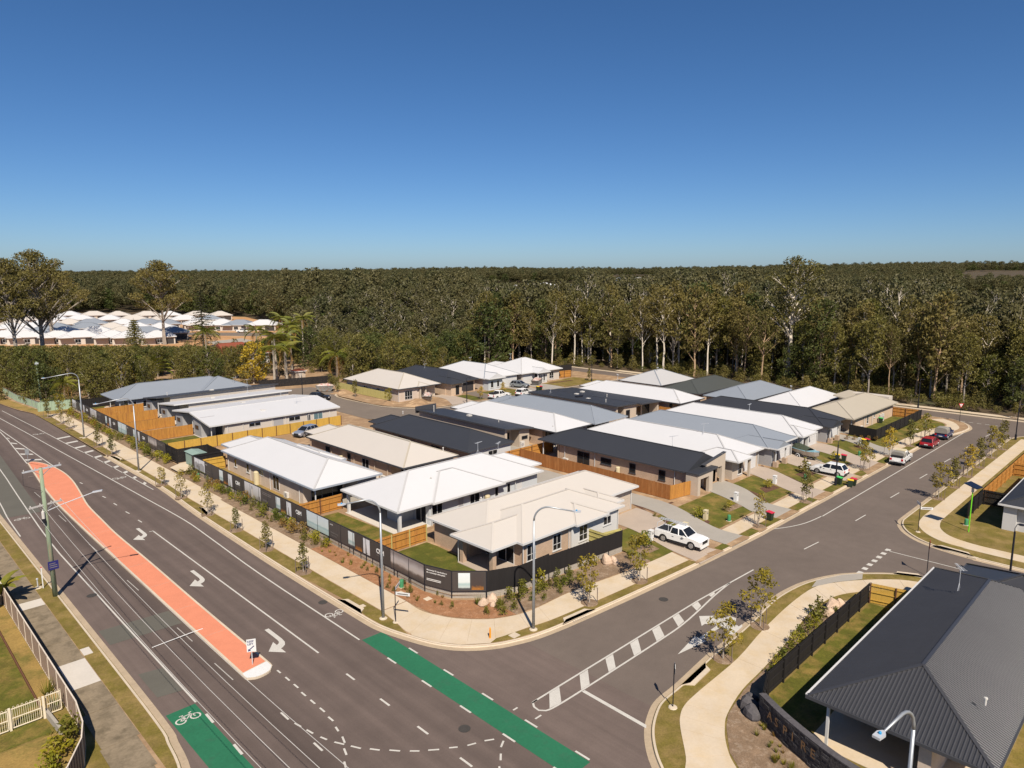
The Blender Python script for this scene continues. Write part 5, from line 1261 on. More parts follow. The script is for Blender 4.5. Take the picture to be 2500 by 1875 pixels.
def front_house(label, x0, x1, yf, yb, roof, trim, wallm, kind, garage_right=True, cap=None):
    h = House(label, (x0+x1)/2, (yf+yb)/2)
    h.hip(x0, x1, yf + .9, yb, axis='y')
    h.wall(x0+.5, x1-.5, yf+3.2, yb-.5, wallm); gx0, gx1 = x1 - 4.7, x1 - .5
    h.wall(gx0, gx1, yf + 1.5, yf + 3.3, wallm); h.garage('-y', yf + 1.5, gx0 + .5, gx1 - .5, 'render_white')
    if kind == 'hip':
        h.hip(x0 - .25, x0 + 3.9, yf - .3, yf + 6, axis='y'); h.wall(x0 + .3, x0 + 3.2, yf + .8, yf + 3.3, wallm); h.win('-y', yf + .8, x0 + 1.8, x0 + 2.9, .4, 2.15, 1, .4); h.post(x0 + 3.6, yf + .1, .3, 'render_cream')
    elif kind == 'gable':
        r = h.hip(x0 + .1, x0 + 4.1, yf - .4, yf + 7, axis='y', g0=True)
        h.gable([(x0 + .15, yf - .2, 3.2), (x0 + 4.05, yf - .2, 3.2), (x0 + 2.1, yf - .2, r - .06)], 'trim_white')
        h.wall(x0 + .5, x0 + 1.9, yf + .6, yf + 3.3, 'render_grey'); h.win('-y', yf + .6, x0 + 1.0, x0 + 1.6, .6, 2.1, 1); h.wall(x0 + 1.9, x0 + 4.0, yf + 1.5, yf + 3.3, 'render_grey'); h.door('-y', yf + 1.5, x0 + 2.2, x0 + 3.1, 'render_white')
        for x in (x0 + .6, x0 + 3.7): h.post(x, yf + .05, .16, 'render_white')
        for x in (x0 + .7, x0 + 3.6): MB().box(x - .3, yf - .25, h.z - .3, x + .3, yf + .35, h.z + .8).build('pier', 'brick_tan', h.root)
    else:
        h.hip(x0 + .05, x0 + 5.2, yf + .1, yf + 8, axis='y', pitch=20); h.wall(x0 + .6, x0 + 2.6, yf + 1.2, yf + 3.3, wallm); h.post(x0 + .6, yf + .5, .4, 'render_white'); h.post(x0 + 2.6, yf + .5, .4, 'render_white'); h.door('-y', yf + 1.2, x0 + 1.2, x0 + 2.1, 'render_cream')
    h.finish_roof(roof, trim, cap)
    h.win('-x', x0 + .5, yf + 8, yf + 9.6, .4, 2.1, 2); h.win('-x', x0 + .5, yf + 14, yf + 15, .9, 2.1, 1); h.pipe(x0 + .4, yf + 3.4); h.head(x0 + .35, yf + 4.2); h.pipe(x1 - .45, yf + 1.4)
    return h
h = front_house('white roofed street house with a small hipped entry beside the parapet house', 83.9, 93.2, 42.7, 68.6, 'roof_white', 'trim_white', 'render_cream', 'hip', cap='roof_pale'); h.antenna(88.2, 50.2, 4.9, 1.6, -.3)
h = front_house('grey roofed street house with a gabled porch behind the boat', 93.7, 103.0, 42.2, 68.6, 'roof_grey', 'trim_white', 'render_grey', 'gable')
h = front_house('white roofed street house between the grey gabled and charcoal houses', 103.8, 112.9, 42.4, 68.4, 'roof_white', 'trim_white', 'render_white', 'low', cap='roof_pale'); h.antenna(108.4, 53.5, 4.9, 1.3, .2)
h = front_house('charcoal roofed street house beside the black fenced lawn', 113.7, 122.5, 42.4, 68.4, 'roof_dark', 'trim_dark', 'render_pale', 'gable')
h = House('long beige roofed house with peach brick walls behind a black fence', 134, 47)
h.hip(122.9, 145.4, 42.0, 51.0); h.plane(138, 146.0, 44.2, 51.2, 3.3, 3.3, 4.4, 4.4); h.finish_roof('roof_beige', 'roof_beige')
h.wall(125.6, 144.9, 42.6, 50.5, 'brick_peach'); h.post(123.4, 42.5, .15, 'render_grey'); h.slab(123.1, 125.6, 42.3, 50.5, 'concrete_grey'); h.wall(144.2, 146.2, 43.2, 51.3, 'render_pale', 4.2)
h.win('-y', 42.6, 131.0, 131.8, .6, 2.15, 1, .4); h.win('-y', 42.6, 134.6, 135.1, 1.2, 2.1, 1); h.win('-x', 125.6, 45, 47.2, .05, 2.2, 2); h.ac('-y', 42.6, 127.6, .8, .7); h.ac('-y', 42.6, 137.4, .6, 1.3); h.ac('-y', 42.6, 138.4, .6, 1.4); h.pipe(129.6, 42.5); h.pipe(133.6, 42.5); h.head(128.6, 42.4); h.head(137, 42.4)
for lab, x0, x1, y0, y1, m, wl in (('pale white hip roofed house nearest the forest at the back', 130.4, 144.6, 85.0, 96.4, 'roof_pale', 'render_pale'), ('olive charcoal hip roofed house at the back near the forest', 126.6, 146.0, 73.5, 83.0, 'roof_olive', 'brick_tan'),
                                   ('grey hip roofed house at the back beside the olive roof', 125.8, 145.4, 62.4, 72.1, 'roof_grey', 'brick_tan'), ('white hip roofed house at the back beside the beige house', 125.9, 145.0, 51.9, 61.4, 'roof_white', 'brick_tan')):
    h = House(lab, (x0+x1)/2, (y0+y1)/2); h.hip(x0, x1, y0, y1); h.hip(x0 + 8, x1 + .2, y0 + .4, y1 - 1.6); h.finish_roof(m, 'trim_dark', 'roof_grey' if m == 'roof_pale' else None); h.wall(x0+.5, x1-.5, y0+.5, y1-.5, wl)
    h.win('-y', y0 + .5, x0 + 5, x0 + 6.6, .8, 2.1, 2); h.win('-y', y0 + .5, x0 + 10, x0 + 11.6, .8, 2.1, 2); h.head(x0 + 4, y0 + .3); h.head(x0 + 11, y0 + .3)
    if m in ('roof_white', 'roof_pale'): h.antenna(x0 + 6, y0 + 5, 4.9, 1.3, .5)
# --- far side of the internal street
FZ = PADZ - .1
h = House('far cream roofed house inside the olive paling fence', 92, 132, FZ); h.hip(86.6, 98.2, 121.4, 143); h.hip(91.6, 95.0, 121.2, 127, axis='y'); h.hip(94.0, 98.3, 122.5, 132, axis='y'); h.finish_roof('roof_cream', 'trim_dark', 'roof_beige')
h.wall(87.1, 92.4, 121.9, 142.4, 'brick_pale'); h.wall(92.4, 94.2, 124, 142, 'brick_pale'); h.wall(94.2, 97.7, 123, 142.4, 'render_pale'); h.garage('-y', 123, 94.5, 97.5, 'render_cream'); h.post(92.6, 121.7, .35, 'render_cream'); h.post(94.2, 121.9, .35, 'render_cream'); h.win('-y', 121.9, 88.6, 90.6, .3, 2.2, 3, .35); h.door('-y', 124, 92.8, 93.7, 'door_opening_dark')
for y in (126, 129, 134, 138): h.win('-x', 87.1, y, y + 1.2, .7, 2.1, 2)
h.pipe(87.0, 121.8)
h = House('far charcoal roofed house with a dark garage door', 104, 131, FZ); h.hip(99.2, 109.2, 121.0, 143.2); h.hip(99.3, 103.6, 119.2, 128, axis='y'); h.finish_roof('roof_dark', 'trim_dark'); h.wall(99.8, 108.7, 121.8, 142.6, 'brick_peach'); h.wall(99.9, 103.0, 119.9, 122, 'brick_peach'); h.garage('-y', 121.8, 104.6, 108.2, 'door_opening_dark'); h.win('-y', 119.9, 101.2, 102.2, .1, 2.2, 1, frame='trim_dark'); h.post(103.9, 120.9, .35, 'render_cream'); h.antenna(103.5, 134, 4.8, 1.2, .3); h.skylight(105.5, 133, 4.7)
h = House('far white roofed house with pale blue gabled front', 116, 130, FZ); h.hip(110.0, 121.8, 120.0, 140); h.hip(110.2, 115.6, 118.6, 128, axis='y', g0=True); h.finish_roof('roof_white', 'trim_white', 'roof_grey'); h.wall(110.6, 121.2, 121.2, 139.5, 'brick_pale'); h.wall(110.7, 115.2, 119.3, 121.4, 'render_blue'); h.wall(115.4, 121.2, 120.4, 121.4, 'render_white'); h.gable([(110.3, 118.9, 3.2), (115.5, 118.9, 3.2), (112.9, 118.9, 4.2)], 'render_blue'); h.garage('-y', 120.4, 116.6, 120.6, 'render_white'); h.win('-y', 119.3, 111.4, 112.3, .6, 2.1, 1); h.win('-y', 119.3, 113.4, 114.2, .6, 2.1, 1); h.antenna(118, 134, 5.2, 1.2, .3)
h = House('far white roofed house with gabled entry beside the skip', 129, 126, FZ); h.hip(121.9, 137, 119.4, 133); h.hip(125.8, 130.4, 117.6, 126, axis='y', g0=True); h.hip(123, 130, 126, 137, axis='y'); h.finish_roof('roof_white', 'trim_white', 'roof_pale'); h.wall(122.5, 136.4, 120.0, 132.4, 'render_pale'); h.wall(128.2, 130.0, 118.4, 120.2, 'render_white'); h.gable([(126.0, 117.9, 3.2), (130.2, 117.9, 3.2), (128.1, 117.9, 4.0)], 'render_white'); h.garage('-y', 120.0, 123, 127, 'render_white'); h.recess('-y', 120.0, 127.3, 128.1, .05, 2.4, 'door_opening_dark'); h.win('-y', 118.4, 128.6, 129.2, .5, 2.2, 1); h.win('-y', 120.0, 132.6, 134.2, .5, 2.2, 2, .4); h.post(126.3, 118.1, .3, 'render_white'); h.antenna(129.5, 131, 5.2, 1.4, .3)
# --- skillion row by the far banner fence
h = House('grey hip roofed house at the far end of the banner fence', 52, 154); h.hip(40.3, 65.5, 148.9, 159.4); h.hip(56, 66.8, 147.9, 157, axis='y'); h.finish_roof('roof_grey', 'trim_grey'); h.wall(42.5, 65.0, 149.5, 158.8, 'render_grey'); h.slab(40.5, 42.5, 149.2, 159); h.post(40.8, 149.3); h.post(40.8, 155.5); h.win('-y', 149.5, 43.3, 43.9, .9, 2.1, 1); h.win('-y', 149.5, 45.0, 46.5, .8, 2.1, 2); h.win('-y', 149.5, 47.0, 47.6, .8, 2.1, 1); h.win('-x', 42.5, 150.2, 152.4, .05, 2.2, 2); h.pipe(42.4, 149.4); h.antenna(63.5, 149.4, 3.9, 1.4, .1)
def skill(lab, x0, x1, y0, y1, zf_, zb, roof, trim):
    h = House(lab, (x0+x1)/2, (y0+y1)/2)
    h.plane(x0, x1, y0, y1, zf_, zf_, zb, zb); h.finish_roof(roof, trim)
    h.wall(x0 + 2.6, x1 - .5, y0 + .35, y1 - .4, 'render_pale', min(zf_, zb) - .22)
    mb = MB(); z = min(zf_, zb) - .24; ya, yb = y0 + .35, y1 - .4
    za = zf_ + (zb - zf_) * (.35 / (y1 - y0)) - .21; zb_ = zb + (zf_ - zb) * (.4 / (y1 - y0)) - .21
    for xx in ((x0 + 2.6, -1), (x1 - .5, 1)):
        q = [(xx[0], ya, z), (xx[0], yb, z), (xx[0], yb, zb_), (xx[0], ya, za)]
        mb.quad(*(q[::-1] if xx[1] < 0 else q))
    mb.quad((x0 + 2.6, ya, z), (x1 - .5, ya, z), (x1 - .5, ya, za), (x0 + 2.6, ya, za)); mb.quad((x1 - .5, yb, z), (x0 + 2.6, yb, z), (x0 + 2.6, yb, zb_), (x1 - .5, yb, zb_))
    mb.build('clerestory_wall', 'render_pale', h.root)
    h.wall(x0 + .35, x0 + 2.7, y1 - 3.6, y1 - .5, 'render_grey', zb - .35 + (zf_ - zb) * .1); h.slab(x0 + .2, x0 + 2.6, y0 + .4, y1 - .4, 'concrete_white')
    h.win('-x', x0 + .35, y1 - 2.6, y1 - 1.2, 1.2, 1.9, 2, frame='trim_dark', sill=False); h.win('-x', x0 + 2.6, y0 + 1.4, y0 + 4.2, .05, 2.2, 2, frame='trim_dark'); h.post(x0 + .45, y0 + .6, .12, 'trim_white', min(zf_, zb) - .15)
    return h
h = skill('skillion house with a charcoal roof below the grey hipped house', 44.5, 68.9, 139.9, 147.4, 4.35, 3.4, 'roof_dark', 'trim_dark'); h.skylight(56.5, 144, 3.9); h.vent(48.2, 145, 3.8, .4); h.antenna(64, 144, 3.9, 1.5, .1)
h = skill('upper white skillion roofed house between orange yard fences', 44.4, 67.0, 130.4, 138.9, 4.3, 3.4, 'roof_white', 'trim_white'); h.antenna(60, 135, 3.9, 1.5, .1); h.skylight(53, 135, 3.9)
h = skill('middle white skillion roofed house joined to the one by the mustard fence', 43.8, 67.0, 121.2, 129.8, 4.35, 3.45, 'roof_white', 'trim_white'); h.antenna(62.5, 126, 3.9, 1.5, .1); h.skylight(55, 126, 3.9)
h = skill('white roofed long house beside the mustard paling fence', 43.6, 67.4, 112.9, 121.1, 3.2, 4.3, 'roof_white', 'trim_white'); h.antenna(61.5, 118, 3.95, 1.5, .1); h.skylight(54.5, 117, 3.75)
for a, b, z in ((50.2, 52.3, 1.5), (57.4, 59.6, 1.4), (62.2, 64.0, 1.0)): h.win('-y', 113.25, a, b, z, 2.15, 2, sill=False, glass='glass_dark' if a < 62 else 'glass_blue')
h.win('-y', 113.25, 60.9, 61.6, 1.0, 2.1, 1, sill=False); h.recess('-y', 113.25, 54.6, 56.4, .05, 2.5, 'render_grey')
for x in (44.6+2, 49.2, 54.3, 56.8, 61.2, 65.4): h.pipe(x, 113.15)

# --- dark corrugated house at the lower right (ribs are real geometry)
h = House('dark grey corrugated metal roofed house on the near right corner', 52, 10, BZ)
ze = 3.1
h.hip(39.0, 64.6, 5.4, 14.7, ze); h.hip(58.5, 67.5, 4.0, 13.0, ze, axis='y'); 
ro = h.finish_roof('roof_slate', 'trim_dark')
rb = MB(); hh = 4.65; ym = 10.05; rz_ = ze + hh * math.tan(R(22.5))
def rib(p, q): rb.tube([(p[0], p[1], p[2] - .005), (q[0], q[1], q[2] - .005)], .058, 8, cap=False)
for k in range(1, 128):   # ribs run up each slope
    x = 39.0 + .2 * k
    d = min(x - 39.0, 64.6 - x, hh)
    if x < 58.4 or True:
        rib((x, 14.7, ze), (x, 14.7 - d, ze + d * math.tan(R(22.5)))); rib((x, 5.4, ze), (x, 5.4 + d, ze + d * math.tan(R(22.5))))
for k in range(1, 46):
    y = 5.4 + .2 * k; d = min(y - 5.4, 14.7 - y)
    rib((39.0, y, ze), (39.0 + d, y, ze + d * math.tan(R(22.5))))
rb.build('roof_rib', 'roof_slate', ro, smooth=True, kind='stuff')
h.wall(43.4, 63.9, 5.9, 14.2, 'render_cream', 2.9); h.slab(39.2, 43.4, 5.6, 14.6, 'concrete_new', .03); h.post(39.35, 13.6, .15, 'trim_white', 2.95); h.post(39.35, 9.2, .15, 'trim_white', 2.95); h.wall(39.5, 43.4, 8.3, 8.9, 'brick_pale', 2.9); h.win('-x', 43.4, 9.6, 13.2, .05, 2.2, 3, frame='trim_dark')
h.vent(43.0, 6.8, 4.4, .25)
a_ = h.antenna(57.2, 11.4, 4.75, 1.7, .6)
MB().box(39.0, 14.72, ze - .02, 64.6, 14.84, ze + .05).build('gutter_lip', 'trim_white', ro)
# --- eastern house at the right edge
h = House('grey roofed white walled house at the right edge of the photo', 99, 6, BZ); h.hip(88.7, 112, -6, 14.8, 3.0); h.finish_roof('roof_dark', 'trim_white'); h.wall(89.4, 111.4, -5.4, 14.2, 'render_white', 2.85); h.win('-x', 89.4, 9.0, 11.6, .7, 2.3, 2, .4, frame='trim_white'); h.wall(89.0, 89.5, 13.2, 14.4, 'render_white', 2.8)
# --- red roofed cottage in the trees, small garden shed
h = House('white walled cottage with a red tiled roof among the palms', 93, 212, 0); h.hip(86, 100, 206, 219, 3.4, 26, g0=True); h.finish_roof('roof_red', 'trim_white'); h.wall(86.6, 99.4, 206.6, 218.4, 'render_white'); h.gable([(86.3, 206.3, 3.4), (86.3, 218.7, 3.4), (86.3, 212.5, 6.3)][::-1], 'render_white'); h.win('-x', 86.6, 210, 212, .8, 2.1, 2); h.win('-y', 206.6, 90, 92, .8, 2.1, 2)
h = House('small cream garden shed behind the black cul-de-sac fence', 88.5, 168, 0, 'garden_shed'); h.hip(86.9, 90.0, 166.6, 169.4, 2.5, 20); h.finish_roof('roof_red', 'trim_white'); h.wall(87.1, 89.8, 166.8, 169.2, 'render_cream', 2.4); h.door('-y', 166.8, 88, 88.8, 'render_pale', 1.9)
# ------------------------------------------------------------------ vegetation
def diamonds(c, size, rng, droop=.0, asp=.45):
    """leaf faces: one small diamond per centre, random orientation"""
    n = len(c)
    a = rng.normal(size=(n, 3)); a[:, 2] -= droop * 1.4; a /= np.linalg.norm(a, axis=1, keepdims=True)
    b = np.cross(a, rng.normal(size=(n, 3))); b /= np.linalg.norm(b, axis=1, keepdims=True) + 1e-9
    s = (size * rng.uniform(.6, 1.35, n))[:, None]
    v = np.stack([c + a*s*.5, c + b*s*.5*asp + a*s*.05, c - a*s*.5, c - b*s*.5*asp + a*s*.05], 1).reshape(-1, 3)
    f = np.arange(n*4).reshape(-1, 4)
    return v, f

def clump_pts(cx, cy, cz, rx, rz, n, rng):
    d = rng.normal(size=(n, 3)); d /= np.linalg.norm(d, axis=1, keepdims=True)
    r = rng.uniform(.25, 1, n) ** .55
    p = d * r[:, None] * np.array([rx, rx, rz])
    return p + np.array([cx, cy, cz])

def limb_mesh(segs, n=5):
    mb = MB()
    for pts, rad in segs: mb.tube(pts, rad, n, cap=False)
    return mb

PROTO = {}
def make_tree(key, h, crown_r, base, nclump, nleaf, lsize, leafm, barkm, seed, tr=.24, spread=1., rx=(1.2, 2.2), flat=.75, limbs=True, col=False, droop=.5):
    """prototype (trunk mesh, crown mesh); leaves in clumps at the limb ends"""
    rng = np.random.default_rng(seed); rr = random.Random(seed)
    top = h * .8
    lean = (rr.uniform(-.05, .05) * h, rr.uniform(-.05, .05) * h)
    tp = [(lean[0]*t*t + rr.uniform(-.12, .12)*(0 < t < 1), lean[1]*t*t + rr.uniform(-.12, .12)*(0 < t < 1), top*t) for t in (0, .15, .35, .55, .75, 1)]
    segs = [(tp, [tr*1.25, tr, tr*.85, tr*.66, tr*.42, tr*.12])]
    cl = []
    for k in range(nclump):
        t = base + (1 - base) * ((k + .5) / nclump)
        z = h * t
        env = math.sin(math.pi * min(1, max(.08, (t - base) / (1 - base) * .82 + .16))) ** .7
        a = k * 2.4 + rr.uniform(-.5, .5); d = crown_r * env * rr.uniform(.25, 1.) * spread
        if k == nclump - 1: d *= .2
        x, y = lean[0]*t*t + math.cos(a)*d, lean[1]*t*t + math.sin(a)*d
        r = rr.uniform(*rx)
        cl.append((x, y, z, r))
        if limbs:
            zs = max(h*base*.55, z - d*.9 - rr.uniform(.4, 1.6)); ts = min(1, zs/top)
            s0 = (lean[0]*ts*ts, lean[1]*ts*ts, min(zs, top*.98)); m = ((s0[0]*.45+x*.55) + rr.uniform(-.3, .3), (s0[1]*.45+y*.55) + rr.uniform(-.3, .3), s0[2]*.4 + z*.6)
            r0 = tr * rr.uniform(.22, .42)
            segs.append(([s0, m, (x, y, z)], [r0, r0*.7, r0*.2]))
            for _ in range(2):
                e = (x + rr.uniform(-1, 1)*r, y + rr.uniform(-1, 1)*r, z + rr.uniform(-.2, .9)*r*.7)
                segs.append(([m, e], [r0*.45, r0*.1]))
    tot = sum(c[3]**2 for c in cl)
    pts = np.concatenate([clump_pts(x, y, z, r, r*flat, max(4, int(nleaf * r*r / tot)), rng) for x, y, z, r in cl])
    if col: pts = np.concatenate([pts, clump_pts(0, 0, h*.45, .8, h*.42, int(nleaf*.3), rng)])
    pts = pts[pts[:, 2] > .15]
    v, f = diamonds(pts, lsize, rng, droop)
    tm = limb_mesh(segs).mesh('trunk', barkm); cm = np_mesh('crown', v, f, leafm)
    PROTO[key] = (tm, cm, h)

for i, (h, cr, b, nc, nl, sd, bk, lf) in enumerate(((23, 5.0, .48, 24, 2600, 1, 'bark_white', 'leaf_euc'), (21, 4.6, .42, 22, 2500, 2, 'bark_grey', 'leaf_euc'), (25, 5.4, .52, 26, 2700, 3, 'bark_tan', 'leaf_euc'),
        (19, 4.0, .35, 20, 2400, 4, 'bark_grey', 'leaf_bush'), (22, 4.2, .45, 20, 2300, 5, 'bark_white', 'leaf_euc'), (18, 3.6, .3, 20, 2300, 6, 'bark_tan', 'leaf_euc'))):
    make_tree('gum%d' % i, h, cr, b, nc, nl, .62, lf, bk, sd, tr=.15 + h*.004)
make_tree('wattle0', 9.5, 3.4, .2, 20, 2300, .42, 'leaf_bush', 'bark_dark', 21, tr=.14, rx=(.9, 1.6), droop=.2)
make_tree('wattle1', 8.0, 3.0, .12, 18, 2200, .4, 'leaf_deep', 'bark_dark', 22, tr=.12, rx=(.9, 1.5), droop=.2)
make_tree('wattle2', 11, 3.2, .25, 20, 2300, .42, 'leaf_bush', 'bark_grey', 23, tr=.15, rx=(.9, 1.5), droop=.4)
make_tree('dead', 15, 3.5, .35, 20, 40, .2, 'leaf_euc', 'bark_grey', 31, tr=.2, rx=(.8, 1.4))
make_tree('vine', 12, .8, .12, 14, 1500, .4, 'leaf_vine', 'bark_white', 33, tr=.16, rx=(.6, 1.0), limbs=False, col=True)
make_tree('deep', 17, 3.6, .18, 24, 2600, .55, 'leaf_deep', 'bark_dark', 35, tr=.22, rx=(1.1, 1.9))
make_tree('far0', 19, 4.6, .35, 16, 1150, .95, 'leaf_euc_far', 'bark_grey', 41, rx=(1.6, 2.6)); make_tree('far1', 17, 4.2, .25, 14, 1050, .95, 'leaf_euc_far', 'bark_grey', 42, rx=(1.6, 2.6))
make_tree('far2', 21, 4.8, .4, 16, 1150, .95, 'leaf_euc_far', 'bark_white', 43, rx=(1.6, 2.6)); make_tree('far3', 15, 4.0, .15, 14, 1050, .95, 'leaf_deep', 'bark_dark', 44, rx=(1.6, 2.6))
make_tree('bush', 2.6, 1.3, .08, 9, 420, .34, 'leaf_bush', 'bark_dark', 51, tr=.05, rx=(.5, .9), limbs=False)
make_tree('bush2', 3.6, 1.2, .08, 9, 420, .36, 'leaf_euc', 'bark_dark', 52, tr=.05, rx=(.5, .9), limbs=False)
# the large spreading gums by themselves
make_tree('big0', 33, 13, .38, 52, 12000, .7, 'leaf_euc', 'bark_grey', 61, tr=.75, rx=(2.0, 3.6), flat=.55); make_tree('big1', 31, 10, .45, 42, 9500, .7, 'leaf_euc', 'bark_grey', 62, tr=.6, rx=(1.9, 3.3), flat=.55)
make_tree('tall', 31, 7.5, .5, 34, 4600, .65, 'leaf_euc', 'bark_white', 63, tr=.62, rx=(1.5, 2.7))

def put_tree(key, x, y, z, h, rz, label, cat='tree', group=None, name='gum_tree'):
    tm, cm, h0 = PROTO[key]; s = h / h0
    root = thing(name, label, cat, (x, y, z), rz or .01, group)
    w = s * random.uniform(.88, 1.15)
    root.scale = (w, w, s)
    link('trunk', tm, root); link('crown', cm, root)
    return root

# where the forest grows -----------------------------------------------------
CLEAR = [G(-200, 872), G(0, 868), G(300, 855), G(480, 852), G(700, 852), G(800, 838), G(700, 797), G(600, 774), G(300, 763), G(-200, 768)]
FIELD = [G(2340, 726), G(2800, 738), G(2800, 690), G(2340, 694)]
def inside(p, poly_):
    c = False; x, y = p; j = len(poly_) - 1
    for i in range(len(poly_)):
        xi, yi = poly_[i]; xj, yj = poly_[j]
        if (yi > y) != (yj > y) and x < (xj - xi) * (y - yi) / (yj - yi) + xi: c = not c
        j = i
    return c
def forest_at(x, y):
    if x > 166 and y < 145: return True
    if y > 136 and x > 152: return True
    if y > 147 and x > 93: return True
    if y > 160 and x > 92: return True
    if y > 166 and x > 36: return True
    if y > 172 and x > 33: return True
    if x < 10.5 and y > 100: return x < 7.5
    return y > 182 and x > 29
ROOFS = ((1175, 1420, 1300, .0275), (1480, 1605, 2200, .0185), (2335, 2900, 640, .041))
def cap_h(x, y, h):
    px, d = pxdist(x, y)
    if px < 720 and d < 290: return min(h, CAM_H - .104 * d - (0 if px < 560 else -3.5 * smoothstep(560, 720, px)))
    for a, b, dm, s in ROOFS:
        if a < px < b and d < dm: h = min(h, max(CAM_H - s * d - hz(x, y), 3.6 if d > 500 else 0))
    return h
PALMS_AT = [(71.8, 184.2), (79.3, 162.9), (104, 206), (87.2, 172.4), (96.9, 162.8), (88.2, 191.4), (109, 203), (84.0, 171.0), (90.6, 175.3), (86.4, 177.2), (83.4, 164.3), (95, 184), (99, 192)]
KEEP = [(x, y, 5.0) for x, y in PALMS_AT] + [(77, 169.3, 6), (53.6, 275, 5), (52.3, 184.4, 4), (59.2, 190, 4.5), (93, 212, 12), (88.5, 168, 8), (42.5, 177.7, 4), (48.7, 183.6, 4), (175.7, 76.9, 3.5), (99.8, 259, 5)]
rf = random.Random(5)
near, far_pts, bush_pts = [], [], []
def ok(x, y):
    px, d = pxdist(x, y)
    if d < 20 or px < -420 or px > 2920: return None
    if inside((x, y), CLEAR) or inside((x, y), FIELD): return None
    if any((x-a)**2 + (y-b)**2 < r*r for a, b, r in KEEP): return None
    return px, d
def scatter(d0, d1, step):
    a0, a1 = R(YAW - 42), R(YAW + 42)
    d = d0
    while d < d1:
        n = int((a1 - a0) * d / step)
        for k in range(n):
            a = a0 + (a1 - a0) * (k + rf.uniform(0, 1)) / n; dd = d + rf.uniform(-.6, .6) * step
            yield dd * math.cos(a), dd * math.sin(a)
        d += step
for x, y in scatter(150, 420, 5.6):
    if not forest_at(x, y): continue
    q = ok(x, y)
    if not q: continue
    px, d = q
    left = px < 1180 and d < 330
    h = rf.uniform(16, 25) if not left else rf.uniform(7, 12) + 10 * smoothstep(210, 300, d)
    if px > 1850: h *= .92
    h = cap_h(x, y, h)
    if h < 4.5: continue
    near.append((d, px, x, y, h))
near.sort()
FOREST_G = {'r': 'gum trees along the edge of the eastern forest', 'm': 'trees at the forest edge behind the estate', 'l': 'bushy trees in the belt beside the palms'}
LAB = {('gum', 'r'): 'tall gum tree at the front of the forest east of the estate', ('gum', 'm'): 'tall gum tree rising behind the estate houses', ('gum', 'l'): 'gum tree among the bushes left of the palms',
       ('wattle', 'r'): 'low bushy wattle under the eastern forest gums', ('wattle', 'm'): 'bushy wattle tree right behind the far estate houses', ('wattle', 'l'): 'dark bushy tree in the belt behind the banner fence',
       ('dead', 'r'): 'bare grey leafless tree at the eastern forest edge', ('vine', 'r'): 'vine covered pole-like tree with bright green leaves at the eastern forest edge', ('deep', 'r'): 'dense dark green tree inside the eastern forest front', ('deep', 'm'): 'dense dark green tree behind the far estate houses', ('deep', 'l'): 'dense dark green tree left of the palms'}
cnt = 0
for d, px, x, y, h in near:
    front = (x < 192 and y < 140) or (y < 190 and x < 165) or (px < 760 and d < 262)
    if cnt < 285 and front:
        zone = 'l' if px < 900 else 'm' if px < 1330 else 'r'
        t = rf.random()
        if zone == 'r': key = 'dead' if t < .05 else 'vine' if t < .09 else 'deep' if t < .17 else 'wattle%d' % rf.randrange(3) if t < .27 else 'gum%d' % rf.randrange(6)
        elif zone == 'm': key = 'wattle%d' % rf.randrange(3) if h < 13 or t < .3 else 'deep' if t < .45 else 'gum%d' % rf.randrange(6)
        else: key = 'wattle%d' % rf.randrange(3) if h < 13 else 'gum%d' % rf.randrange(6)
        if key.startswith('wattle') and zone == 'r': h *= .5
        if key == 'vine': h *= .6
        if key == 'dead': h *= .8
        kind = key.rstrip('0123456789')
        lab = LAB.get((kind, zone), LAB[('gum', zone)])
        put_tree(key, x, y, 0, h, rf.uniform(0, 6.28), lab, 'tree', FOREST_G[zone] + ', ' + kind, {'gum': 'gum_tree', 'wattle': 'wattle_tree', 'dead': 'dead_tree', 'vine': 'vine_covered_tree', 'deep': 'rainforest_tree'}[kind]); cnt += 1
    else:
        far_pts.append((x, y, hz(x, y), h, 0 if d < 300 else 1))
for d0, d1, st in ((420, 900, 8.5), (900, 1800, 15), (1800, 3600, 27)):
    for x, y in scatter(d0, d1, st):
        q = ok(x, y)
        if not q: continue
        px, d = q
        h = cap_h(x, y, rf.uniform(14, 21) * (1 if d < 1000 else 1.12))
        if h < 3.5: continue
        far_pts.append((x, y, hz(x, y), h, 1 if d < 1000 else 2))
for x, y in scatter(150, 260, 3.4):
    if not (forest_at(x + 3, y) or forest_at(x, y + 3)) or not ok(x, y): continue
    edge = not (forest_at(x - 14, y) and forest_at(x, y - 14))
    if edge or rf.random() < .25: bush_pts.append((x, y, 0, rf.uniform(1.2, 3.6) if edge else rf.uniform(2, 5), 0))

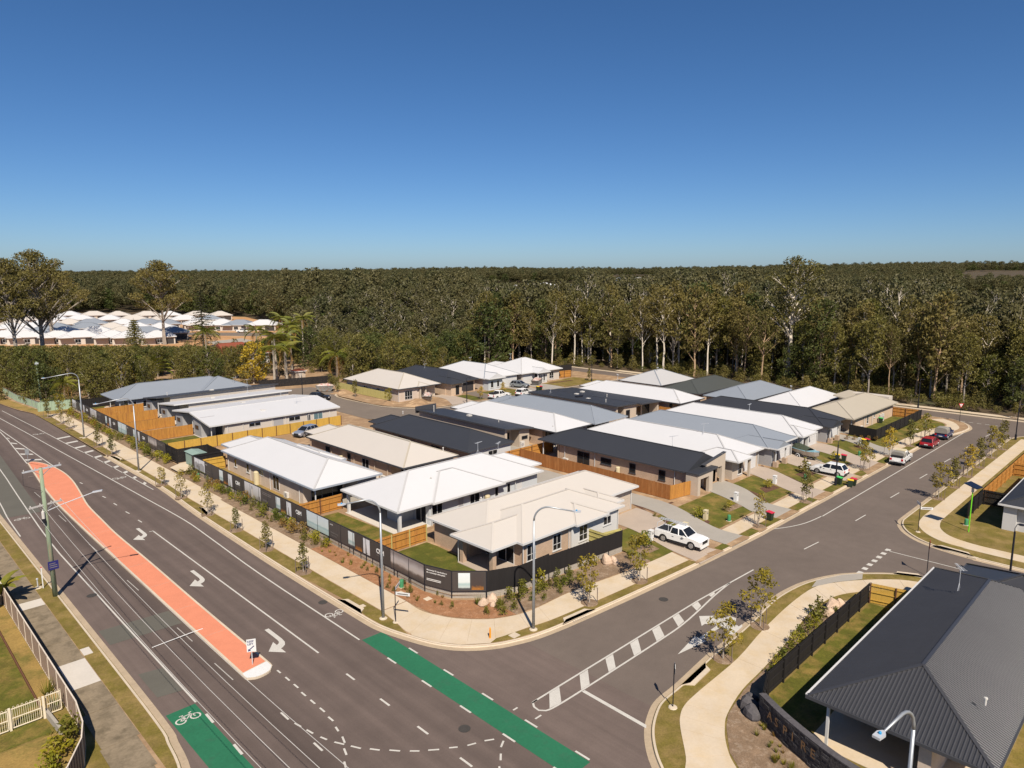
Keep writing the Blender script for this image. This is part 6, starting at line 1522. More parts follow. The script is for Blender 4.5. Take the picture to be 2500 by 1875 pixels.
def scatter_object(name, pts, protos, label, base_h, widen, kind='stuff', cat='forest'):
    """one stuff object: geometry nodes instance tree meshes on its points"""
    me = bpy.data.meshes.new(name)
    me.from_pydata([(p[0], p[1], p[2]) for p in pts], [], [])
    sc = me.attributes.new('tscale', 'FLOAT_VECTOR', 'POINT'); rt = me.attributes.new('trot', 'FLOAT_VECTOR', 'POINT')
    rr = random.Random(len(pts))
    S, T = [], []
    for p in pts:
        s = p[3] / base_h; w = s ** .6 * rr.uniform(.85, 1.2) * widen[min(p[4], len(widen) - 1)]
        S += [w, w, s]; T += [0, 0, rr.uniform(0, 6.28)]
    sc.data.foreach_set('vector', S); rt.data.foreach_set('vector', T)
    o = link(name, me); tag(o, label, cat, None, kind)
    ng = bpy.data.node_groups.new(name, 'GeometryNodeTree')
    ng.interface.new_socket('Geometry', in_out='INPUT', socket_type='NodeSocketGeometry'); ng.interface.new_socket('Geometry', in_out='OUTPUT', socket_type='NodeSocketGeometry')
    gi, go = ng.nodes.new('NodeGroupInput'), ng.nodes.new('NodeGroupOutput')
    iop = ng.nodes.new('GeometryNodeInstanceOnPoints'); iop.inputs['Pick Instance'].default_value = True
    jn = ng.nodes.new('GeometryNodeGeometryToInstance')
    for p in protos:
        oi = ng.nodes.new('GeometryNodeObjectInfo'); oi.inputs[0].default_value = p; oi.transform_space = 'ORIGINAL'
        ng.links.new(oi.outputs['Geometry'], jn.inputs[0])
    ng.links.new(jn.outputs[0], iop.inputs['Instance']); ng.links.new(gi.outputs[0], iop.inputs['Points'])
    ri = ng.nodes.new('FunctionNodeRandomValue'); ri.data_type = 'INT'; ri.inputs['Min'].default_value = 0; ri.inputs['Max'].default_value = len(protos) - 1 if len(protos) > 1 else 0
    ng.links.new(ri.outputs[2], iop.inputs['Instance Index'])
    for nm, sock in (('tscale', 'Scale'), ('trot', 'Rotation')):
        na = ng.nodes.new('GeometryNodeInputNamedAttribute'); na.data_type = 'FLOAT_VECTOR'; na.inputs[0].default_value = nm
        ng.links.new(na.outputs[0], iop.inputs[sock])
    ng.links.new(iop.outputs[0], go.inputs[0])
    o.modifiers.new('scatter', 'NODES').node_group = ng
    return o

def proto_parts(key, x, y, h, label, name, group):
    r = put_tree(key, x, y, 0, h, .5, label, 'tree', group, name)
    return sorted(r.children, key=lambda o: o.name.startswith('crown'))
fp = []
for key, (x, y), h in (('far0', (170, 142), 18), ('far1', (178, 138), 17), ('far2', (186, 136), 19), ('far3', (168, 150), 13)):
    t_, c_ = proto_parts(key, x, y, h, 'slender gum tree at the bend of the far street by the forest', 'gum_tree', 'gum trees by the far street bend')
    fp += [(t_, c_)]
# far trees: one crown and trunk mesh each, taken from the trees standing by the far street bend
scatter_object('forest_canopy', far_pts, [c for t, c in fp], 'dense olive gum forest stretching to the horizon', 18., (1.0, 1.15, 1.7))
scatter_object('forest_trunks', [p for p in far_pts if p[4] == 0], [t for t, c in fp], 'pale trunks standing inside the forest behind the front trees', 18., (1.0, 1.0))
b1 = put_tree('bush', 164.5, 60, 0, 2.4, .3, 'low green bush beside the path at the eastern forest edge', 'bush', 'bushes by the eastern forest path', 'bush'); b2 = put_tree('bush2', 164.8, 68, 0, 3.0, .3, 'low green bush beside the path at the eastern forest edge', 'bush', 'bushes by the eastern forest path', 'bush')
scatter_object('undergrowth', bush_pts, [c for b in (b1, b2) for c in b.children if c.name.startswith('crown')], 'low scrub and saplings under the forest edge', 2.8, (1.0,), cat='scrub')

put_tree('big0', 53.6, 275, 0, 34, .4, 'large spreading gum tree with forked trunk at the left of the photo', name='gum_tree'); put_tree('big1', 97, 290, 0, 31.5, 2.0, 'large umbrella crowned gum tree beside the far white roofs', name='gum_tree')
put_tree('big1', 44, 262, 0, 31, 4.0, 'big gum tree crowding the far left edge of the photo', name='gum_tree'); put_tree('big0', 68, 330, 0, 30, 1.2, 'large gum behind the left spreading gum tree', name='gum_tree')
put_tree('tall', 175.7, 76.9, 0, 31, 1.0, 'tallest white trunked gum tree above the eastern forest', name='gum_tree')
put_tree('gum4', 166.5, 108, 0, 23, 2.0, 'white trunked gum leaning over the far street', name='gum_tree')

# palms ----------------------------------------------------------------------
def frond_mesh(L, m, sag=1.0, nl=22, seed=1):
    rr = random.Random(seed); mb = MB()
    pt = lambda t: Vector((L*t*(1 - .18*t*sag), 0, L*(.34*t - .62*sag*t*t)))
    mb.tube([pt(t) for t in (0, .25, .5, .75, 1)], [.045, .035, .025, .016, .006], 4, cap=False)
    for k in range(nl):
        t = .14 + .85*k/nl; p = pt(t); ll = L*.27*math.sin(math.pi*min(.97, t*.85 + .12))
        for sd in (-1, 1):
            d = Vector((.55, sd*.9, -.45 - .2*rr.random())).normalized()*ll; w = Vector((.07, 0, .02))*L*.35
            mb.quad(p - w*.5, p + w*.5, p + d + w*.12, p + d - w*.12)
    return mb.mesh('frond', m)
FR = [frond_mesh(3.4, 'leaf_palm', 1.0, seed=1), frond_mesh(3.0, 'leaf_palm', 1.35, seed=2), frond_mesh(2.8, 'leaf_palm_brown', 1.9, seed=3)]
def palm(x, y, h, label, group=None, sc=1., brown=1, n=13, name='palm_tree'):
    root = thing(name, label, 'palm', (x, y, 0), .01, group); rr = random.Random(int(x*10))
    lx = rr.uniform(-.4, .4)
    MB().tube([(0, 0, -.1), (lx*.3, 0, h*.5), (lx, 0, h)], [.22*sc, .15*sc, .13*sc], 8).build('trunk', 'palm_trunk', root)
    MB().tube([(lx, 0, h - .1), (lx, 0, h + .8)], [.16*sc, .1*sc], 8).build('crownshaft', 'leaf_palm', root)
    for k in range(n + brown*2):
        dead = k >= n
        o = link('frond', FR[2] if dead else FR[k % 2], root, (lx, 0, h + (.2 if dead else .6)))
        o.rotation_euler = (0, rr.uniform(-.75, .35) if not dead else .5, k*2.399 + rr.uniform(-.2, .2)); s = sc*rr.uniform(.85, 1.15); o.scale = (s, s, s)
    return root
for i, (x, y) in enumerate(PALMS_AT):
    lone = i == 0
    palm(x, y, [12, 9, 13, 10, 6, 11, 13, 11, 12, 10, 8.5, 11, 12][i], 'lone slim palm rising above the grey hipped roof' if lone else 'broad drooping palm behind the far cream roofed house' if i == 4 else 'slim palm in the grove behind the cul-de-sac', None if lone or i == 4 else 'palms in the grove behind the cul-de-sac', 1.9 if i == 4 else 1.5, 2 if i in (4, 0, 6) else 1)
for x, y, h, lab in ((42.5, 177.7, 3.2, 'short palm in front of the bush behind the far banner fence'), (48.7, 183.6, 2.6, 'squat palm beside the golden conifer'), (36.5, 172, 4.0, 'palm with hanging brown fronds behind the far green fence'), (40, 190, 5, 'palm with a rusty crown at the left bush edge')):
    palm(x, y, h, lab, None, 1.15, 3 if h > 3.5 else 1)
# banana-like fan plants
def blade_mesh(L, m, w=.42):
    mb = MB(); N = 6
    pt = lambda t: Vector((L*(.5*t + .25*t*t), 0, L*(1.0*t - .55*t*t)))
    for k in range(N):
        a, b = k/N, (k+1)/N; wa, wb = w*math.sin(math.pi*min(.98, a*.8 + .12)), w*math.sin(math.pi*min(.99, b*.8 + .13)) if k < N-1 else .03
        p, q = pt(a), pt(b)
        if k == 0: wa = .04
        for sd in (-1, 1): mb.quad(p, q, q + Vector((0, sd*wb, wb*.35)), p + Vector((0, sd*wa, wa*.35)))
    return mb.mesh('leaf_blade', m)
BL = [blade_mesh(3., 'leaf_palm'), blade_mesh(2.6, 'leaf_street')]
def banana(x, y, s, label, n=11, fan=None, name='banana_plant'):
    root = thing(name, label, 'plant', (x, y, .1), .01); rr = random.Random(int(x*7))
    MB().tube([(0, 0, 0), (.05, 0, 1.0*s)], [.2*s, .12*s], 8).build('stem', 'palm_trunk', root)
    for k in range(n):
        o = link('leaf_blade', BL[k % 2 if rr.random() < .6 else 0], root, (0, 0, .8*s)); o.scale = (s, s, s)
        o.rotation_euler = (0, rr.uniform(-.5, .5), (k*2.399 if fan is None else fan + (math.pi if k % 2 else 0))); 
        if fan is not None: o.rotation_euler = (0, -.5 + k*.1, fan + (math.pi if k % 2 else 0))
banana(8.6, 69.4, .95, 'banana plant leaning over the brown metal fence'); banana(59.2, 190, 2.4, 'fan shaped travellers palm behind the grey hipped house', 12, R(-45), 'fan_palm')
for k, (x, y) in enumerate(((10.6-3.2, 75), (7.2, 72.4))): banana(x, y, .8, ('banana plant beside the utility pole, further from the camera', 'banana plant close behind the leaning banana plant')[k])
# feature trees
make_tree('golden', 8.5, 3.0, .12, 26, 2600, .42, 'leaf_yellow', 'bark_grey', 71, tr=.16, rx=(.7, 1.2), droop=0); make_tree('goldcon', 6.8, 1.6, .02, 24, 1700, .38, 'leaf_yellow', 'bark_grey', 72, tr=.12, rx=(.45, .8), droop=0)
put_tree('golden', 77, 169.3, 0, 10.5, .3, 'golden yellow leaved tree behind the cul-de-sac fence', name='golden_tree'); put_tree('goldcon', 52.3, 184.4, 0, 8.2, .3, 'golden conifer behind the grey hipped roof', name='golden_conifer')
def conifer(x, y, h, r, label, m='leaf_conifer'):
    root = thing('conifer_tree', label, 'tree', (x, y, 0), .01); rng = np.random.default_rng(3)
    MB().tube([(0, 0, 0), (0, 0, h)], [.35, .04], 8).build('trunk', 'bark_dark', root)
    C = []
    for k in range(22):
        z = h*(.12 + .86*k/22); rr_ = r*(1 - k/22)**.8 + .3
        for j in range(7):
            a = j*.9 + k*1.3
            for t in np.linspace(.15, 1, 5): C.append(clump_pts(math.cos(a)*rr_*t, math.sin(a)*rr_*t, z - .15*rr_*t, .35, .2, 7, rng))
    v, f = diamonds(np.concatenate(C), .42, rng, 0); o = link('crown', np_mesh('crown', v, f, m), root)
conifer(99.8, 259, 22, 5, 'tall dark layered conifer beside the far building site')
conifer(70, 235, 14, 4.5, 'feathery dark olive conifer left of the layered conifer', 'leaf_bush')

# young street trees with stakes
for i, (lf, nl, cr) in enumerate((('leaf_street', 620, 1.0), ('leaf_street_dark', 560, .6), ('leaf_yellow', 640, .85), ('leaf_street', 360, .75))):
    make_tree('street%d' % i, 4.0, cr, .3, 13, nl, .25, lf, 'bark_grey', 80 + i, tr=.045, rx=(.3, .55), droop=.2)
STK = post_mesh(1.3, 'stake', .05)
ORD = ['first', 'second', 'third', 'fourth', 'fifth', 'sixth', 'seventh', 'eighth', 'ninth', 'tenth', 'eleventh', 'twelfth']
def street_tree(key, x, y, h, label, group, stakes=3, dia=.7):
    root = thing('street_tree', label, 'tree', (x, y, BZ), random.uniform(.1, 6), group)
    tm, cm, h0 = PROTO[key]; s = h/h0
    for nm, me in (('trunk', tm), ('crown', cm)): o = link(nm, me, root); o.scale = (s, s, s)
    for k in range(stakes):
        a = k*2*math.pi/stakes + .4; link('stake', STK, root, (math.cos(a)*dia, math.sin(a)*dia, 0))
    MB().lathe([(.75, .012), (.7, .03), (.02, .05)], 12).build('mulch_ring', 'mulch', root)
main_row = [(29.8, 57.4, 2.9, 1), (29.85, 65.0, 2.9, 1), (30.0, 72.4, 2.5, 1), (29.9, 79.6, 3.6, 3), (30.0, 88.1, 3.5, 3), (30.2, 95.4, 2.4, 0), (30.25, 116.8, 3.3, 1), (30.3, 124.3, 3.3, 1), (30.6, 142.7, 3.0, 3), (30.5, 148.4, 3.0, 3), (30.2, 156.7, 3.6, 1), (32.6, 158.8, 4.2, 0)]
for i, (x, y, h, k) in enumerate(main_row): street_tree('street%d' % k, x, y, h, 'staked young tree on the main road verge, %s from the corner' % ORD[i], 'street trees along the main road')
for i, (x, y, h, k) in enumerate(((43.8, 34.9, 4.2, 0), (50.3, 34.4, 4.4, 0), (71.2, 33.3, 3.6, 3), (83.1, 33.2, 3.9, 1), (103.0, 33.3, 4.0, 0), (113.4, 33.3, 4.4, 2), (122.8, 33.2, 4.2, 1), (130.2, 33.0, 4.3, 0))): street_tree('street%d' % k, x, y, h, 'staked young tree on the north verge of the side street, %s from the corner' % ORD[i], 'street trees along the side street')
for i, (x, y, h, k) in enumerate(((43.8, 22.6, 4.2, 0), (50.2, 22.95, 4.8, 0))): street_tree('street%d' % k, x, y, h, ('young tree shading the turn arrows on the south verge', 'taller young tree on the south verge behind the black fence')[i], 'street trees along the side street')
for i, (x, y, h, k) in enumerate(((95.8, 22.2, 4.6, 0), (102.6, 22.2, 3.9, 1), (109.5, 22.2, 4.4, 2), (115.9, 22.2, 4.3, 1), (123.5, 22.2, 4.8, 0), (130.7, 22.2, 4.6, 1))): street_tree('street%d' % k, x, y, h, 'staked young tree on the eastern verge, %s from the street sign' % ORD[i], 'street trees along the eastern verge', 4)
for i, (x, y) in enumerate(((83.6, 140.6), (84.0, 134), (85.0, 122.5), (164.2-1.2, 44.5), (161.2, 26), (139.5, 112.5), (109.6, 113.2), (101.9, 112.3))): street_tree('street%d' % (1, 1, 0, 1, 1, 1, 2, 2)[i], x, y, (4, 4, 3.4, 3.2, 3, 3.4, 3, 3)[i], 'young tree beside the %s' % ('cul-de-sac skip', 'olive paling fence', 'rubble heap at the cream roofed house', 'forest path near the far lamp post', 'forest path at the right edge', 'far white house lawn', 'far white gabled house lawn', 'far charcoal house lawn')[i], 'young trees in the far streets', 2)

# shrubs ---------------------------------------------------------------------
for i, (lf, nl) in enumerate((('leaf_shrub', 260), ('leaf_shrub_lime', 260), ('leaf_shrub_rust', 220), ('leaf_street_dark', 220))):
    make_tree('shrub%d' % i, 1.0, .42, .1, 8, nl, .17, lf, 'bark_dark', 90 + i, tr=.03, rx=(.2, .36), limbs=False, droop=0)
def tuft_mesh(m, n=34, L=.6, seed=4):
    rng = np.random.default_rng(seed); mb = MB()
    for k in range(n):
        a = rng.uniform(0, 6.28); d = rng.uniform(.25, .9); l = L*rng.uniform(.6, 1.1); p = Vector((math.cos(a)*.06, math.sin(a)*.06, 0)); q = p + Vector((math.cos(a)*d*l*.55, math.sin(a)*d*l*.55, l*(1.05 - d*.45))); w = Vector((-math.sin(a), math.cos(a), 0))*.018
        mb.quad(p - w, p + w, q)
    return mb.mesh('grass_tuft', m)
TUFT = [tuft_mesh('leaf_shrub', 40, .7, 4), tuft_mesh('leaf_shrub_lime', 34, .5, 5), tuft_mesh('leaf_shrub_rust', 30, .5, 6)]
def shrub(kind, x, y, s, label, group, z=BZ + .02, name='shrub'):
    o = link(name, PROTO['shrub%d' % kind][1] if kind < 4 else TUFT[kind - 4], None, (x, y, z), random.uniform(0, 6)); o.scale = (s*random.uniform(.9, 1.15), s*random.uniform(.9, 1.15), s)
    tag(o, label, 'shrub' if kind < 4 else 'grass tuft', group)
rs = random.Random(9)
KN = ('leafy green shrub', 'lime green shrub', 'rusty brown green shrub', 'dark olive shrub')
y = 158.5
while y > 61:
    if not 98.0 < y < 105:
        k = rs.choice((0, 0, 1, 1, 2, 3)); dense = 1.0 if y > 84 or 62 < y < 97 else .8
        shrub(k, rs.uniform(33.9, 34.9), y, rs.uniform(.75, 1.35) * dense, KN[k] + (' in the bed below the far banner fence' if y > 105 else ' in the grey mulch bed below the near banner fence'), 'shrubs below the banner fences, ' + KN[k])
        if rs.random() < .35: shrub(3, rs.uniform(33.7, 34.4), y + .3, rs.uniform(.45, .7), KN[3] + (' in the bed below the far banner fence' if y > 105 else ' in the grey mulch bed below the near banner fence'), 'shrubs below the banner fences, ' + KN[3])
    y -= rs.uniform(.75, 1.5)
y = 60.5
while y > 42:
    x = rs.uniform(33.4, 35.0) if y > 45 else rs.uniform(34.4, 36.0)
    k = rs.choice((4, 5, 3, 6)); shrub(k, x, y, rs.uniform(.35, .6) if k == 3 else rs.uniform(.6, .95), 'tiny seedling plant in the red brown mulch at the corner', 'seedlings in the corner mulch bed', name='seedling'); y -= rs.uniform(.3, .75)
for x, y, s, k, lab in ((36.9, 41.3, 1.5, 4, 'tall grass tuft left of the corner boulder'), (38.3, 39.8, 1.6, 4, 'tall grass tuft right of the corner boulder')): shrub(k, x, y, s, lab, None, name='grass_tuft')
for x, y, s, k in ((39.3, 39.8, 1.1, 0), (40.2, 39.4, 1.0, 0), (41.0, 39.9, 1.2, 0), (41.9, 39.1, .9, 0), (42.6, 39.0, .9, 0), (43.2, 39.9, 1.4, 1), (43.9, 38.6, .9, 0), (44.6, 38.4, 1.0, 0), (45.6, 38.6, 1.0, 0), (46.4, 38.2, .8, 0), (40.7, 38.5, .7, 0), (37.5, 39.3, .8, 0), (36.3, 39.5, .6, 0), (41.5, 37.9, .6, 0), (38.4, 38.4, .8, 0), (37.2, 38.4, .8, 0), (43.4, 37.8, .6, 0)): shrub(k, x, y, s, KN[k] + ' in the bed below the plain black corner fence', 'shrubs below the plain black corner fence, ' + KN[k])
for x, y, s in ((46.6, 39.5, .95), (45.1, 39.6, 1.05), (43.6, 40.0-.8, .8)): shrub(3, x, y, s, 'clipped dark ball shrub against the corner sleeper wall', 'ball shrubs at the corner sleeper wall')
for x, y, s, k in ((54.8, 20.3, 1.6, 3), (53.4, 20.0, 1.3, 0), (52.7, 19.7, 1.0, 1), (51.6, 19.8, .9, 0), (50.7, 20.0, .9, 0), (50.0, 19.4, .8, 1), (49.1, 19.8, 1.1, 1), (47.9, 19.5, .9, 0), (46.5, 19.5, 1.0, 0), (45.5, 19.3, .8, 1), (44.2, 19.2, .8, 0), (57.3, 20.2, .9, 3), (56.2, 19.4, .7, 0), (58.3, 19.9, .6, 0)): shrub(k, x, y, s, KN[k] + ' outside the black boarded fence', 'shrubs outside the black boarded fence, ' + KN[k])
for k in range(46):
    t = rs.random(); x = 34.0 + 7*t + rs.uniform(-.3, .9)*(t < .6); y = 12.5 + 6.6*t**.8 + rs.uniform(-.5, .5)
    if y < 17.8 + (x - 39)*.5 and x < 36.6 + (y - 12.5)*.42: shrub(rs.choice((4, 5, 6)), x, y, rs.uniform(.6, 1.1), 'small grass tuft in the bed below the dark stone wall', 'grass tufts below the dark stone wall', name='grass_tuft')
for x, y, s, k, lab in ((74.0, 38.3, .9, 1, 'green shrub by the white letterbox of the parapet house'), (68.6, 39.1, 1.2, 1, 'yellow green shrub beside the beige letterbox'), (84.8, 38.7, 1.1, 1, 'yellow green shrub on the second front lawn'), (94.6, 38.2, 2.0, 3, 'bushy dark shrub on the grey gabled house lawn'), (105.0, 38.3, 1.2, 1, 'small green shrub beside the boat'), (115.6, 38.3, 1.2, 3, 'dark conical shrub on the furthest front lawn'), (57.0, 38.4, 1.5, 0, 'upright shrub on the corner house front lawn'), (53.6, 38.0, .6, 0, 'small plant near the boulders by the corner fence end'), (65.0, 42.6, .6, 3, 'small plant in the bed between the driveways'), (72.9, 38.2, .8, 3, 'low shrub on the dry parapet house lawn')): shrub(k, x, y, s, lab, None, .3)
for i in range(5): shrub(2, 119.0 - i*.0 + i*.7, 40.6 - i*.9 + .9, .8, 'low plant in the bed beside the furthest driveway', 'low plants beside the furthest driveway', .35)
for i, (x, y, s) in enumerate(((8.3, 51.6, 1.5), (8.3, 49.6, 1.4))): shrub(4, x, y, s*1.3, ('spiky plant inside the brown metal fence, further one', 'spiky plant inside the brown metal fence, nearer one')[i], None, name='spiky_plant')
for i, (x, y, s) in enumerate(((8.0, 45.0, 1.7), (7.2, 43.8, 1.5), (6.6, 42.6, 1.3))): shrub(1 if i else 0, x, y, s, ('green bush touching the bend of the brown metal fence', 'flowering bush in the front yard corner', 'loose bush at the bottom edge of the photo')[i], None)
def rock(x, y, s, m, label, group=None):
    rng = np.random.default_rng(int(x*100)); mb = MB(); n = 9; b = 0
    prof = [(.75, -.1), (1., .18), (.8, .5), (.35, .72), (.02, .78)]
    mb.lathe([(r*s*.6, z*s) for r, z in prof], n)
    mb.v = [(a*(1 + .25*math.sin(3*a/s + x)), c*(.8 + .3*math.cos(4*c/s + y)), d*(1 + .2*math.sin(5*a/s))) for a, c, d in mb.v]
    o = link('boulder', mb.mesh('boulder', m), None, (x, y, BZ), x); tag(o, label, 'boulder', group)
for x, y, s, l in ((37.1, 40.9, .8, 'tan boulder under the corner of the banner fence'), (38.1, 40.8, .9, 'pink boulder beside the tan corner boulder'), (37.6, 40.2, .5, 'small white stone in front of the corner boulders'), (51.2, 38.9, 1.1, 'upright tan boulder below the black corner fence'), (51.7, 38.3, .9, 'purple brown boulder beside the upright tan boulder'), (56.6, 20.0, 1.3, 'large tan boulder outside the black boarded fence'), (57.6, 19.6, 1.0, 'second tan boulder outside the black boarded fence'), (55.7, 19.9, .9, 'low tan boulder beside the dark olive shrub')): rock(x, y, s, 'rock', l)
for x, y, s, l in ((39.6, 18.5, 1.1, 'dark boulder in shade at the stone wall end'), (39.0, 17.9, 1.0, 'dark boulder nearest the stone wall lettering'), (40.4, 18.8, .8, 'small dark boulder by the black fence end')): rock(x, y, s, 'rock_dark', l)
# ------------------------------------------------------------------ street furniture
def arc(c, r, a0, a1, n, plane):
    return [tuple(Vector(c) + Vector(plane) * (r*math.cos(a0 + (a1-a0)*k/n)) + Vector((0, 0, 1)) * (r*math.sin(a0 + (a1-a0)*k/n))) for k in range(n+1)]
def street_lamp(x, y, dx, dy, label, h=10.1, reach=2.6):
    o = thing('street_lamp', label, 'street lamp', (x, y, BZ), 0, 'grey street lamps')
    d = Vector((dx, dy, 0)).normalized(); B = Vector((x, y, BZ)); r = 1.15
    MB().lathe([(.32, 0), (.32, .04), (.2, .06), (.13, .12), (.02, .12)], 12, tuple(B)).build('base_plate', 'concrete_kerb', o)
    MB().tube([tuple(B), tuple(B + Vector((0, 0, h*.45))), tuple(B + Vector((0, 0, h - r - .1)))], [.125, .1, .075], 10).build('pole', 'galv', o, smooth=True)
    c = B + Vector((0, 0, h - r - .1)) + d * r
    pts = [tuple(c - d*(r*math.cos(t)) + Vector((0, 0, r*math.sin(t)))) for t in [k*math.pi/2/6 for k in range(7)]]
    e = Vector(pts[-1]) + d*(reach - r) + Vector((0, 0, -.12*(reach - r)))
    MB().tube(pts + [tuple(e)], [.07]*7 + [.05], 8).build('arm', 'galv', o, smooth=True)
    hd = MB(); w = Vector((-d.y, d.x, 0))
    hd.prism([(e.x + w.x*.05, e.y + w.y*.05), (e.x - w.x*.05, e.y - w.y*.05), (e.x + d.x*.2 - w.x*.17, e.y + d.y*.2 - w.y*.17), (e.x + d.x*.62 - w.x*.15, e.y + d.y*.62 - w.y*.15), (e.x + d.x*.62 + w.x*.15, e.y + d.y*.62 + w.y*.15), (e.x + d.x*.2 + w.x*.17, e.y + d.y*.2 + w.y*.17)], e.z - .05, e.z + .05)
    l = hd.build('lamp_head', 'galv_pale', o)
    q = e + d*.32; MB().lathe([(.06, 0), (.06, .07), (.03, .1), (.01, .1)], 8, (q.x, q.y, e.z + .05)).build('light_sensor', 'toilet_blue', l)
    return o
street_lamp(30.4, 132.6, -1, 0, 'grey street lamp on the main road verge furthest from the corner', 11.2, 4.6); street_lamp(30.2, 104.4, -1, .05, 'grey street lamp on the main road by the black enclosure', 10.6, 4.2)
street_lamp(29.95, 44.8, -1, .5, 'grey street lamp beside the street sign at the green bike lane'); street_lamp(37.2, 35.1, .56, -.83, 'grey street lamp on the curve of the corner path', 10.1, 2.9)
street_lamp(30.3, 7.1, -1, .15, 'grey street lamp in front of the dark corrugated roof', 10.1, 2.6)
def post_lamp(x, y, label, h=5.4, hoop=True):
    o = thing('post_lamp', label, 'street lamp', (x, y, BZ), 0, 'black post lamps')
    MB().lathe([(.16, 0), (.16, .9), (.09, .95), (.075, h), (.02, h)], 10, (x, y, BZ)).build('post', 'steel_black', o)
    a = MB(); a.tube([(x, y, BZ + h - .1), (x - .1, y, BZ + h + .35), (x + .15, y - .1, BZ + h + .65), (x + .55, y - .3, BZ + h + .6)], .035, 6); ar_ = a.build('arm', 'steel_black', o)
    MB().lathe([(.05, .1), (.24, .06), (.26, 0), (.2, -.05), (.02, -.06)], 12, (x + .6, y - .33, BZ + h + .52)).build('lamp_head', 'steel_black', o)
for x, y, l in ((92.6, 33.3, 'black post lamp beside the green lidded bin'), (156.0+3.2, 42.1, 'black post lamp by the far street behind the beige house'), (139.9, 22.1, 'black post lamp on the eastern verge corner'), (71.5, 10.6, 'black post lamp behind the dark corrugated roof'), (95.0, 109.0, 'black post lamp in front of the far charcoal house'), (139.3, 111.5, 'black post lamp on the far white house lawn'), (74.2, 139.5, 'black post lamp in the cul-de-sac')): post_lamp(x, y, l)
# timber power pole with crossarms, street light, sign and wires
o = thing('power_pole', 'green stained timber power pole with crossarms on the western verge', 'power pole', (12.3, 68.0, BZ))
px_, py_ = 12.3, 68.0
MB().tube([(px_, py_, 0), (px_ - .05, py_, 6), (px_ - .1, py_, 11.5)], [.21, .18, .14], 10).build('pole', 'pole_wood', o, smooth=True)
def crossarm(z, half, m):
    a = MB(); p, q = Vector((px_ - half, py_ - .35, z)), Vector((px_ + half, py_ + .35, z)); a.bar(p, q, .11, .12); c = a.build('crossarm', m, o)
    i = MB()
    for t in (.04, .33, .67, .96): s = p.lerp(q, t); i.lathe([(.03, 0), (.05, .03), (.03, .07), (.05, .1), (.02, .16)], 7, (s.x, s.y, z + .06))
    i.build('insulator', 'arm_grey', c, kind='stuff'); b = MB(); b.bar((px_ - half*.45, py_ - .15, z - .05), (px_ - .05, py_, z - .6), .04, .04); b.bar((px_ + half*.45, py_ + .15, z - .05), (px_ - .05, py_, z - .6), .04, .04); b.build('brace', 'galv', c, kind='stuff')
    return p, q
crossarm(11.4, 1.45, 'galv_pale'); p2, q2 = crossarm(8.3, 1.25, 'arm_grey')
MB().tube([(px_, py_, 7.7), (px_ + 1.0, py_ - .6, 8.2), (px_ + 3.2, py_ - 1.9, 9.1)], .04, 6).build('lamp_arm', 'galv_pale', o)
MB().bar((px_ + 3.1, py_ - 1.85, 9.1), (px_ + 3.75, py_ - 2.2, 9.2), .26, .1).build('lamp_head', 'galv_pale', o)
MB().lathe([(.12, 0), (.12, .6), (.05, .65), (.02, .8)], 10, (px_ - .3, py_ - .25, 7.2)).build('cable_terminator', 'unit_white', o); MB().lathe([(.14, 0), (.14, .35), (.02, .4)], 10, (px_ - .3, py_ - .28, 6.8)).build('fuse_box', 'steel_black', o)
sg = MB().box(px_ - .35, py_ - .26, 2.6, px_ + .42, py_ - .22, 3.35).build('sign_plate', 'sign_blue', o)
for i_, z_ in enumerate((3.12, 2.95, 2.78)): MB().box(px_ - .25, py_ - .268, z_, px_ + (.32 if i_ else .2), py_ - .262, z_ + .06).build('sign_text_line', 'print_dim', sg)
for i_, t in enumerate((.04, .33, .67, .96)):
    s = Vector(p2).lerp(Vector(q2), t) + Vector((0, 0, .2)); e = Vector((11.0 + i_*.85, 8.0, 8.4)); pts = []
    for k in range(13): u = k/12; v = s.lerp(e, u); pts.append((v.x, v.y, v.z - 1.1*4*u*(1-u)))
    MB().tube(pts, .014, 4, cap=False).build('power_wire', 'wire', None, label='thin overhead wire crossing the lower left road, %s from the kerb' % ORD[i_], cat='wire', group='overhead power wires')
MB().tube([(px_ - 1.4, py_ - .3, 11.45), (px_ - 1.5, py_ - .6, 10.4), (px_ - .7, py_ - .5, 9.9), (px_ - .2, py_ - .2, 9.6)], .015, 4).build('drop_cable', 'steel_black', o)
mp_ = thing('marker_post', 'thin white marker post beside the power pole', 'post', (11.9, 70.5, BZ)); MB().box(11.87, 70.47, BZ, 11.95, 70.53, BZ + 1.9).build('post', 'sign_white', mp_); MB().box(11.86, 70.46, BZ + 1.9, 11.96, 70.54, BZ + 1.96).build('cap', 'lid_red', mp_)
mp_ = thing('valve_marker', 'short pale valve marker in the grass by the power pole', 'post', (11.6, 70.9, BZ)); MB().lathe([(.05, 0), (.05, .75), (.09, .76), (.09, .86), (.02, .9)], 8, (11.6, 70.9, BZ)).build('post', 'galv_pale', mp_); MB().lathe([(.35, 0), (.3, .05), (.02, .06)], 10, (11.6, 70.9, BZ)).build('base', 'concrete_kerb', mp_)
o = thing('power_pole', 'short green pole behind the far green gate', 'power pole', (32.6, 174.0, 0)); MB().tube([(32.6, 174, 0), (32.5, 174, 9.2)], [.2, .15], 8).build('pole', 'colorbond_green', o); MB().box(32.2, 173.8, 8.6, 32.8, 174.2, 9.0).build('bracket', 'galv_pale', o)
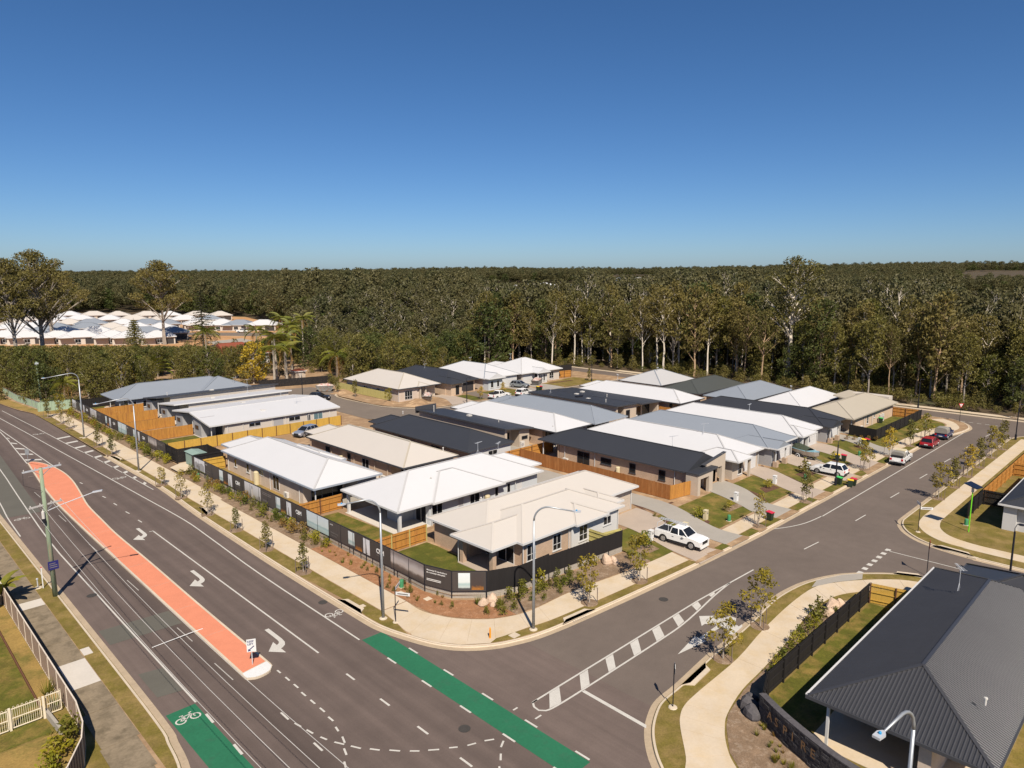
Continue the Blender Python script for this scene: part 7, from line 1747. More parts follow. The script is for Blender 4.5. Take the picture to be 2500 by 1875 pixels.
# signs
def sign_post(x, y, h, label, m='steel_black', r=.035):
    o = thing('road_sign', label, 'sign', (x, y, BZ)); MB().tube([(x, y, 0), (x, y, BZ + h)], r, 8).build('post', m, o); return o
def plate(o, c, u, pts, m, k=0., name='plate', t=.012):
    """flat plate: outline pts (a right, b up) around c, u to the reader's right"""
    u = Vector(u).normalized(); n = u.cross(Vector((0, 0, 1))); c = Vector(c) + n*k; mb = MB()
    f = [c + u*a + Vector((0, 0, b)) for a, b in pts]; bk = [p - n*t for p in f]
    mb.quad(*f); mb.quad(*bk[::-1])
    for i in range(len(pts)): j = (i+1) % len(pts); mb.quad(f[j], f[i], bk[i], bk[j])
    return mb.build(name, m, o)
sq = lambda w, h_: [(-w/2, -h_/2), (w/2, -h_/2), (w/2, h_/2), (-w/2, h_/2)]
KU = (1, -1, 0)
o = sign_post(19.5, 45.7, 1.3, 'white keep left sign on the nose of the terracotta median', 'galv_pale'); plate(o, (19.5, 45.7, 1.62), (1, -.55, 0), sq(.62, .95), 'sign_white', .05)
u_ = Vector((1, -.55, 0)).normalized(); n_ = u_.cross(Vector((0, 0, 1)))
for b_, z_ in (('KEEP', 1.86), ('LEFT', 1.66)): put_text(b_, .2, tuple(Vector((19.5, 45.7, z_)) - u_*.26 + n_*.056), tuple(u_), (0, 0, 1), 'sign_blue', o, .004)
plate(o, (19.5, 45.7, 1.4), (1, -.55, 0), [(.16, .2), (.2, .15), (-.1, -.1), (-.04, -.16), (-.24, -.2), (-.2, -.02), (-.15, -.06)], 'sign_blue', .058, 'arrow', .004)
o = sign_post(20.4, 121.6, 1.2, 'grey keep left sign seen from behind at the far end of the median', 'galv'); plate(o, (20.4, 121.6, 1.6), KU, sq(.6, .9), 'galv', .05)
def blades(x, y, label, d1, d2, h=3.0):
    o = sign_post(x, y, h, label)
    for d, z in ((d1, h), (d2, h - .34)):
        d = Vector(d).normalized(); c = Vector((x, y, BZ + z - .2)) + d*.66; pl = plate(o, tuple(c), tuple(d), sq(1.2, .27), 'sign_white', .02, 'name_blade'); plate(o, tuple(c - Vector((0, 0, .01))), tuple(d), sq(.9, .09), 'print_dim', .026, 'blade_text_line', .003)
    MB().lathe([(.25, 0), (.22, .05), (.05, .07), (.02, .07)], 10, (x, y, BZ)).build('footing', 'concrete_kerb', o)
blades(30.3, 43.6, 'black post with two white street name blades at the corner path', (1, .75, 0), (.6, -1, 0)); blades(81.6, 20.5, 'black post with two white street name blades at the eastern corner', (1, .6, 0), (.7, -1, 0), 3.2)
o = sign_post(36.3, 22.0, 3.0, 'round edged stop sign seen edge on at the south corner'); 
plate(o, (36.3, 22.0, 2.85), (.8, .6, 0), [(.38*math.cos(R(22.5 + 45*k)), .38*math.sin(R(22.5 + 45*k))) for k in range(8)], 'galv', .04)
MB().lathe([(.3, 0), (.26, .06), (.05, .08), (.02, .08)], 10, (36.3, 22.0, BZ)).build('footing', 'concrete_kerb', o)
def giveway(x, y, h, u, label):
    o = sign_post(x, y, h, label); tri = lambda s: [(0, -.86*s), (.75*s, .43*s), (-.75*s, .43*s)]
    plate(o, (x, y, BZ + h - .2), u, tri(.62), 'sign_red', .04); plate(o, (x, y, BZ + h - .2), u, tri(.42), 'sign_white', .048, 'panel', .004)
    uu = Vector(u).normalized(); nn = uu.cross(Vector((0, 0, 1)))
    for b_, z_ in (('GIVE', .02), ('WAY', -.11)): put_text(b_, .11, tuple(Vector((x, y, BZ + h - .2 + z_)) - uu*.14 + nn*.054), tuple(uu), (0, 0, 1), 'steel_black', o, .002)
giveway(149.8, 32.5, 3.4, KU, 'red and white give way sign at the far street corner'); giveway(70.2, 16.6, 3.2, (.97, .3, 0), 'give way sign seen edge on behind the dark corrugated roof')
o = thing('solar_light', 'lime green post light with solar panel on the eastern lawn', 'street lamp', (85.5, 16.7, BZ)); MB().tube([(85.5, 16.7, 0), (85.5, 16.7, 4.6)], .055, 8).build('post', 'lime_post', o); MB().lathe([(.13, 0), (.13, .6), (.02, .65)], 10, (85.5, 16.7, 4.55)).build('lamp_body', 'unit_white', o)
mb = MB(); mb.quad((84.7, 16.2, 5.15), (86.0, 15.9, 5.15), (86.3, 17.1, 5.5), (85.0, 17.5, 5.5)); mb.quad((84.7, 16.2, 5.1), (85.0, 17.5, 5.45), (86.3, 17.1, 5.45), (86.0, 15.9, 5.1)); mb.build('solar_panel', 'solar', o); MB().tube([(85.5, 16.7, 5.1), (85.5, 16.7, 5.35)], .05, 6).build('bracket', 'steel_black', o)
o = thing('orange_marker', 'small orange utility marker post on the corner grass', 'post', (33.9, 36.5, BZ)); MB().prism([(33.85, 36.46), (33.97, 36.46), (33.97, 36.54), (33.85, 36.54)], BZ, BZ + .75).build('post', 'orange', o); MB().lathe([(.06, 0), (.05, .1), (.01, .16)], 8, (33.91, 36.5, BZ + .75)).build('tip', 'orange', o)
for x, y, l in ((34.35, 48.4, 'green service pillar in the red brown mulch bed'), (34.7, 95.0, 'green service pillar below the white house print'), (70.3, 36.4, 'green service pillar on the dry front lawn'), (92.4, 37.2, 'green service pillar on the second front lawn'), (110.6, 36.6, 'green service pillar beside the yellow leaved street tree'), (87.6, 17.4, 'green service pillar on the shaded eastern lawn')):
    o = thing('service_pillar', l, 'utility box', (x, y, BZ)); MB().lathe([(.2, 0), (.2, .62), (.17, .72), (.02, .75)], 10, (x, y, BZ)).build('body', 'box_green', o); MB().box(x-.24, y-.24, BZ - .02, x+.24, y+.24, BZ + .05).build('base', 'concrete_kerb', o)
o = thing('service_pillar', 'beige meter box beside the white pickup', 'utility box', (64.3, 38.4, .2)); MB().box(64.0, 38.1, .2, 64.6, 38.6, .95).build('body', 'tank_beige', o); MB().box(63.96, 38.06, .95, 64.64, 38.64, 1.0).build('lid', 'tank_beige', o)
for x, y, m, l in ((59.0, 39.1, 'sign_white', 'white letterbox in front of the corner house'), (68.7, 38.4, 'tank_beige', 'beige letterbox at the shared driveway'), (77.0, 39.1, 'sign_white', 'white letterbox of the parapet house'), (87.2, 39.0, 'sign_white', 'white letterbox on the white hipped entry house lawn'), (96.8, 38.6, 'sign_white', 'white letterbox of the grey gabled house'), (117.4, 39.0, 'sign_white', 'white letterbox on the furthest front lawn')):
    o = thing('letterbox', l, 'letterbox', (x, y, .3)); z = zf(x, y); MB().box(x-.24, y-.2, z - .1, x+.24, y+.2, z + 1.05).build('pillar', m, o); MB().box(x-.27, y-.23, z + 1.05, x+.27, y+.23, z + 1.1).build('cap', m, o); s_ = MB().box(x - .1, y - .21, z + .68, x + .16, y - .2 - .004, z + .8).build('number_plate', 'print_dim', o); MB().box(x - .17, y - .212, z + .88, x + .17, y - .2 - .004, z + .91).build('slot', 'steel_black', o)
def bin_(x, y, lid, label, z=.16, rz=0.):
    o = thing('wheelie_bin', label, 'bin', (x, y, z), rz or .01, 'wheelie bins'); mb = MB()
    b, t = [(-.22, -.24), (.22, -.24), (.22, .24), (-.22, .24)], [(-.29, -.34), (.29, -.34), (.29, .34), (-.29, .34)]
    for i in range(4): j = (i+1) % 4; mb.quad((*b[i], .03), (*b[j], .03), (*t[j], .95), (*t[i], .95))
    mb.quad(*[(*p, .03) for p in b[::-1]]); mb.box(-.31, -.36, .9, .31, .36, .955); mb.build('body', 'plastic_green', o)
    l = MB(); l.quad((-.32, -.38, .96), (.32, -.38, .96), (.32, .38, 1.03), (-.32, .38, 1.03)); l.quad((-.32, -.38, .96), (-.32, .38, 1.03), (-.32, .38, .955), (-.32, -.38, .9)); l.quad((.32, .38, 1.03), (.32, -.38, .96), (.32, -.38, .9), (.32, .38, .955)); l.quad((.32, -.38, .96), (-.32, -.38, .96), (-.32, -.38, .9), (.32, -.38, .9)); l.build('lid', lid, o)
    MB().bar((-.25, .42, .93), (.25, .42, .93), .04, .04).build('handle', 'plastic_green', o)
    for s in (-1, 1): MB().lathe([(.1, 0), (.1, .05), (.03, .05)], 10, (s*.26 - (.05 if s > 0 else 0), .26, .1), 'x').build('wheel', 'tyre', o)
for x, y, m, l in ((73.8, 33.3, 'lid_red', 'red lidded bin beside the third verge tree'), (93.3, 33.1, 'lid_green', 'green lidded bin at the black post lamp'), (93.6, 31.8, 'lid_yellow', 'yellow lidded bin standing in the gutter'), (94.5, 31.7, 'lid_red', 'red lidded bin standing in the gutter'), (105.1, 37.8, 'lid_yellow', 'yellow lidded bin behind the white car'), (105.5, 37.0, 'lid_red', 'red lidded bin behind the white car'), (117.9, 38.6, 'lid_yellow', 'yellow lidded bin by the furthest letterbox'), (118.5, 38.2, 'lid_red', 'red lidded bin by the furthest letterbox'), (136.6, 42.0, 'lid_green', 'green lidded bin against the peach brick wall'), (145.4, 43.2, 'lid_yellow', 'yellow lidded bin behind the orange fence of the beige house'), (118.6, 110.9, 'lid_yellow', 'yellow lidded bin in front of the far white houses'), (119.4, 110.7, 'lid_red', 'red lidded bin in front of the far white houses')): bin_(x, y, m, l, .46 if y > 40 else .2 if y > 33.6 else .16 if y > 32.4 else .02, rf.uniform(-.4, .4))
# skips
def skip(x, y, rz, label):
    o = thing('skip_bin', label, 'skip bin', (x, y, .35), rz); mb = MB(); b, t = [(-1.3, -.75), (1.3, -.75), (1.3, .75), (-1.3, .75)], [(-2.1, -.95), (2.1, -.95), (2.1, .95), (-2.1, .95)]
    for i in range(4): j = (i+1) % 4; mb.quad((*b[i], 0), (*b[j], 0), (*t[j], 1.25), (*t[i], 1.25))
    mb.quad(*[(*p, 0) for p in b[::-1]]); mb.build('hull', 'skip_steel', o)
    r = MB()
    for i in range(4): r.bar((*t[i], 1.25), (*t[(i+1) % 4], 1.25), .1, .1)
    r.build('rim', 'skip_steel', o)
    for sx in (-.9, .3): MB().bar((sx, -.86, .15), (sx, -.98, 1.2), .1, .06, up=(0, 1, 0)).build('rib', 'skip_steel', o)
    h_ = MB(); n = 10; rr = random.Random(int(x))
    for j in range(6):
        for i in range(n + 1): h_.v.append((-1.95 + 3.9*i/n, -.85 + 1.7*j/5, 1.1 + (.45*math.sin(math.pi*i/n) + rr.uniform(0, .3))*(0 < j < 5)))
    for j in range(5):
        for i in range(n): a = j*(n+1) + i; h_.f.append((a, a+1, a+n+2, a+n+1)); h_.m.append(0)
    h_.build('rubbish_heap', 'rubbish', o)
skip(83.5, 146.0, -.6, 'full grey skip bin at the end of the cul-de-sac'); skip(92.6, 119.2, .8, 'full rusty skip bin beside the far cream roofed house'); skip(125.4, 117.6, .5, 'grey skip bin on the far white house driveway')
for x, y, s, l in ((89.4, 118.6, 2.2, 'rubble heap in front of the far cream roofed house'), (87.4, 116.6, 1.7, 'earth heap at the internal street bend'), (85.0, 141.0, 2.0, 'earth heap near the cul-de-sac skip'), (84.4, 122.2, 1.3, 'stone rubble pile by the olive fence')):
    mb = MB(); mb.lathe([(s*1.3, -.05), (s*.95, s*.12), (s*.5, s*.3), (s*.15, s*.36), (.02, s*.37)], 14); mb.v = [(a*(1 + .2*math.sin(4*c + x)), c*(1 + .2*math.cos(3*a + y)), d*(1 + .2*math.sin(6*a + 5*c))) for a, c, d in mb.v]; o = link('rubble_heap', mb.mesh('rubble_heap', 'dirt'), None, (x, y, .3)); tag(o, l, 'heap')

# ------------------------------------------------------------------ western yard
def metal_fence(label, pts, h, m, trim, z0=BZ, name='metal_fence', bay=2.4):
    o = thing(name, label, 'fence', (pts[0][0], pts[0][1], z0))
    for a, b in zip(pts[:-1], pts[1:]):
        a, b = Vector((*a, z0)), Vector((*b, z0)); L = (b - a).length; n = max(1, round(L/bay)); t = (b - a)/L; nr = Vector((t.y, -t.x, 0))
        for i in range(n):
            p, q = a + t*(L*i/n), a + t*(L*(i+1)/n); mb = MB(); K = 12
            for k in range(K):
                c0, c1 = p.lerp(q, k/K), p.lerp(q, (k+1)/K); o0, o1 = nr*(.025 if k % 2 else -.025), nr*(.025 if k % 2 else -.025)
                mb.quad(c0 + o0, c1 + o1, c1 + o1 + Vector((0, 0, h)), c0 + o0 + Vector((0, 0, h)))
                if k: mb.quad(c0 - o0, c0 + o0, c0 + o0 + Vector((0, 0, h)), c0 - o0 + Vector((0, 0, h)))
            mb.build('sheet_panel', m, o)
            MB().bar(p - Vector((0, 0, .1)), p + Vector((0, 0, h + .02)), .07, .07, up=tuple(nr)).build('post', trim, o)
            r = MB(); r.bar(p + Vector((0, 0, h)), q + Vector((0, 0, h)), .07, .05); r.build('top_rail', trim, o); r = MB(); r.bar(p + Vector((0, 0, .03)), q + Vector((0, 0, .03)), .06, .05); r.build('bottom_rail', trim, o)
    return o
metal_fence('brown sheet metal fence along the old western footpath', [(8.85, 92), (8.85, 46.4), (8.6, 43.9), (8.15, 42.3), (7.0, 40.2), (4.0, 36.4), (0, 33)], 1.75, 'colorbond', 'colorbond_trim')
metal_fence('pale green metal gate fence at the far end of the shared path', [(30.2, 164.8), (33, 164.4), (35.7, 163.8)], 1.9, 'colorbond_green', 'colorbond_green')
metal_fence('weathered pale green fence on the far left dry bank', [(30.9, 166.5), (30.6, 172), (29.6, 182), (29.5, 196)], 1.5, 'colorbond_green', 'galv')
metal_fence('black metal fence behind the grey hipped house', [(36, 161.9), (52, 162.6), (70, 162.2)], 1.8, 'timber_black', 'timber_black', .3)
o = thing('bar_gate', 'cream bar gate with hooped tops in the western yard', 'gate', (6.5, 48.9, BZ)); H_ = 1.35
def gate_leaf(x0, x1, y):
    f = MB(); f.bar((x0, y, BZ + .12), (x1, y, BZ + .12), .05, .05); f.bar((x0, y, BZ + .75), (x1, y, BZ + .75), .04, .05); f.bar((x0, y, BZ + H_), (x1, y, BZ + H_), .05, .05); f.bar((x0 + .03, y, BZ + .1), (x0 + .03, y, BZ + H_), .05, .05); f.bar((x1 - .03, y, BZ + .1), (x1 - .03, y, BZ + H_), .05, .05); fr_ = f.build('gate_frame', 'gate_cream', o)
    n = max(3, round((x1 - x0)/.11))
    for k in range(1, n):
        x = x0 + (x1 - x0)*k/n; MB().tube([(x, y, BZ + .1), (x, y, BZ + H_ + .06)], .012, 5).build('bar', 'gate_cream', o)
        if k % 2: c = x + (x1-x0)/n*.5; MB().tube([(c - .055, y, BZ + H_ + .05), (c - .04, y, BZ + H_ + .12), (c, y, BZ + H_ + .15), (c + .04, y, BZ + H_ + .12), (c + .055, y, BZ + H_ + .05)], .012, 4).build('hoop', 'gate_cream', o)
gate_leaf(5.95, 7.5, 48.95); gate_leaf(4.0, 5.8, 48.85); gate_leaf(7.75, 8.6, 49.1)
for x in (5.88, 7.62): MB().box(x - .06, 48.85, BZ, x + .06, 49.0, BZ + H_ + .1).build('gate_post', 'gate_cream', o)
mb = MB(); mb.bar((7.75, 49.3, BZ + .2), (7.95, 46.3, BZ + .2), .18, .5); mb.build('low_garden_wall', 'concrete_grey', None, label='low curved concrete garden edging inside the brown fence bend', cat='wall')
h = House('western house at the left edge, mostly out of frame', 0, 58, BZ); h.hip(-11, 3.9, 50.2, 66, 3.1); h.finish_roof('roof_red', 'trim_white'); h.wall(-10.4, 3.4, 50.8, 65.4, 'brick_tan', 2.9); h.win('-y', 50.8, .5, 2.2, .9, 2.1, 2)
# dark stone entry wall with letters
o = thing('stone_wall', 'dark stacked stone estate wall with bronze letters by the corner house', 'wall', (38.2, 15.6, BZ))
wp = smooth_line([(39.25, 17.55), (38.75, 16.7), (38.2, 15.75), (37.6, 14.5), (37.0, 13.1), (36.5, 11.6), (36.2, 10.0), (36.1, 8)], 4)
ou, inn = offset_line(wp, -.16), offset_line(wp, .16)
core = MB(); core.prism(ou + inn[::-1], .1, BZ + 1.62); core.build('core', 'stone_black', o)
cp = MB(); cp.prism(offset_line(wp, -.22) + offset_line(wp, .22)[::-1], BZ + 1.62, BZ + 1.7); cp.build('coping', 'rock_dark', o)
rr = random.Random(2)
L_ = [0]
for a, b in zip(wp[:-1], wp[1:]): L_.append(L_[-1] + math.hypot(b[0]-a[0], b[1]-a[1]))
def on_wall(s):
    for i in range(len(wp)-1):
        if s <= L_[i+1] or i == len(wp)-2:
            t = (s - L_[i])/(L_[i+1]-L_[i]); p = Vector((wp[i][0] + (wp[i+1][0]-wp[i][0])*t, wp[i][1] + (wp[i+1][1]-wp[i][1])*t, 0)); d = Vector((wp[i+1][0]-wp[i][0], wp[i+1][1]-wp[i][1], 0)).normalized(); return p, d
z = BZ
while z < BZ + 1.56:
    hh_ = rr.uniform(.13, .2); s = rr.uniform(0, .2)
    while s < L_[-1] - .3:
        w_ = rr.uniform(.25, .5); p, d = on_wall(s + w_/2); n = Vector((d.y, -d.x, 0)); th = rr.uniform(.05, .11)
        c = p + n*(.16 + th/2 - .02) + Vector((0, 0, z + hh_/2)); MB().bar(tuple(c - d*(w_/2 - .012)), tuple(c + d*(w_/2 - .012)), th, min(hh_, BZ + 1.6 - z) - .02).build('stone', 'stone_black', o); s += w_
    z += hh_
for i_, ch in enumerate('ASPIRE'):
    p, d = on_wall(1.0 + i_*.72); n = Vector((d.y, -d.x, 0)); put_text(ch, .75, tuple(p + n*.27 + Vector((0, 0, BZ + .75))), tuple(d), (0, 0, 1), 'letter_bronze', o, .01, name='letter')

# ------------------------------------------------------------------ vehicles
def wheel(root, x, y, r, w=.22):
    t = MB(); s = 1 if y > 0 else -1; t.lathe([(r*.62, -w/2), (r*.95, -w/2), (r, -w/2 + .03), (r, w/2 - .03), (r*.95, w/2), (r*.62, w/2)], 18, (x, y, r), 'y'); tw = t.build('wheel', 'tyre', root)
    MB().lathe([(r*.64, 0), (r*.6, s*.03), (r*.3, s*.015), (r*.12, s*.04), (.01, s*.04)], 14, (x, y + s*w*.42, r), 'y').build('rim', 'rim', tw)
def body_mesh(prof, W, arch, r, mb=None):
    """side outline extruded over the width with rounded shoulders; arch: wheel x list"""
    mb = mb or MB(); zmin = min(p[1] for p in prof)
    low = []
    x0, x1 = prof[0][0], prof[-1][0]
    pts = list(prof)                         # from rear bottom over the top to front bottom
    bot = []
    for ax in sorted(arch, reverse=True): bot += [(ax + r*1.16*math.cos(a), zmin + max(0., .0 + r*1.16*math.sin(a) + (r - zmin)*.55)) for a in [k*math.pi/8 for k in range(9)]]
    ring = pts + bot
    n = len(ring); zc = .62
    def row(y, k): return [(p[0]*(1 - .006*k) , y, p[1] if p[1] < .55 else p[1] - .05*k) for p in ring]
    rows = [row(-W/2, 1.), row(-W/2 + .07, .25), row(-W/4, 0), row(W/4, 0), row(W/2 - .07, .25), row(W/2, 1.)]
    b = len(mb.v)
    for r_ in rows: mb.v += r_
    for j in range(5):
        for i in range(n):
            k = (i+1) % n; mb.f.append((b+j*n+i, b+j*n+k, b+(j+1)*n+k, b+(j+1)*n+i)); mb.m.append(0)
    mb.f.append(tuple(b + i for i in range(n))[::-1]); mb.m.append(0); mb.f.append(tuple(b + 5*n + i for i in range(n))); mb.m.append(0)
    return mb
def green(root, base, top, zb, zt, Wb, Wt, col, glass='glass_dark', pill=()):
    """cabin: base (x rear, x front) at zb, top at zt; dark glass with painted roof and pillars"""
    (a, d), (b, c) = base, top
    v = [(a, -Wb/2, zb), (d, -Wb/2, zb), (d, Wb/2, zb), (a, Wb/2, zb), (b, -Wt/2, zt), (c, -Wt/2, zt), (c, Wt/2, zt), (b, Wt/2, zt)]
    mb = MB(); mb.v = v; mb.f = [(0, 1, 5, 4), (1, 2, 6, 5), (2, 3, 7, 6), (3, 0, 4, 7)]; mb.m = [0]*4; g = mb.build('window', glass, root)
    rf_ = MB(); rf_.v = [(b - .04, -Wt/2 - .02, zt - .02), (c + .04, -Wt/2 - .02, zt - .02), (c + .04, Wt/2 + .02, zt - .02), (b - .04, Wt/2 + .02, zt - .02), (b + .08, -Wt/2 + .12, zt + .06), (c - .1, -Wt/2 + .12, zt + .06), (c - .1, Wt/2 - .12, zt + .06), (b + .08, Wt/2 - .12, zt + .06)]
    rf_.f = [(0, 1, 5, 4), (1, 2, 6, 5), (2, 3, 7, 6), (3, 0, 4, 7), (4, 5, 6, 7)]; rf_.m = [0]*5; rf_.build('roof', col, root)
    pl = MB()
    for s in (-1, 1):
        for x0, x1 in ((a, b), (d, c)) + tuple(pill): pl.bar((x0, s*(Wb/2 - .0), zb), (x1, s*(Wt/2), zt), .09, .05)
    pl.build('pillar', col, root, kind='stuff')
def car(kind, col, x, y, z, rz, label, cat='car'):
    o = thing({'suv': 'parked_car', 'ute': 'pickup_truck'}[kind], label, cat, (x, y, z), rz or .001)
    if kind == 'suv':
        L, W, r = 4.6, 1.82, .37; wx = (-1.38, 1.36)
        prof = [(-2.22, .36), (-2.3, .62), (-2.24, 1.0), (-1.95, 1.05), (-.4, 1.03), (.95, 1.04), (1.7, .98), (2.12, .86), (2.28, .66), (2.25, .36)]
        body_mesh(prof, W, wx, r).build('body', col, o); green(o, (-2.15, 1.05), (-1.72, .2), 1.02, 1.6, 1.72, 1.36, col, pill=((-.35, -.4), (-1.25, -1.15)))
        fx, rx_, fz, rz_ = 2.24, -2.27, .7, .82
    else:
        L, W, r = 5.3, 1.86, .41; wx = (-1.62, 1.55)
        prof = [(-2.6, .5), (-2.64, .75), (-2.6, 1.2), (-.85, 1.2), (1.1, 1.2), (1.9, 1.17), (2.42, 1.08), (2.6, .9), (2.6, .5)]
        body_mesh(prof, W, wx, r).build('body', col, o); green(o, (-.88, 1.15), (-.72, .42), 1.18, 1.78, 1.76, 1.42, col, pill=((.12, .02),))
        t = MB(); t.box(-2.5, -.76, 1.1, -.95, .76, 1.215); t.build('tray_liner', 'plastic_dark', o)
        ra = MB()
        for s in (-1, 1): ra.bar((-2.55, s*.84, 1.22), (-.9, s*.84, 1.22), .13, .08)
        ra.build('tray_rail', col, o, kind='stuff')
        fx, rx_, fz, rz_ = 2.56, -2.63, .92, .95
    for a in wx:
        for s in (-1, 1): wheel(o, a, s*(W/2 - .12), r)
    for s in (-1, 1):
        MB().box(fx - .12, s*.72 - .2, fz - .07, fx + .05, s*.72 + .2, fz + .08).build('headlight', 'lamp_clear', o); MB().box(rx_ - .03, s*.74 - .13, rz_ - .15, rx_ + .12, s*.74 + .13, rz_ + .15).build('tail_light', 'lamp_red', o)
        MB().box(.62, s*(W/2 + .04) - .1, 1.08, .8, s*(W/2 + .04) + .1, 1.24).build('mirror', col, o)
        for hx in (-.5, .45): MB().box(hx - .1, s*(W/2 + .004) - .02, .86, hx + .1, s*(W/2 + .004) + .02, .9).build('door_handle', 'plastic_dark', o)
        MB().box(-1.0, s*(W/2) - .03, .3, 1.0, s*(W/2) + .03, .4).build('side_sill', 'plastic_dark', o)
    MB().box(fx + .02, -.5, fz - .22, fx + .075, .5, fz + .06).build('grille', 'plastic_dark', o); MB().box(fx - .05, -.8, .3, fx + .09, .8, .46).build('front_bumper', 'plastic_dark' if col != 'car_white' else col, o); MB().box(rx_ - .09, -.8, .36, rx_ + .05, .8, .56).build('rear_bumper', 'plastic_dark', o); MB().box(rx_ - .095, -.26, .6 if kind == 'suv' else .62, rx_ - .02, .26, .72).build('number_plate', 'sign_white', o)
    return o
u = car('ute', 'car_white', 60.65, 36.5, .2, -math.pi/2 + .04, 'white dual cab pickup with ladder rack on the corner driveway', 'pickup')
rk = MB()
for x in (-2.4, -1.1):
    rk.tube([(x, -.82, 1.2), (x, -.74, 1.85), (x, .74, 1.85), (x, .82, 1.2)], .03, 6)
rk.build('ladder_rack', 'galv_pale', u, kind='stuff')
o = thing('ladder', 'aluminium ladder lying on the pickup rack', 'ladder', (60.65, 36.5, .2), -math.pi/2 + .04); l_ = MB(); l_.bar((-2.9, .35, 1.93), (.3, .35, 1.93), .04, .08); MB().bar((-2.9, .72, 1.93), (.3, .72, 1.93), .04, .08).build('side_rail', 'galv_pale', o); l_.build('side_rail', 'galv_pale', o)
for k in range(12): MB().bar((-2.75 + k*.27, .35, 1.93), (-2.75 + k*.27, .72, 1.93), .035, .035).build('rung', 'galv_pale', o)
MB().box(-2.95, -.4, .7, -2.7, .35, .95).build('tow_load', 'orange', u)
car('suv', 'car_white', 97.3, 35.9, .17, math.pi/2, 'white parked car crossing the footpath beside the boat'); car('suv', 'car_red', 125.4, 31.0, .01, .02, 'dark red parked car on the side street'); 
b_ = car('ute', 'car_blue', 134.0, 31.1, .01, .04, 'blue pickup with a grey canvas canopy on the side street', 'pickup')
def canopy(root, x0, x1, z0, z1, W, m='canvas'):
    mb = MB(); N = 8; b = len(mb.v)
    for x in (x0, x1):
        for k in range(N+1): a = math.pi*k/N; mb.v.append((x, -W/2*math.copysign(abs(math.cos(a))**.5, math.cos(a)), z0 + (z1 - z0)*math.sin(a)**.5))
    for k in range(N): mb.f.append((k, k+1, N+2+k, N+1+k)[::-1]); mb.m.append(0)
    mb.f.append(tuple(range(N+1))); mb.m.append(0); mb.f.append(tuple(range(N+1, 2*N+2))[::-1]); mb.m.append(0); mb.build('canopy', m, root)
canopy(b_, -2.75, -.8, 1.2, 2.1, 1.9)
c_ = car('ute', 'car_white', 111.5, 31.1, .01, .06, 'loaded white pickup with a canvas camper on the side street', 'pickup'); canopy(c_, -2.2, -1.0, 1.2, 1.95, 1.8); MB().box(-2.6, -.75, 1.1, -2.25, .75, 1.5).build('load_box', 'plastic_dark', c_); MB().box(-.9, -.6, 1.8, .4, .6, 2.0).build('roof_load', 'tank_beige', c_)
car('suv', 'car_silver', 57.2, 106.9, .47, math.pi + .3, 'silver parked car below the mustard fence'); car('suv', 'car_black', 76.6, 136.6, .27, -.7, 'black parked car in the cul-de-sac'); car('suv', 'car_grey', 119.2, 117.4, .38, -1.25, 'grey parked car on the far white house driveway'); car('suv', 'car_white', 112.4, 109.4, .27, .2, 'white parked car on the internal street'); 
w_ = car('ute', 'car_white', 105.6, 110.4, .27, .1, 'white work pickup on the internal street', 'pickup'); MB().box(-2.5, -.8, 1.1, -1.0, .8, 1.5).build('tool_box', 'plastic_dark', w_)
x, y = G(592, 812); car('ute', 'car_white', x, y, 0, -.7, 'distant white pickup on the building site', 'pickup'); x, y = G(607, 800); car('suv', 'car_black', x, y, 0, -.7, 'distant dark car at the building site houses'); x, y = G(745, 797); car('suv', 'car_white', x, y, 0, .8, 'distant white car near the building site fence')
# boat on its trailer
o = thing('motor_boat', 'pale blue decked aluminium boat under a green tarp on its trailer', 'boat', (102.9, 41.4, .72), -math.pi/2 - .45)
mb = MB(); secs = [(-2.4, .85, .1, .75), (-1.2, .95, .05, .8), (0., .98, 0., .85), (1.2, .85, .05, .92), (2.0, .5, .22, 1.0), (2.5, .05, .55, 1.05)]
for x, w, zb, zt in secs: mb.v += [(x, -w, zt), (x, -w*.75, zb + .15), (x, 0, zb), (x, w*.75, zb + .15), (x, w, zt)]
for i in range(5):
    for k in range(4): a = i*5 + k; mb.f.append((a, a+5, a+6, a+1)); mb.m.append(0)
mb.f.append((0, 1, 2, 3, 4)); mb.m.append(0); mb.build('hull', 'alloy', o)
dk = MB(); dk.quad((.6, -.9, .9), (1.2, -.85, .93), (2.0, -.5, 1.01), (2.5, 0, 1.08), (2.0, .5, 1.01), (1.2, .85, .93), (.6, .9, .9)); dk.build('foredeck', 'boat_blue', o)
gw = MB(); 
for s in (-1, 1): gw.bar((-2.4, s*.85, .78), (.6, s*.94, .89), .14, .06)
gw.build('gunwale', 'boat_blue', o, kind='stuff')
tp_ = MB(); T = [(-2.2, .75), (-1.2, .9), (-.2, .95), (.7, .85)]
for x, w in T: tp_.v += [(x, -w, .86), (x, -w*.4, 1.25 - .1*x), (x, 0, 1.55 - .2*abs(x + .8)), (x, w*.4, 1.25 - .1*x), (x, w, .86)]
for i in range(3):
    for k in range(4): a = i*5 + k; tp_.f.append((a, a+5, a+6, a+1)[::-1]); tp_.m.append(0)
tp_.f.append((0, 1, 2, 3, 4)); tp_.m.append(0); tp_.build('tarp', 'tarp_green', o); MB().lathe([(.2, 0), (.2, .35), (.14, .45), (.05, .47)], 10, (-2.65, 0, .8)).build('outboard_motor', 'steel_black', o); MB().bar((-2.65, 0, .8), (-2.7, 0, .0), .12, .2, up=(1, 0, 0)).build('motor_leg', 'steel_black', o)
o = thing('boat_trailer', 'galvanised trailer under the pale blue boat', 'trailer', (102.9, 41.4, .2), -math.pi/2 - .45); 
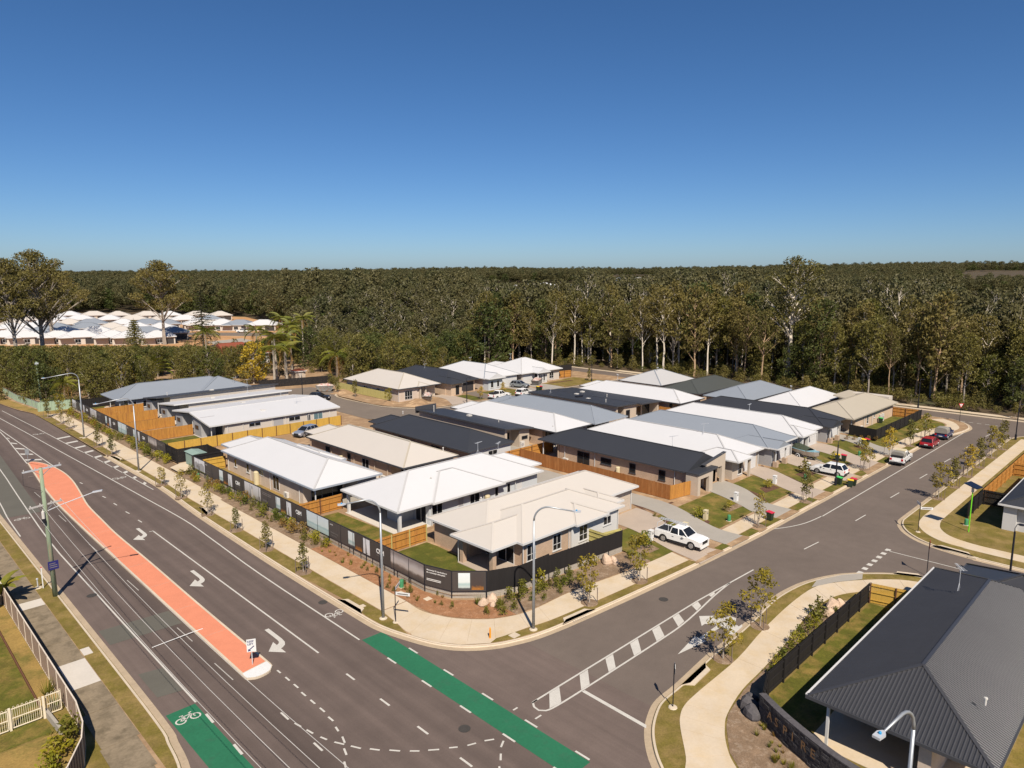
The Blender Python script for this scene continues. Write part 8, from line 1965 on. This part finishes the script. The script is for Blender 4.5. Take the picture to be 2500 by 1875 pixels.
for s in (-1, 1): MB().bar((-2.3, s*.5, .45), (1.6, s*.45, .45), .07, .1).build('chassis_rail', 'galv', o); wheel(o, -.7, s*1.05, .3, .18); MB().tube([(-1.1, s*1.05, .35), (-.95, s*1.05, .68), (-.7, s*1.05, .74), (-.45, s*1.05, .68), (-.3, s*1.05, .35)], .06, 5).build('mudguard', 'galv_pale', o)
MB().bar((1.5, 0, .45), (3.0, 0, .42), .08, .1).build('drawbar', 'galv', o); MB().bar((-.7, -1.0, .35), (-.7, 1.0, .35), .07, .07).build('axle', 'galv', o)
# small items on roofs and in yards
# ------------------------------------------------------------------ far settlements
sheet('building_site_ground', CLEAR, -.03, 'dirt_orange', kind='structure')
FH = {}
def far_house(x, y, z, w, d, roof, rz, label, group, wallm='render_pale'):
    key = (w, d, roof, wallm)
    if key not in FH:
        h = House(label, 0, 0, 0); h.hip(-w/2, w/2, -d/2, d/2, 2.9); h.hip(-w/2 + 1, -w/2 + 5.5, -d/2 - 1.6, d/2 - 3, 2.9, axis='y'); h.finish_roof(roof, 'trim_white'); h.wall(-w/2 + .5, w/2 - .5, -d/2 + .5, d/2 - .5, wallm, 2.75); h.garage('-y', -d/2 + .5, w/2 - 5.5, w/2 - 1, 'door_opening_dark'); h.win('-y', -d/2 + .5, -w/2 + 6, -w/2 + 8, .6, 2.1, 2); h.recess('-y', -d/2 + .5, -1, .4, .05, 2.2, 'door_opening_dark'); h.win('-x', -w/2 + .5, -1, 1, .6, 2.1, 2)
        FH[key] = h.root; o = h.root
    else: o = copy_tree(FH[key])
    o.location = (x, y, z); o.rotation_euler = (0, 0, rz); tag(o, label, 'house', group)
rq = random.Random(3)
def hill_point(px, py):
    """first point of the terrain along a line of sight"""
    d = 380.0
    while d < 4000:
        u, v = px - 1250.0, py - 937.5
        fw, dn = F_PX * _c - v * _s, F_PX * _s + v * _c
        k = d / fw; r = u * k
        x, y = d * _cy + r * _sy, d * _sy - r * _cy
        if CAM_H - dn * k <= hz(x, y): break
        d += 4
    return x, y, hz(x, y)
row = 0
for r in range(6):
    for k in range(9):
        px = 20 + k*62 + rq.uniform(-10, 10) + (r % 2)*25; py = 838 - r*11.5
        if px > 430 and r < 3: continue
        if px > 690 - (r*12): continue
        x, y = G(px, py); 
        if not inside((x, y), CLEAR): continue
        far_house(x, y, 0, 15 if k % 2 else 13, 11, rq.choice(('roof_white', 'roof_white', 'roof_cream', 'roof_grey')) if r else 'roof_white', rq.choice((-.3, -.35, -.28)), 'new house among the white roofs of the building site at left', 'houses on the building site')
for i, (px, roof) in enumerate(((505, 'roof_cream'), (545, 'roof_white'), (588, 'roof_grey'), (645, 'roof_white'))):
    x, y = G(px, 806); far_house(x, y, 0, 15, 11, roof, -.75, ('cream', 'white', 'grey', 'white end')[i] + ' roofed house in the front row facing the bare earth', 'front row of the building site')
fence('orange fence behind the bare earth of the building site', G(682, 789), G(785, 808), 2.0, 'timber_orange', z0=0, bay=4)
sheet('site_road', [G(450, 812), G(720, 812), G(780, 800), G(790, 806), G(730, 822), G(440, 818)], -.01, 'asphalt_far', kind='structure'); sheet('site_slab', [G(500, 835), G(590, 826), G(620, 832), G(540, 845)], -.01, 'concrete_grey', kind='structure')
for i, (px, lab, m) in enumerate(((557, 'blue portable toilet by the grey roofed house', 'toilet_blue'), (586, 'blue portable toilet by the white vehicle', 'toilet_blue'))):
    x, y = G(px, 800); o = thing('portable_toilet', lab, 'toilet', (x, y, 0)); MB().box(x-.6, y-.6, 0, x+.6, y+.6, 2.3).build('cabin', m, o); MB().box(x-.65, y-.65, 2.3, x+.65, y+.65, 2.5).build('roof', 'unit_white', o); MB().box(x-.62, y-.4, .2, x-.6-.004, y+.4, 2.1).build('door', 'unit_white', o)
def roof_cluster(spots, group, label):
    for px, py in spots:
        x, y, z0 = hill_point(px, py)
        far_house(x, y, z0, 15, 11, rq.choice(('roof_white', 'roof_white', 'roof_grey')), rq.uniform(-1.2, .2), label, group)
roof_cluster([(1185, 709), (1200, 704), (1222, 706), (1262, 703), (1290, 701), (1310, 703), (1345, 700), (1372, 700), (1395, 702), (1206, 699), (1330, 697)], 'white roofs in the middle distance', 'tiny white roofed house in the forest gap at mid distance')
roof_cluster([(1492, 694), (1506, 690), (1520, 687), (1535, 684), (1552, 687), (1570, 686), (1588, 688), (1512, 683), (1560, 682), (1590, 683)], 'white roofs on the hillside', 'tiny white roofed house on the distant hillside')
# open field with a quarry face at the far right
fm = MB(); nx, ny = 12, 8
rowp = []
for j in range(ny + 1):
    for i in range(nx + 1):
        px = 2340 + (2800 - 2340)*i/nx; py = 738 + (690 - 738)*j/ny
        x, y, z0 = hill_point(px, py)
        fm.v.append((x, y, z0 + .6))
for j in range(ny):
    for i in range(nx):
        a = j*(nx+1) + i; fm.f.append((a, a+1, a+nx+2, a+nx+1)); fm.m.append(1 if j >= 5 else 0)
fm.build('far_field', ['dirt', 'grass_verge'], kind='structure')
